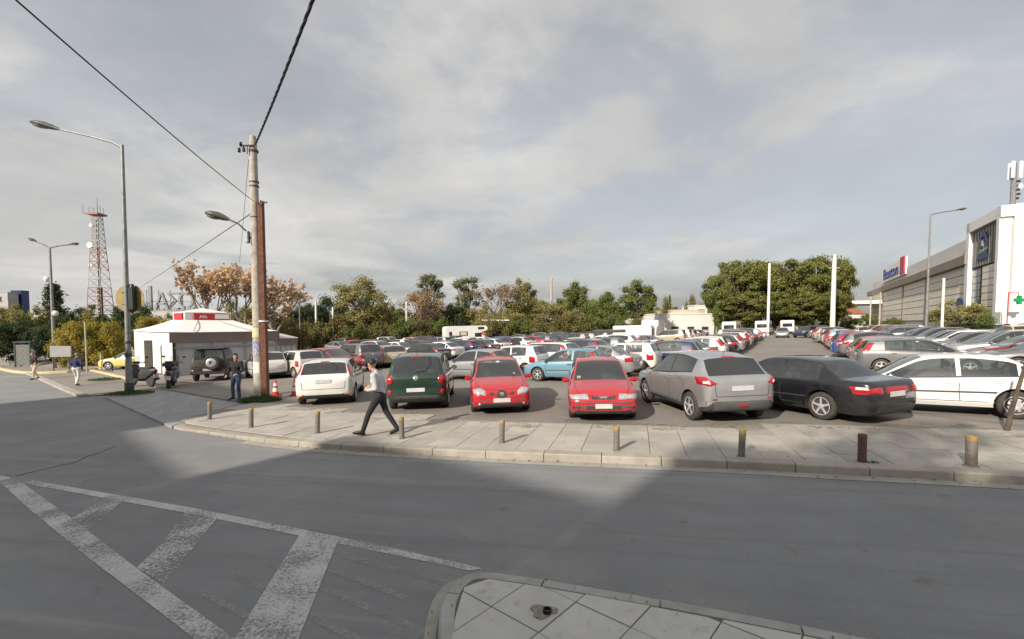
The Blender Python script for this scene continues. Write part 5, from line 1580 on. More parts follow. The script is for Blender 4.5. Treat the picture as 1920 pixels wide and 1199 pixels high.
# standing person in a black shirt and jeans
J = dict(hip=(0, 0, .93), chest=(0, .0, 1.27), neck=(0, .0, 1.47), head=(0, .03, 1.61), shR=(.20, 0, 1.40), shL=(-.20, 0, 1.40), elR=(.30, -.03, 1.13), elL=(-.30, .02, 1.13), wrR=(.30, .12, .94), wrL=(-.20, .20, 1.0),
         hdR=(-.1, .5, -.7), hdL=(.6, .6, -.2), curlR=.5, curlL=.6, knR=(.13, .03, .50), anR=(.14, 0, .10), toR=(.18, .2, .04), knL=(-.11, .03, .50), anL=(-.12, 0, .10), toL=(-.17, .2, .04), look=(-.75, .6, -.05))
ps = G(444, 751, .06)
def shirt_print(r, chest, rx):
    pass
person('person', (ps.x, ps.y, gz(ps.x, ps.y) + .062), 172, J, dict(top='shirt_black', bottom='jeans', shoe='shoe_black'), 'person in black shirt and blue jeans standing left of the utility pole', voxel=.013, longhair=True)
# two people crossing at the far left
JW = dict(hip=(0, 0, .92), chest=(0, .03, 1.26), neck=(0, .05, 1.46), head=(0, .08, 1.60), shR=(.19, .03, 1.38), shL=(-.19, .03, 1.38), elR=(.26, -.1, 1.12), elL=(-.26, .08, 1.12), wrR=(.24, .02, .90), wrL=(-.22, .24, .95),
          knR=(.10, -.05, .50), anR=(.10, -.25, .14), toR=(.10, -.08, .04), knL=(-.10, .14, .50), anL=(-.09, .14, .10), toL=(-.09, .34, .045))
q = G(145, 724, .05)
person('person', (q.x, q.y, gz(q.x, q.y) + .052), 15, JW, dict(top='shirt_navy', bottom='trouser_white', shoe='shoe_grey'), 'person in navy jacket and white trousers walking away at the left', 'hair_grey', .016)
q = G(66, 712, .02)
person('person', (q.x, q.y, gz(q.x, q.y) + .01), 170, JW, dict(top='shirt_black', bottom='trouser_tan', shoe='shoe_black', sleeve='short'), 'person in dark top and tan trousers at the far left kerb', 'hair_grey', .016)
# ------------------------------------------------------------------ tent pavilion on the left
mat('tent_white', (.74, .73, .71), .75, var=.08, vscale=1.5); mat('tent_grey', (.36, .36, .36), .7, var=.15, vscale=1.5)
mat('valance', (.26, .205, .19), .8, var=.25, vscale=1.2); mat('sign_red', (.45, .02, .035), .5); mat('frame_dark', (.03, .03, .032), .5)
mat('board_dark', (.07, .07, .06), .7, var=.4, vscale=3); mat('clear_film', (.58, .585, .585), .25, var=.2, vscale=1)
A_ = G(330, 706, .11)
tang = R(50); tx = Vector((math.cos(tang), math.sin(tang))); tn = Vector((-tx.y, tx.x)); zt = gz(A_.x, A_.y) + .06
pxof = lambda q: 960 + FPX * q.x / q.y
TL = 4.0
while pxof(A_ + tx * TL) < 556 and TL < 30: TL += .05
TD = 3.0
while pxof(A_ + tn * TD) > 252 and TD < 12: TD += .05
tent = empty('tent', (A_.x, A_.y, zt), math.atan2(tx.y, tx.x), 'white pavilion tent with red-topped pyramid roof behind the off-roader', 'tent')
inv = lambda q: tent.matrix_world.inverted() @ Vector(q)
bpy.context.view_layer.update()
# local frame: x along the front, y into the depth; main square module then a lower wing to the right
dA = A_.y
ML = TL * .80; D = TD
eave = AT(330, 624, dA).z - zt
apexz = AT(392, 600, dA + 3.5).z - zt
capz = AT(392, 584, dA + 3.5).z - zt
MB().box((ML / 2, .02, eave * .42 - .0), (ML, .04, eave * .84)).build('front_panel', 'clear_film', tent)
for x in (0, ML * .33, ML * .66, ML): MB().box((x, -.02, eave / 2), (.08, .08, eave)).build('post', 'tent_grey', tent)
MB().box((0, D / 2, eave / 2), (.04, D, eave)).build('side_panel', 'tent_white', tent)
MB().box((ML / 2, D, eave / 2), (ML, .04, eave)).build('rear_panel', 'tent_white', tent)
MB().box((ML / 2 - .05, -.12, eave - .30), (ML + .5, .03, .62)).build('valance', 'valance', tent)
MB().box((ML / 2 - .05, -.06, eave * .66), (ML, .05, .10)).build('rail', 'tent_grey', tent)
def hip(x0, x1, y0, y1, z0, cx, cy, hw, z1, curve=.35):
    """a concave pyramid roof with a flat top, as four cloths"""
    o = []
    cor = [(x0, y0), (x1, y0), (x1, y1), (x0, y1)]; tp_ = [(cx - hw, cy - hw), (cx + hw, cy - hw), (cx + hw, cy + hw), (cx - hw, cy + hw)]
    for k in range(4):
        b = MB(); a, c, e_, f = cor[k], cor[(k + 1) % 4], tp_[(k + 1) % 4], tp_[k]; vs = []
        for i in range(7):
            t = i / 6; z = z0 + (z1 - z0) * (t * (1 - curve) + curve * t * t)
            l = (a[0] + (f[0] - a[0]) * t, a[1] + (f[1] - a[1]) * t); r = (c[0] + (e_[0] - c[0]) * t, c[1] + (e_[1] - c[1]) * t)
            for j in range(7): vs.append((l[0] + (r[0] - l[0]) * j / 6, l[1] + (r[1] - l[1]) * j / 6, z - .05 * math.sin(PI * j / 6) * (1 - t)))
        b.add(vs, [(i * 7 + j, i * 7 + j + 1, i * 7 + j + 8, i * 7 + j + 7) for i in range(6) for j in range(6)])
        o.append(b.build('roof_cloth', 'tent_white', tent, True))
    return o
hw = min(ML, D) * .25
cloths = hip(-.15, ML + .1, -.15, D + .1, eave + .03, ML / 2, D / 2, hw, apexz, .45)
for x in (-.45, .3): MB().tube([(ML / 2 + hw * x, D / 2 - hw - .02, apexz - .02), (ML / 2 + (ML / 2) * x * 1.5, -.14, eave + .08)], .025, 5).build('roof_seam', 'tent_grey', tent)
cx_t = ML / 2
MB().box((cx_t, D / 2, (apexz + capz) / 2 - .05), (hw * 2 - .1, hw * 2 - .1, capz - apexz)).build('roof_collar', 'tent_white', tent)
MB().add([(cx_t - hw, D / 2 - hw, capz - .1), (cx_t + hw, D / 2 - hw, capz - .1), (cx_t + hw, D / 2 + hw, capz - .1), (cx_t - hw, D / 2 + hw, capz - .1), (cx_t, D / 2, capz + .28)], [(0, 1, 4), (1, 2, 4), (2, 3, 4), (3, 0, 4)]).build('roof_cap', 'tent_white', tent)
hs = (capz - apexz) * .8
bd = MB().box((cx_t + .2, D / 2 - hw - .03, (apexz + capz) / 2 - .05), (hw * 1.5, .06, hs)).build('sign_board', 'sign_red', tent)
MB().box((cx_t + .55 * hw, D / 2 - hw - .065, (apexz + capz) / 2 - .05), (hw * .6, .02, hs * .7)).build('sign_patch', 'white_band', bd)
text_obj('lettering', 'Alfa', .3, .012, 'white_band', bd, (cx_t - .35, D / 2 - hw - .07, (apexz + capz) / 2 - .17))
MB().box((cx_t - hw - .03, D / 2 - .2, (apexz + capz) / 2 - .05), (.06, hw * 1.3, hs)).build('sign_board', 'sign_red', tent)
for x, s_ in ((.9, .55), (ML * .72, .6)):
    MB().add([(x, -.14, eave - .5), (x + s_, -.14, eave - .4), (x + s_ * .7, -.14, eave - .2), (x + .1, -.14, eave - .15)], [(0, 1, 2, 3)]).build('valance_print', 'letter_grey', tent)
# lower wing to the right
e1 = eave * .80
MB().box((ML + (TL - ML) / 2, .10, e1 * .42), (TL - ML, .04, e1 * .84)).build('wing_panel', 'clear_film', tent)
for k in range(4): MB().box((ML + (TL - ML) * (k + 1) / 4, .06, e1 / 2), (.06, .06, e1)).build('post', 'tent_grey', tent)
MB().box((ML + (TL - ML) / 2, .0, e1 - .2), (TL - ML + .1, .03, .5)).build('valance', 'valance', tent)
MB().add([(ML, -.05, e1 + .05), (TL + .1, -.05, e1 + .05), (TL + .1, 5, e1 + .5), (ML, 5, e1 + .5), (ML, -.05, e1), (TL + .1, -.05, e1), (TL + .1, 5, e1 + .45), (ML, 5, e1 + .45)], [(0, 1, 2, 3), (7, 6, 5, 4), (0, 4, 5, 1), (1, 5, 6, 2), (2, 6, 7, 3), (3, 7, 4, 0)]).build('wing_roof', 'clear_film', tent)
MB().box((TL, 2.6, e1 / 2), (.04, 5, e1)).build('side_panel', 'tent_grey', tent)
MB().box((-.06, -.02, eave * .4), (.14, .12, eave * .8)).build('corner_post', 'frame_dark', tent)
# dark totem board before the tent
c = G(280, 704, .1); hb = AT(280, 640, c.y).z - gz(c.x, c.y)
e = empty('totem_board', (c.x, c.y, gz(c.x, c.y) + .05), R(10), 'narrow dark upright board before the white tent wall', 'sign')
MB().box((0, 0, hb / 2), (.42, .12, hb)).build('board', 'board_dark', e); MB().box((0, 0, .05), (.6, .4, .1)).build('foot', 'board_dark', e)

# ------------------------------------------------------------------ scooters
mat('scooter_black', (.02, .02, .024), .35, coat=.6, var=.3, vscale=6); mat('scooter_blue', (.10, .12, .16), .35, .3, coat=.6)
def scooter(px, py, head, body, label, box):
    c = G(px, py, .1); e = empty('motor_scooter', label=label, cat='motor scooter', group='motor scooters parked by the lamp post')
    e.matrix_world = ground_matrix(c.x, c.y, head, .07) @ Matrix.Rotation(R(5), 4, 'Y') @ Matrix.Scale(1.12, 4)
    for y_ in (.68, -.62):
        w = MB().lathe([(.17, -.06), (.24, -.06), (.275, -.03), (.28, 0), (.275, .03), (.24, .06), (.17, .06)], (0, y_, .28), axis='X', n=20).build('wheel', 'rubber', e, True)
        MB().lathe([(.17, -.05), (.15, 0), (.03, .02), (.03, -.02)], (0, y_, .28), axis='X', n=16).build('rim', 'rim_steel', w, True)
    for x in (-.09, .09): MB().tube([(x, .70, .28), (x * .8, .52, .80)], .028, 6).build('fork', 'galv_dark', e, True)
    # leg shield, floor, tail fairing
    sh = MB().add([(-.21, .44, .36), (.21, .44, .36), (.25, .52, .66), (.16, .60, .98), (-.16, .60, .98), (-.25, .52, .66), (-.10, .62, .40), (.10, .62, .40), (.13, .68, .66), (.09, .68, .95), (-.09, .68, .95), (-.13, .68, .66)],
                  [(0, 1, 2, 5), (5, 2, 3, 4), (6, 11, 8, 7), (11, 10, 9, 8), (1, 7, 8, 2), (2, 8, 9, 3), (0, 5, 11, 6), (5, 4, 10, 11), (3, 9, 10, 4), (0, 6, 7, 1)]).build('leg_shield', body, e, True)
    MB().lathe([(0, .73), (.09, .70), (.10, .66)], (0, 0, .80), axis='Y', n=12).build('headlamp', 'lamp_clear', sh, True)
    MB().add([(-.22, .62, .98), (.22, .62, .98), (.16, .50, 1.36), (-.16, .50, 1.36)], [(0, 1, 2, 3)]).build('windshield', 'car_glass', sh)
    MB().rbox((0, .68, .50), (.16, .5, .06), .02, rot=Euler((R(-8), 0, 0))).build('mudguard', body, e)
    MB().rbox((0, .22, .30), (.36, .5, .12), .03).build('floor_board', body, e)
    vs = []; st = [(.08, .14, .30, .62), (-.1, .19, .32, .74), (-.45, .20, .38, .76), (-.75, .15, .52, .78), (-.92, .06, .66, .78)]
    for y_, w_, z1_, z2_ in st: vs += [(-w_ * .8, y_, z1_), (w_ * .8, y_, z1_), (w_, y_, (z1_ + z2_) / 2), (w_ * .8, y_, z2_), (-w_ * .8, y_, z2_), (-w_, y_, (z1_ + z2_) / 2)]
    fs = [(i * 6 + k, i * 6 + (k + 1) % 6, i * 6 + 6 + (k + 1) % 6, i * 6 + 6 + k) for i in range(4) for k in range(6)] + [(5, 4, 3, 2, 1, 0), (24, 25, 26, 27, 28, 29)]
    tl = MB().add(vs, fs).build('tail_fairing', body, e, True)
    MB().rbox((0, -.93, .70), (.16, .05, .09), .02).build('tail_lamp', 'lamp_red', tl)
    MB().box((0, -.96, .48), (.20, .012, .17), rot=Euler((R(-15), 0, 0))).build('number_plate', 'plate', tl)
    MB().rbox((0, -.30, .81), (.30, .85, .12), .045).build('seat', 'plastic_black', e)
    MB().tube([(-.36, .36, 1.06), (-.2, .48, 1.06), (.2, .48, 1.06), (.36, .36, 1.06)], .018, 6).rbox((0, .5, 1.05), (.3, .18, .12), .04).build('handlebar', 'plastic_black', e, True)
    for x in (-1, 1):
        m_ = MB().tube([(x * .27, .42, 1.07), (x * .34, .40, 1.26)], .009, 5).rbox((x * .36, .40, 1.30), (.13, .03, .08), .012).build('mirror', 'plastic_black', e)
    MB().tube([(.15, .0, .26), (.2, -.3, .28), (.22, -.75, .36)], [.03, .05, .06], 10).build('exhaust', 'galv_dark', e, True)
    if box: MB().rbox((0, -.86, 1.02), (.40, .38, .30), .08).build('top_box', 'scooter_black', e)
scooter(266, 724, 68, 'scooter_black', 'black scooter with tall mirror right behind the lamp post', False)
scooter(320, 726, 30, 'scooter_blue', 'dark scooter with top box and number plate left of the off-roader', True)

# ------------------------------------------------------------------ motor home, caravans, trailer, pick-up among the cars
mat('van_white', (.74, .74, .72), .5, var=.08, vscale=2, coat=.3); mat('cream', (.55, .5, .42), .6)
def boxy(name, c, head, label, cat, L, W_, H_, z0=.45, wheels=(.8, -.9), nose=None, wins=(), stripes=(), band=None):
    e = empty(name, label=label, cat=cat); e.matrix_world = ground_matrix(c[0], c[1], head)
    w = W_ / 2
    prof = [(-L / 2, z0), (-L / 2 - .02, H_ - .35), (-L / 2 + .12, H_ - .06), (-L / 2 + .4, H_)] + (nose or [(L / 2 - .5, H_), (L / 2 - .12, H_ - .12), (L / 2, H_ - .6), (L / 2, z0)])
    b = MB(); n = len(prof)
    for x, k in ((-w, 1), (-w + .0, 1)): pass
    vs = [(-w + .06, y_, z_) for y_, z_ in prof] + [(-w, y_ * .985, (z_ - z0) * .97 + z0 + .02) for y_, z_ in prof] + [(w, y_ * .985, (z_ - z0) * .97 + z0 + .02) for y_, z_ in prof] + [(w - .06, y_, z_) for y_, z_ in prof]
    fs = [tuple(range(n, 2 * n)), tuple(range(3 * n - 1, 2 * n - 1, -1))]
    vs2 = vs[n:3 * n]
    b.add(vs2, [tuple(range(n - 1, -1, -1)), tuple(range(n, 2 * n))] + [(i, (i + 1) % n, n + (i + 1) % n, n + i) for i in range(n)])
    bm = bmesh.new(); me = b.mesh('body', ['van_white']); bm.from_mesh(me); bmesh.ops.recalc_face_normals(bm, faces=bm.faces[:]); bmesh.ops.bevel(bm, geom=bm.edges[:], offset=.05, segments=2, affect='EDGES'); bm.to_mesh(me); bm.free()
    link('body', me, e)
    for y_ in wheels:
        for s_ in (-1, 1):
            t = MB().lathe([(.15, -.1), (.30, -.1), (.33, -.07), (.33, .07), (.30, .1), (.15, .1)], (s_ * (w - .12), y_, .33), axis='X', n=20).build('wheel', 'rubber', e, True)
            MB().lathe([(.18, 0), (.16, .06), (0, .06)], (s_ * (w - .12) + .05 * s_, y_, .33), axis='X', n=14).build('rim', 'rim_steel', t, True)
    for (side, a, b_, z1, z2) in wins:
        if side == 'L': MB().box((-w - .012, (a + b_) / 2, (z1 + z2) / 2), (.05, b_ - a, z2 - z1)).build('window', 'car_glass_dark', e)
        if side == 'R': MB().box((w + .012, (a + b_) / 2, (z1 + z2) / 2), (.05, b_ - a, z2 - z1)).build('window', 'car_glass_dark', e)
        if side == 'B': MB().box(((a + b_) / 2, -L / 2 - .012, (z1 + z2) / 2), (b_ - a, .06, z2 - z1)).build('window', 'car_glass_dark', e)
        if side == 'F': MB().box(((a + b_) / 2, L / 2 + .012, (z1 + z2) / 2), (b_ - a, .06, z2 - z1)).build('window', 'car_glass_dark', e)
    for (m_, c_, d_) in stripes: MB().box(c_, d_).build('trim', m_, e)
    return e
Ym = 66; c = AT(872, 640, Ym)
boxy('motor_home', (c.x, c.y), -68, 'white motor home with overhanging cab bed beyond the parked cars', 'motor home', 6.2, 2.2, 2.95, .4, (2.0, -1.7),
     [(3.0, 2.95), (3.3, 2.6), (3.1, 2.2), (2.35, 2.0), (2.75, 1.3), (3.5, 1.1), (3.6, .4)], [('R', -1.1, .1, 1.5, 2.1), ('R', 1.2, 2.2, 1.3, 1.85), ('R', -2.6, -2.2, 1.6, 2.1), ('R', 1.7, 2.6, 2.35, 2.7)], [('paint_orange', (1.11, 2.4, 1.75), (.03, .9, .3)), ('cream', (1.125, -.5, 1.8), (.03, .9, .45))])
for px, Yc, lb in ((1372, 76, 'white caravan left of the white post, leftmost of three'), (1432, 80, 'white caravan right behind the white post at the aisle head'), (1476, 84, 'white camper behind the silver saloon at the aisle end')):
    c = AT(px, 620, Yc)
    boxy('caravan', (c.x, c.y), 150 if px > 1450 else 145, lb, 'caravan', 5.0, 2.1, 2.55, .45, (-.2,), None, [('F', -.75, .75, 1.35, 1.95), ('L', -1.5, -.5, 1.3, 1.9), ('L', .4, 1.4, 1.3, 1.9)])
c = AT(1189, 640, 50)
e = boxy('box_trailer', (c.x, c.y), 62, 'plain white box trailer standing among the cars', 'trailer', 4.2, 2.0, 2.35, .55, (.5, -.5), [(2.0, 2.35), (2.1, 2.3), (2.1, .55)])
mat('pallet_wood', (.22, .19, .15), .9, var=.4, vscale=6)
e = empty('pallet_stack', label='stack of grey wooden pallets leaning by the box trailer', cat='pallets'); c2 = AT(1216, 640, 49); e.matrix_world = ground_matrix(c2.x, c2.y, 62)
for k in range(12): MB().box((0, 0, .1 + k * .16), (1.0, 1.0, .11)).build('pallet', 'pallet_wood', e)
c = AT(1140, 650, 42)
e = put_car(K['van'], c.x, c.y, 62, 'white', 'parked_van', 'low white van with dark roof load before the box trailer', 'van', scale=(.9, .9, .74), full=False)
b = MB().tube([(-.45, -1.6, 1.75), (-.45, 1.4, 1.75)], .05, 6).tube([(.45, -1.6, 1.75), (.45, 1.4, 1.75)], .05, 6)
b.rbox((.1, -.1, 1.88), (.7, 3.0, .22), .08)
o = b.build('roof_load', 'galv_dark', None, True); o.matrix_world = ground_matrix(c.x, c.y, 62); tag(o, 'long dark bundle tied on the roof of the low white van', 'roof load')
c = AT(1223, 630, 62)
boxy('delivery_truck', (c.x, c.y), 150, 'white box truck facing the road left of the low white building', 'truck', 5.6, 2.2, 3.0, .5, (1.6, -1.6), [(1.2, 3.0), (1.25, 2.2), (2.2, 2.1), (2.75, 1.35), (2.8, .5)], [('F', -.8, .8, 1.4, 1.9)])

# ------------------------------------------------------------------ buildings beyond
mat('plaster_white', (.72, .71, .68), .85, var=.10, vscale=.4); mat('plaster_cream', (.55, .48, .38), .85, var=.15, vscale=.4); mat('roof_tile', (.36, .13, .07), .8, var=.3, vscale=1)
mat('window_dark', (.03, .035, .04), .12, coat=.4, spec=.8); mat('glass_blue', (.035, .06, .17), .12, .2, coat=.4, var=.3, vscale=.3)
def house(name, px0, px1, py_top, Y, depth, m, label, wins=(), roof=None, rot=0):
    a, b_ = AT(px0, py_top, Y), AT(px1, py_top, Y); z = gz(a.x, Y); h = a.z - z; w = b_.x - a.x
    e = empty(name, ((a.x + b_.x) / 2, Y, z), R(rot), label, 'building')
    MB().box((0, depth / 2, h / 2), (w, depth, h)).build('wall', m, e)
    MB().box((0, depth / 2, h + .12), (w + .2, depth + .2, .24)).build('parapet', m, e)
    for (fx, fz, ww, wh) in wins:
        f = MB().box((fx * w / 2, -.02, fz * h), (ww, .12, wh)).build('window', 'window_dark', e)
        MB().box((fx * w / 2, -.06, fz * h - wh / 2 - .06), (ww + .3, .25, .12)).build('sill', m, f)
    if roof == 'gable':
        MB().add([(-w / 2 - .3, -.4, h + .2), (w / 2 + .3, -.4, h + .2), (w / 2 + .3, depth + .4, h + .2), (-w / 2 - .3, depth + .4, h + .2), (-w / 2 - .3, depth / 2, h + depth * .25), (w / 2 + .3, depth / 2, h + depth * .25)], [(0, 1, 5, 4), (2, 3, 4, 5), (1, 2, 5), (3, 0, 4), (3, 2, 1, 0)]).build('roof', 'roof_tile', e)
    return e
house('low_building', 1236, 1344, 590, 98, 12, 'plaster_white', 'long low white building beyond the car park left of the pines', [(-.45, .35, 1.6, .7), (.1, .35, 1.4, .7), (.6, .35, 1.4, .7)])
house('low_building', 1262, 1322, 583, 108, 12, 'plaster_cream', 'cream upper block rising behind the long low white building', [(-.3, .8, 1.2, .9)])
house('small_house', 1303, 1326, 574, 120, 9, 'plaster_white', 'small white house top above the long low building', [(0, .8, 1.5, 1.0)])
house('small_house', 1598, 1622, 590, 130, 10, 'plaster_white', 'white house with red roof between pines and mall', [(0, .6, 2, 1.5)], 'gable')
house('small_house', 1180, 1206, 600, 100, 8, 'plaster_white', 'white house peeking out behind the box trailer', [(.2, .5, 1.4, 1.0)])
e = house('glass_tower', 20, 40, 546, 190, 3, 'glass_blue', 'small blue glass office block on the far left skyline')
for k in range(4):
    for j in range(4): MB().box((-2.4 + 1.6 * j, -.05, e.children[0].dimensions.z * .5 + 8 - k * 2.2), (1.35, .14, 1.8)).build('pane', 'glass_blue', e)
house('office_block', -30, 14, 549, 185, 4, 'far_wall', 'grey green block at the left edge of the skyline', [(.3, .85, 1.5, 2), (-.3, .85, 1.5, 2)])
# low white wall at the end of the aisle
a, b_ = AT(1478, 630, 86), AT(1548, 630, 86)
e = empty('low_wall', ((a.x + b_.x) / 2, 86, gz(a.x, 86)), 0, 'low white wall at the far end of the aisle before the pines', 'wall')
MB().box((0, 0, .8), (b_.x - a.x, .3, 1.6)).build('wall', 'plaster_white', e); MB().box((0, 0, 1.65), (b_.x - a.x + .1, .4, .1)).build('coping', 'plaster_white', e)
# canopy roof between trees
a, b_ = AT(905, 601, 80), AT(955, 599, 80)
e = empty('shelter', ((a.x + b_.x) / 2, 80, gz(a.x, 80)), 0, 'thin white flat shelter roof among the trees right of the motor home', 'shelter')
hz_ = a.z - e.location.z
MB().box((0, 0, hz_), (b_.x - a.x, 3, .22)).build('roof', 'plaster_white', e)
for x in (-2, 2): MB().tube([(x, 0, 0), (x, 0, hz_)], .07, 6).build('post', 'galv', e)

# ------------------------------------------------------------------ shopping mall on the right
mat('panel_beige', (.80, .765, .68), .7, var=.08, vscale=.3, orand=.03); mat('mall_band', (.25, .215, .18), .7, var=.15, vscale=.3); mat('mall_roof', (.62, .61, .595), .8, var=.06, vscale=.2)
mat('mall_white', (.82, .82, .82), .55, var=.04, vscale=.3); mat('mall_dark', (.055, .052, .042), .35, var=.25, vscale=.3); mat('mall_blue', (.03, .04, .20), .5); mat('mall_green', (.22, .42, .10), .5)
mat('pharmacy_green', (.01, .30, .10), .45)
d_ = Vector((.521, .853, 0)); ang = math.atan2(.853, .521)
C0 = Vector((AT(1881, 600, 62).x, 62, 0)); zg = gz(C0.x, C0.y)
mall = empty('shopping_mall', (C0.x, C0.y, zg), ang, 'long beige panelled shopping mall with white corner tower at the right', 'building')
# local: x away along the facade, y to the left (towards the car park); the facade is the plane y = 0, the block lies at y < 0
Hm = 11.2; S0, S1 = 13.5, 120
MB().box(((S0 + S1) / 2, -15.3, Hm / 2), (S1 - S0, 30, Hm)).build('core', 'plaster_cream', mall)
bays = [13.6, 15.6, 19.4, 40, 41.2, 63, 64, 92, 93, 119.5]
rows = 6
for i in range(len(bays) - 1):
    x0, x1 = bays[i], bays[i + 1]
    thin = x1 - x0 < 2.1
    if thin: MB().box(((x0 + x1) / 2, .12, Hm / 2), (x1 - x0 - .06, .5, Hm)).build('pilaster', 'mall_band', mall); continue
    for r_ in range(rows):
        z0_, z1_ = 2.2 + (Hm - 2.2) * r_ / rows, 2.2 + (Hm - 2.2) * (r_ + 1) / rows
        MB().box(((x0 + x1) / 2, .0, (z0_ + z1_) / 2), (x1 - x0 - .1, .5, z1_ - z0_ - .13)).build('wall_panel', 'panel_beige', mall)
    MB().box(((x0 + x1) / 2, -.05, 1.1), (x1 - x0 - .1, .4, 2.1)).build('plinth', 'far_wall', mall)
MB().box(((S0 + S1) / 2, .35, Hm + .75), (S1 - S0 + 1, 1.4, 1.5)).build('roof_band', 'mall_band', mall)
MB().box(((S0 + S1) / 2, -7.5, Hm + 2.6), (S1 - S0, 14, 4.2)).build('upper_storey', 'mall_roof', mall)
# roof-top sign on the slope
sgn = MB().box((80, -.1, Hm + 5.2), (34, .3, 4.4)).build('roof_sign', 'mall_white', mall)
text_obj('lettering', 'Boston', 4.6, .1, 'mall_blue', sgn, (83, .12, Hm + 3.7), (PI / 2, 0, PI), xs=1.75)
MB().box((66.5, .15, Hm + 5.5), (5.0, .2, 4.4)).build('sign_mark', 'sign_red', sgn)
# glazed canopy at the far entrance
MB().box((104, 5, 8.2), (22, 10, 1.0)).build('entrance_canopy', 'panel_beige', mall)
for x in (94, 104, 114): MB().tube([(x, 9, 0), (x, 9, 8)], .3, 8).build('canopy_post', 'panel_beige', mall)
MB().box((97, 10.2, 8.5), (5, .3, 3.0)).build('canopy_sign', 'mall_white', mall)
# corner tower: white portal frame, dark upper panel with the emblem, glazed slot below, panel wall
Ht = 17.6
MB().box((6.6, -8.4, Ht / 2), (13.2, 16, Ht)).build('tower_core', 'plaster_cream', mall)
MB().box((6.6, .1, Ht - .75), (14.0, 1.4, 1.5)).build('portal_top', 'mall_white', mall)
MB().box((13.0, .1, Ht / 2), (1.5, 1.4, Ht - .02)).build('portal_leg', 'mall_white', mall)
MB().box((.55, .1, Ht / 2), (1.1, 1.4, Ht - .02)).build('portal_leg', 'mall_white', mall)
MB().box((-.35, -9.0, Ht / 2 + .02), (.6, 17, Ht)).build('end_wall', 'mall_white', mall)
MB().box((-.75, -10.5, Ht * .45), (.25, 9, Ht * .62)).build('end_panel', 'plaster_cream', mall)
MB().box((6.65, .05, 13.2), (11.0, .6, 5.6)).build('upper_panel', 'mall_dark', mall)
for k in range(10): MB().box((1.7 + k * 1.1, .37, 13.2), (.05, .06, 5.5)).build('panel_joint', 'mall_band', mall)
em = MB()
Rr = 1.75; c_ = (7.3, .48, 13.6)
ring = []
for k in range(25):
    t = R(-30 + 240 * k / 24)
    ring.append((t, 1))
vs = []; 
for t, _ in ring:
    for r_ in (Rr, Rr * .62): vs.append((c_[0] - r_ * math.cos(t), c_[1], c_[2] + r_ * math.sin(t)))
em.add(vs, [(2 * i, 2 * i + 2, 2 * i + 3, 2 * i + 1) for i in range(24)])
em.add([(c_[0] + 2.5, c_[1], c_[2] - 2.3), (c_[0] - 2.5, c_[1], c_[2] - 2.3), (c_[0] - 1.6, c_[1], c_[2] - .9), (c_[0] + 1.6, c_[1], c_[2] - .9)], [(0, 1, 2, 3)])
eo = em.build('emblem', 'mall_blue', mall)
MB().add([(c_[0] + .55, c_[1] + .03, c_[2] - .35), (c_[0] - .55, c_[1] + .03, c_[2] - .35), (c_[0], c_[1] + .03, c_[2] + .65)], [(0, 1, 2)]).build('emblem_peak', 'white_band', eo)
b = MB()
for k in range(6): b.box((c_[0] + 1.2 - k * .48, c_[1] + .05, c_[2] - 1.15 + (.18 if k % 2 else -.05)), (.42, .04, .28))
b.build('emblem_line', 'mall_green', eo)
for k in range(3):
    for j in range(5): MB().box((8.9 + k * 1.15, .1, 5.2 + j * 1.06), (1.02, .4, .94)).build('pane', 'window_dark', mall)
MB().box((10.1, .08, 4.2), (3.6, .5, .6)).build('slot_sill', 'panel_beige', mall)
for j in range(7): MB().box((4.5, .0, 3.6 + j * 1.02), (6.6, .5, .92)).build('wall_panel', 'panel_beige', mall)
MB().box((4.5, .02, 1.5), (6.4, .4, 3.0)).build('shop_front', 'far_wall', mall)
lg = MB().lathe([(0, -.1), (1.5, -.1), (1.6, 0), (1.5, .1), (0, .1)], (12.2, 1.6, 5.0), axis='Y', n=24, sy=1, sx=.5).build('oval_sign', 'mall_blue', mall, True)
MB().box((-1.5, -3.5, 1.6), (2.2, 9, 3.2)).build('shop_box', 'mall_white', mall)
# pharmacy cross on a bracket, standing clear of the end wall
pc = AT(1912, 563, 58.5) - Vector((C0.x, C0.y, zg))
cr = empty('pharmacy_cross', AT(1911, 563, 57.5), R(0), 'green pharmacy cross sign at the right edge before the white tower', 'sign')
MB().box((0, 0, 0), (1.15, .3, .42)).box((0, 0, 0), (.42, .304, 1.15)).build('cross', 'pharmacy_green', cr)
MB().tube([(-1.3, .1, 1.0), (-1.3, .1, 0 - cr.location.z + gz(cr.location.x, 57.5))], .07, 6).tube([(-1.3, .1, .95), (0, .1, .95), (0, .1, .5)], .05, 6).build('bracket', 'sign_red', cr)
# antenna mast on the tower roof
ap = Vector((C0.x + d_.x * 1.6 + .8, C0.y + d_.y * 1.6, zg + Ht))
ap = AT(1899, 380, 63.5)
an = empty('roof_antenna', (ap.x, 63.5, zg + Ht), 0, 'mobile phone antenna mast with white panels on the tower roof', 'antenna')
hA = AT(1899, 302, 63.5).z - (zg + Ht)
MB().tube([(0, 0, -.2), (-.05, 0, hA * .95)], [.32, .26], 8).build('mast', 'galv', an, True)
for x, y_, r_ in ((-.55, -.35, 20), (.55, -.35, -20), (0, .6, 0)): MB().rbox((x, y_, hA * .80), (.45, .2, 2.3), .05).build('antenna_panel', 'mall_white', an)
for k in range(5): MB().rbox((random.uniform(-.4, .5), -.25, hA * (.2 + .09 * k)), (.35, .3, .3), .04).build('radio_unit', 'galv_dark', an)
MB().lathe([(0, -.1), (.35, 0), (.35, .05), (0, .1)], (.6, -.4, hA * .45), axis='Y', n=14).build('dish', 'mall_white', an, True)

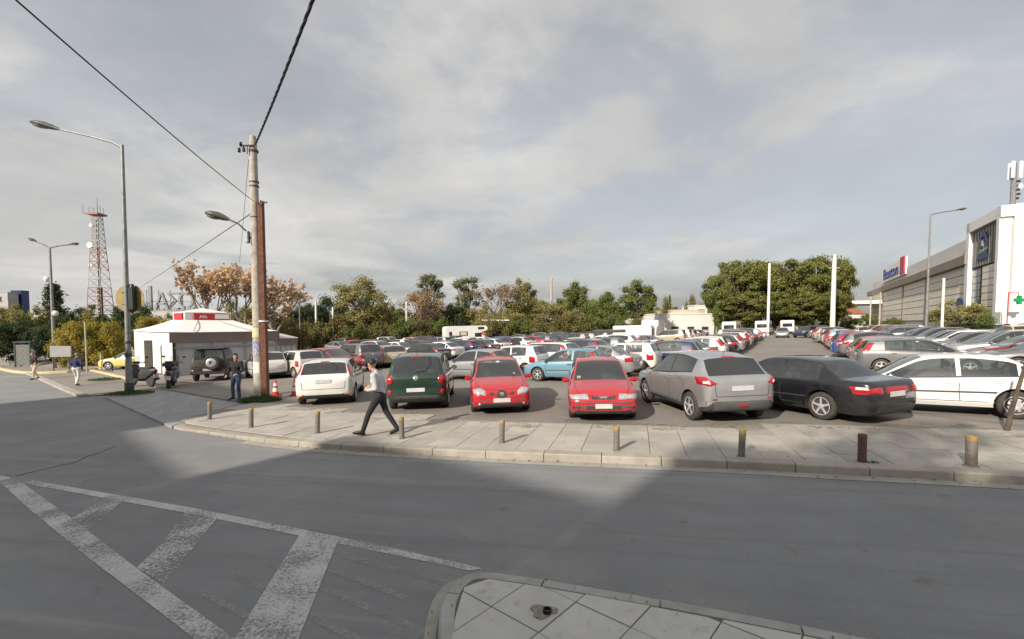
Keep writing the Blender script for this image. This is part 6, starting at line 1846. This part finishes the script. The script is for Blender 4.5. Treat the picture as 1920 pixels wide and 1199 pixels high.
# ------------------------------------------------------------------ far left kerbside: noticeboard, litter bin, glass shelter, slim posts
mat('shelter_green', (.06, .10, .085), .4, var=.3, vscale=2)
c = G(27, 690, .05)
e = empty('telephone_booth', (c.x, c.y + 1.0, gz(c.x, c.y) + .06), R(20), 'green glass telephone booth at the far left kerb', 'booth')
for x in (-.55, .55):
    for y_ in (-.4, .4): MB().box((x, y_, 1.15), (.09, .09, 2.3)).build('post', 'shelter_green', e)
MB().box((0, 0, 2.35), (1.3, 1.0, .14)).build('roof', 'shelter_green', e)
for y_ in (-.4, .4): MB().box((0, y_, 1.15), (1.0, .02, 1.9)).build('pane', 'lamp_glass', e)
c = G(96, 700, .05)
e = empty('notice_board', (c.x, c.y + .8, gz(c.x, c.y) + .06), R(15), 'pale notice board on two legs behind the yellow kerb', 'sign')
MB().rbox((0, 0, 1.55), (1.35, .12, .85), .03).build('board', 'tent_grey', e)
for x in (-.5, .5): MB().tube([(x, 0, 0), (x, 0, 1.2)], .04, 6).build('leg', 'galv_dark', e)
for px, pt_, pb, lb in ((163, 605, 698, 'tall slim post before the yellow shrubs'), (190, 664, 694, 'short grey post right of the tall slim post')):
    c = G(px, pb, .05); h_ = AT(px, pt_, c.y).z - gz(c.x, c.y)
    e = empty('post', (c.x, c.y, gz(c.x, c.y) + .03), 0, lb, 'post')
    MB().tube([(0, 0, 0), (0, 0, h_)], .05, 8).build('shaft', 'concrete_pole', e, True); MB().lathe([(.06, 0), (.07, .03), (0, .08)], (0, 0, h_), n=8).build('cap', 'galv', e, True)
for px, py, hd, cl, lb in ((22, 676, -70, 'silver', 'silver car standing behind the glass booth at the far left'), (222, 700, 98, 'yellow', 'pale yellow car nose poking out behind the white tent wall')):
    c = G(px, py, .05) if cl == 'silver' else Vector((AT(203, 690, 35.6).x + 2.15, 35.6))
    place('hatch', c.x, c.y, hd, cl, 'parked_car', lb, full=False)
# ------------------------------------------------------------------ trees and shrubs
def leaf_mat(name, cols, rough=.7):
    """leaf colour drawn at random for each leaf from a ramp; thin leaves let some light through"""
    m = bpy.data.materials.new(name); m.use_nodes = True
    n, l = m.node_tree.nodes, m.node_tree.links; b = n['Principled BSDF']; o = n['Material Output']
    ge = n.new('ShaderNodeNewGeometry'); rp = n.new('ShaderNodeValToRGB'); el = rp.color_ramp.elements
    while len(el) < len(cols): el.new(.5)
    for i, (e, c) in enumerate(zip(el, cols)): e.position = i / (len(cols) - 1); e.color = (*c, 1)
    tcn = n.new('ShaderNodeTexCoord'); no = n.new('ShaderNodeTexNoise'); no.inputs['Scale'].default_value = .55; no.inputs['Detail'].default_value = 3
    l.new(tcn.outputs['Object'], no.inputs['Vector'])
    a = n.new('ShaderNodeMath'); a.operation = 'MULTIPLY_ADD'; a.inputs[1].default_value = .45
    c = n.new('ShaderNodeMath'); c.operation = 'MULTIPLY_ADD'; c.inputs[1].default_value = 1.7; c.inputs[2].default_value = -.57
    l.new(no.outputs['Fac'], c.inputs[0]); l.new(ge.outputs['Random Per Island'], a.inputs[0]); l.new(c.outputs[0], a.inputs[2])
    l.new(a.outputs[0], rp.inputs[0]); l.new(rp.outputs[0], b.inputs['Base Color']); b.inputs['Roughness'].default_value = rough; b.inputs['Specular IOR Level'].default_value = .25
    t = n.new('ShaderNodeBsdfTranslucent'); l.new(rp.outputs[0], t.inputs[0]); mx = n.new('ShaderNodeMixShader'); mx.inputs[0].default_value = .3
    l.new(b.outputs[0], mx.inputs[1]); l.new(t.outputs[0], mx.inputs[2]); l.new(mx.outputs[0], o.inputs[0])
    MATS[name] = m
leaf_mat('leaf_pine', [(.07, .084, .022), (.13, .145, .037), (.20, .205, .056), (.27, .255, .09)])
leaf_mat('leaf_dark', [(0.029, 0.045, 0.019), (0.056, 0.080, 0.032), (0.096, 0.120, 0.048)])
leaf_mat('leaf_green', [(0.080, 0.112, 0.032), (0.144, 0.176, 0.048), (0.224, 0.240, 0.080)])
leaf_mat('leaf_yellow', [(.15, .14, .05), (.23, .215, .08), (.33, .29, .11), (.20, .21, .075)])
leaf_mat('leaf_gold', [(.16, .15, .03), (.28, .24, .045), (.42, .33, .06), (.24, .25, .05)])
leaf_mat('leaf_orange', [(.42, .25, .14), (.55, .36, .22), (.60, .42, .26), (.36, .29, .14)])
leaf_mat('leaf_pink', [(0.320, 0.208, 0.144), (0.448, 0.304, 0.208), (0.240, 0.192, 0.096), (0.384, 0.256, 0.128)])
leaf_mat('leaf_euc', [(.11, .125, .065), (.19, .205, .11), (.29, .285, .16)])
leaf_mat('leaf_hedge', [(.085, .08, .03), (.15, .14, .05), (.22, .18, .07), (.14, .15, .05)])
mat('bark_pale', (.30, .26, .22), .9, var=.4, vscale=6, bump=.4, bscale=20)
CROWN = {}
def crown_mesh(key, seed, rx, rz, n_clump, n_leaf, leaf, m, flat=1.0, clump=.34, shape='round', trunk_h=.35, hollow=.55):
    """crown of unit design: clumps through an ellipsoid, each a puff of leaf quads; returns leaf mesh and limb mesh (base at z = 0)"""
    rg_ = random.Random(seed); b = MB(); lim = MB()
    H_ = 2 * rz; zc = trunk_h * H_ + rz * (1 - trunk_h * .3)
    tt = zc - rz * .35
    bend = Vector((rg_.uniform(-.12, .12) * rx, rg_.uniform(-.12, .12) * rx, 0))
    lim.tube([(0, 0, -.3), tuple(bend * .5 + Vector((0, 0, tt * .5))), tuple(bend + Vector((0, 0, tt)))], [rz * .075, rz * .055, rz * .04], 7)
    cs = []
    for i in range(n_clump):
        for _ in range(50):
            p = Vector((rg_.uniform(-1, 1), rg_.uniform(-1, 1), rg_.uniform(-1, 1)))
            if shape == 'cone':
                zc_ = rg_.uniform(-1, 1); an_ = rg_.uniform(0, 6.28); rr_ = (.05 + .46 * (1 - zc_)) * rg_.uniform(.5, 1); p = Vector((rr_ * math.cos(an_), rr_ * math.sin(an_), zc_)); break
            if p.length > 1 or p.length < hollow * rg_.random() ** .5: continue
            if shape == 'umbrella' and p.z < -.35 and p.xy.length > .55: continue
            if shape == 'vase' and p.xy.length > .45 + .45 * (p.z + 1) * .5: continue
            break
        q = Vector((p.x * rx, p.y * rx, p.z * rz)) + Vector((0, 0, zc)); cs.append(q)
        a = bend + Vector((0, 0, tt * rg_.uniform(.65, 1.0)))
        mid_ = a.lerp(q, .5) + Vector((0, 0, -.06 * rz))
        lim.tube([tuple(a), tuple(mid_), tuple(q)], [rz * .028, rz * .018, rz * .006], 4, cap=False)
        cr_ = rx * clump * rg_.uniform(.65, 1.25)
        for _ in range(n_leaf):
            d = Vector((rg_.gauss(0, 1), rg_.gauss(0, 1), rg_.gauss(0, 1))) * cr_ * .52
            d.z *= flat
            c = q + d; s_ = leaf * rg_.uniform(.6, 1.35)
            nr = (d.normalized() * .8 + Vector((rg_.gauss(0, .6), rg_.gauss(0, .6), rg_.gauss(0, .6) + .35))).normalized()
            u_ = nr.orthogonal().normalized(); u_ = Matrix.Rotation(rg_.uniform(0, 2 * PI), 3, nr) @ u_; v_ = nr.cross(u_)
            o = len(b.v)
            b.v += [tuple(c - u_ * s_ * .5), tuple(c + v_ * s_ * .33), tuple(c + u_ * s_ * .5 + nr * s_ * .12), tuple(c - v_ * s_ * .33)]
            b.f.append((o, o + 1, o + 2, o + 3)); b.m.append(0)
    CROWN[key] = (b.mesh('crown', [m]), lim.mesh('trunk', ['bark' if 'pine' in key or 'dark' in key else 'bark_pale'], True, 60), H_ * (1 + trunk_h) * .5 + rz, zc + rz)
    return CROWN[key]
def bare_mesh(key, seed, H_, spread, m, leaf, n_leaf, depth=5, per=3):
    """a branching skeleton with thin leaf cover at the twigs"""
    rg_ = random.Random(seed); lim = MB(); b = MB()
    def grow(p, d, ln, r, k):
        q = p + d * ln; lim.tube([tuple(p), tuple(p.lerp(q, .5) + Vector((rg_.gauss(0, .03), rg_.gauss(0, .03), 0)) * ln), tuple(q)], [r, r * .85, r * .62], 5 if k > 2 else 3, cap=False)
        if k <= 2:
            for _ in range(n_leaf):
                c = p.lerp(q, rg_.uniform(.2, 1.15)) + Vector((rg_.gauss(0, .16), rg_.gauss(0, .16), rg_.gauss(0, .14))); s_ = leaf * rg_.uniform(.6, 1.4)
                u_ = Vector((rg_.gauss(0, 1), rg_.gauss(0, 1), rg_.gauss(0, 1))).normalized(); v_ = u_.orthogonal().normalized(); o = len(b.v)
                b.v += [tuple(c - u_ * s_ * .5), tuple(c + v_ * s_ * .4), tuple(c + u_ * s_ * .5), tuple(c - v_ * s_ * .4)]; b.f.append((o, o + 1, o + 2, o + 3)); b.m.append(0)
        if k == 0: return
        for _ in range(per if k < depth else per + 1):
            nd = (d + Vector((rg_.gauss(0, spread), rg_.gauss(0, spread), rg_.gauss(.12, spread * .55)))).normalized()
            grow(q, nd, ln * rg_.uniform(.62, .85), r * .6, k - 1)
    grow(Vector((0, 0, -.2)), Vector((0, 0, 1)), H_ * .27, H_ * .022, depth)
    zt_ = max(v[2] for v in b.v)
    CROWN[key] = (b.mesh('crown', [m]), lim.mesh('trunk', ['bark_pale'], True, 60), zt_, zt_)
crown_mesh('pine_a', 1, 4.2, 3.6, 64, 363, 0.280, 'leaf_pine', .6, 0.205, 'umbrella', .34)
crown_mesh('pine_b', 2, 4.0, 4.2, 72, 352, 0.280, 'leaf_pine', .6, 0.198, 'umbrella', .26)
crown_mesh('pine_c', 3, 3.2, 3.4, 41, 363, 0.252, 'leaf_green', .65, 0.228, 'umbrella', .25)
crown_mesh('dark_a', 4, 3.4, 3.6, 49, 374, 0.252, 'leaf_dark', .8, 0.243, 'round', .12)
crown_mesh('dark_b', 5, 4.2, 3.0, 53, 352, 0.266, 'leaf_dark', .8, 0.228, 'round', .10)
crown_mesh('green_a', 6, 3.4, 3.6, 49, 352, 0.252, 'leaf_green', .8, 0.228, 'round', .18)
crown_mesh('olive_a', 7, 3.6, 4.2, 57, 374, 0.252, 'leaf_yellow', .8, 0.220, 'round', .15)
crown_mesh('yellow_a', 8, 3.8, 4.0, 49, 209, 0.238, 'leaf_yellow', .8, 0.205, 'vase', .30, .4)
crown_mesh('yellow_b', 9, 3.4, 3.0, 45, 253, 0.238, 'leaf_yellow', .8, 0.228, 'round', .18, .4)
crown_mesh('euc_a', 10, 2.4, 4.6, 38, 231, 0.224, 'leaf_euc', .9, 0.258, 'vase', .32)
crown_mesh('pink_a', 11, 3.2, 3.6, 41, 187, 0.210, 'leaf_pink', .85, 0.228, 'vase', .2, .3)
crown_mesh('gold_a', 12, 2.6, 1.9, 49, 573, 0.140, 'leaf_gold', .9, 0.228, 'round', .02, .35)
crown_mesh('gold_b', 13, 2.2, 1.7, 41, 573, 0.140, 'leaf_gold', .9, 0.243, 'round', .02, .35)
crown_mesh('hedge_a', 14, 2.6, 1.4, 34, 286, 0.210, 'leaf_hedge', .9, 0.258, 'round', .0, .2)
crown_mesh('hedge_b', 15, 2.2, 1.6, 30, 286, 0.210, 'leaf_hedge', .9, 0.258, 'round', .0, .2)
crown_mesh('green_b', 16, 2.4, 1.6, 34, 308, 0.196, 'leaf_green', .9, 0.258, 'round', .02, .2)
crown_mesh('dark_cone', 19, 2.6, 4.6, 110, 110, 0.224, 'leaf_dark', .9, 0.167, 'cone', .05, .2)
bare_mesh('plane_a', 21, 8.4, .42, 'leaf_orange', .26, 2, 5, 3)
bare_mesh('plane_b', 22, 8.4, .46, 'leaf_orange', .26, 3, 5, 3)
bare_mesh('bare_a', 23, 8.4, .36, 'leaf_pink', .20, 3, 5, 3)
def tree(key, px, py_top, Y, label, w=None, name='tree', group=None, dz=0, cat='tree', shadow_at=None):
    """px, py_top: where the top stands in the photograph; w: crown width in photograph pixels"""
    cm, tm, hh, zt_ = CROWN[key]
    a = AT(px, py_top, Y); z = gz(a.x, Y) + dz
    sz = (a.z - z) / zt_
    xs_ = [v.co.x for v in cm.vertices]; cw = max(xs_) - min(xs_)
    sx = sz if w is None else w * Y / FPX / cw
    e = empty(name, (a.x, Y, z), random.uniform(0, 6.28), label, cat, group); e.scale = (sx, sx, sz)
    link('crown', cm, e); link('trunk', tm, e)
    return e
# left: shrubs behind the yellow kerb, then the dark trees behind them
tree('gold_a', 144, 604, 40, 'golden yellow shrub behind the tall slim post, left one of two', 100, 'shrub', cat='shrub')
tree('gold_b', 202, 608, 41, 'golden yellow shrub beside the tent wall, right one of two', 100, 'shrub', cat='shrub')
for k, px, py, Y, w, lb in (('olive_a', 12, 572, 60, 90, 'olive green tree at the left edge'), ('yellow_b', 62, 578, 62, 100, 'yellowish tree left of the double lamp'), ('dark_cone', 99, 536, 64, 92, 'dark pointed conifer behind the double lamp'),
        ('dark_a', 30, 604, 46, 110, 'dark green tree low at the left edge behind the booth'), ('dark_b', 96, 606, 46, 90, 'dark tree below the conifer at the left'), ('dark_a', 128, 588, 58, 70, 'dark green tree right of the conifer'),
        ('olive_a', 158, 572, 66, 80, 'olive tree left of the radio mast foot'), ('dark_a', 222, 578, 60, 60, 'dark tree right of the radio mast foot'), ('dark_b', 266, 580, 58, 70, 'dark green tree behind the round sign'),
        ('gold_b', 292, 598, 52, 90, 'golden bush rising behind the tent roof'), ('yellow_b', 318, 590, 56, 60, 'yellow green tree just left of the tent top'), ('dark_a', 350, 596, 66, 70, 'dark tree hidden behind the tent top')):
    tree(k, px, py, Y, lb, w)
tree('plane_a', 388, 490, 50, 'sparse orange-leaved tree left of the utility pole', 100)
tree('plane_b', 452, 494, 52, 'orange-leaved autumn tree right behind the utility pole', 150)
tree('plane_a', 512, 512, 54, 'orange-leaved autumn tree just right of the rusty pole', 110)
for k, px, py, Y, w, lb in (('yellow_b', 440, 566, 60, 90, 'yellow brown tree low behind the tent roof'), ('hedge_b', 505, 588, 58, 90, 'reddish bush behind the tent wing'), ('hedge_a', 548, 596, 62, 70, 'olive bush right of the tent wing'),
        ('dark_a', 574, 572, 86, 70, 'dark green tree beside the slim double lamp'), ('dark_b', 612, 564, 92, 80, 'dark pine between the two pale posts'), ('dark_a', 545, 580, 80, 60, 'dark tree behind the orange autumn trees'),
        ('yellow_a', 684, 521, 74, 122, 'tall open autumn tree with yellow green leaves'), ('pink_a', 792, 545, 78, 96, 'pinkish brown autumn tree beside the tall eucalyptus'), ('euc_a', 806, 514, 88, 66, 'tall grey green eucalyptus behind the pinkish tree'),
        ('euc_a', 873, 520, 86, 68, 'second grey green eucalyptus left of the bare pink tree'), ('dark_a', 850, 572, 82, 80, 'dark green tree low between the two eucalyptus trees'), ('bare_a', 926, 530, 84, 90, 'bare pinkish twiggy tree left of the round olive tree'),
        ('yellow_b', 905, 572, 82, 80, 'yellow green tree under the bare twiggy tree'), ('olive_a', 982, 524, 86, 84, 'dense round olive green tree in the middle of the skyline'), ('yellow_a', 1022, 562, 84, 80, 'yellow tree before the power pole'),
        ('green_a', 1078, 534, 90, 84, 'dark green pine right of the power pole'), ('green_a', 1140, 552, 90, 84, 'lower green pine in the middle of three'), ('pine_c', 1200, 527, 90, 78, 'spreading green pine nearest the white building, right one of three'),
        ('yellow_b', 1060, 572, 84, 70, 'yellowish bush under the dark green pine'), ('yellow_b', 955, 582, 80, 80, 'yellow bush below the round olive tree'), ('yellow_b', 735, 576, 80, 70, 'yellowish tree right of the tall open autumn tree'),
        ('hedge_b', 1250, 566, 112, 36, 'small brown tree above the long low building'), ('dark_cone', 1256, 556, 130, 14, 'thin dark cypress above the long low building'), ('hedge_b', 1296, 562, 125, 34, 'reddish tree tip behind the cream block')):
    tree(k, px, py, Y, lb, w)
i = 0
for px, py, Y, w, k in ((585, 602, 68, 90, 'hedge_a'), (640, 598, 70, 90, 'hedge_b'), (672, 612, 66, 70, 'green_b'), (708, 606, 72, 80, 'hedge_a'), (752, 600, 72, 70, 'green_b'), (790, 606, 74, 80, 'hedge_b'), (828, 600, 76, 70, 'green_b'), (925, 598, 76, 80, 'hedge_a'),
                   (970, 600, 78, 80, 'green_b'), (1015, 602, 78, 80, 'hedge_a'), (1060, 598, 80, 80, 'hedge_b'), (1105, 594, 80, 80, 'green_b'), (1150, 592, 82, 70, 'green_b'), (1190, 598, 82, 60, 'hedge_a')):
    tree(k, px, py, Y, f'low {"olive brown" if k[0] == "h" else "green"} hedge bush before the trees, {ordinal(i)} from the left', w, 'hedge_bush', 'hedge along the back of the car park', cat='shrub'); i += 1
# the group of pines at the head of the aisle
for j, (px, py, Y, w, k) in enumerate(((1342, 518, 88, 60, 'pine_c'), (1384, 488, 90, 110, 'pine_b'), (1432, 494, 94, 110, 'pine_a'), (1478, 490, 90, 120, 'pine_b'), (1526, 488, 92, 110, 'pine_a'), (1572, 484, 90, 70, 'pine_b'), (1400, 548, 86, 110, 'pine_b'), (1455, 556, 87, 100, 'pine_c'), (1505, 552, 86, 110, 'pine_b'), (1556, 548, 86, 90, 'pine_b'))):
    tree(k, px, py, Y, ['small leaning pine at the left end of the pine group', 'tall pine second from the left in the pine group', 'tall pine right behind the white post', 'tall pine in the middle of the pine group', 'tall pine left of the thick white pole', 'narrow pine right behind the thick white pole', 'lower pine at the front left of the pine group', 'lower pine below the white post', 'lower pine at the front middle of the pine group', 'lower pine before the thick white pole'][j], w, 'pine_tree', 'pines at the head of the aisle')
for k, px, py, Y, w, lb in (('yellow_b', 1790, 566, 56, 90, 'olive street tree before the mall tower'), ('green_b', 1836, 574, 55, 60, 'green street tree beside the mall tower'), ('green_b', 1672, 598, 84, 50, 'round green bush before the mall wall'), ('green_b', 1590, 596, 100, 40, 'green bush right of the pines'), ('green_a', 1628, 590, 120, 40, 'dark tree under the mall canopy'), ('dark_a', 1815, 606, 53, 80, 'dark hedge below the street trees at the mall')):
    tree(k, px, py, Y, lb, w)
# a distant wooded ridge closes the view between the trunks
b = MB(); rg_ = random.Random(77)
for _ in range(9000):
    x = rg_.uniform(-190, 150); y = rg_.uniform(118, 150); z = gz(x, y) + rg_.random() ** .7 * (6.5 + 1.5 * math.sin(x * .11) + 1.2 * math.sin(x * .31 + 1)); s_ = rg_.uniform(.7, 1.6)
    if 60 < x < 140 and y < 150: continue
    u_ = Vector((rg_.gauss(0, 1), rg_.gauss(0, .5), rg_.gauss(0, 1))).normalized(); v_ = Vector((rg_.gauss(0, .4), -1, rg_.gauss(0, .4))).normalized().cross(u_).normalized(); c = Vector((x, y, z)); o = len(b.v)
    b.v += [tuple(c - u_ * s_), tuple(c + v_ * s_ * .8), tuple(c + u_ * s_), tuple(c - v_ * s_ * .8)]; b.f.append((o, o + 1, o + 2, o + 3)); b.m.append(0)
tag(b.build('far_wood', 'leaf_green'), 'distant belt of green trees closing the view behind the car park', kind='stuff')

# ------------------------------------------------------------------ the buildings behind the camera whose shadows fall on the road
mat('facade', (.50, .46, .40), .85, var=.12, vscale=.3); mat('facade_grey', (.38, .38, .37), .85, var=.12, vscale=.3)
sh_ = Vector((math.sin(R(SUN_AZ)), math.cos(R(SUN_AZ)))); qh = Vector((sh_.y, -sh_.x)); tan_e = math.tan(R(SUN_EL))
def block(q0, q1, pmax, pc, m, label, depth=10):
    """a block between q0 and q1 across the sun's direction, its front at pc, tall enough for its shadow to reach pmax"""
    c = sh_ * pc + qh * (q0 + q1) / 2; z = gz(c.x, c.y); h = (pmax - pc) * tan_e - z * .6; w = q1 - q0
    e = empty('apartment_block', (c.x, c.y, z), math.atan2(qh.y, qh.x), label, 'building', 'buildings behind the viewer')
    MB().box((0, -depth / 2, h / 2), (w, depth, h)).build('wall', m, e)
    nf = max(2, int(h / 3.1)); nw = max(1, int(w / 2.6))
    for f in range(nf):
        MB().box((0, .06, (f + 1) * h / nf - .1), (w, .14, .2)).build('floor_band', 'facade_grey', e)
        for k in range(nw): MB().box((-w / 2 + (k + .5) * w / nw, .02, (f + .5) * h / nf), (1.3, .1, 1.5)).build('window', 'window_dark', e)
    return e
block(-2.8, 13, 9.5, -15, 'facade', 'tall cream apartment block behind the viewer on the right')
block(-9.3, -2.82, 5.75, -15, 'facade_grey', 'grey apartment block behind the viewer in the middle')
block(-15.4, -9.32, 2.4, -15, 'facade', 'lower cream block behind the viewer on the left')
block(-27.1, -15.42, 7.6, -15, 'facade_grey', 'long grey block behind the viewer on the far left')
for q_, p_, pt_, sc_, lb in ((.3, -6.0, 13.2, 1.0, 'street tree behind the viewer on the right, nearer one'), (5.2, -6.0, 13.6, 1.0, 'street tree behind the viewer on the right, farther one')):
    c = sh_ * p_ + qh * q_; z = gz(c.x, c.y); cm, tm, hh, zt_ = CROWN['yellow_a']; H_ = (pt_ - p_) * tan_e; k = H_ / zt_
    e = empty('street_tree', (c.x, c.y, z), 1.0, lb, 'tree'); e.scale = (k * .72, k * .72, k); link('crown', cm, e); link('trunk', tm, e)
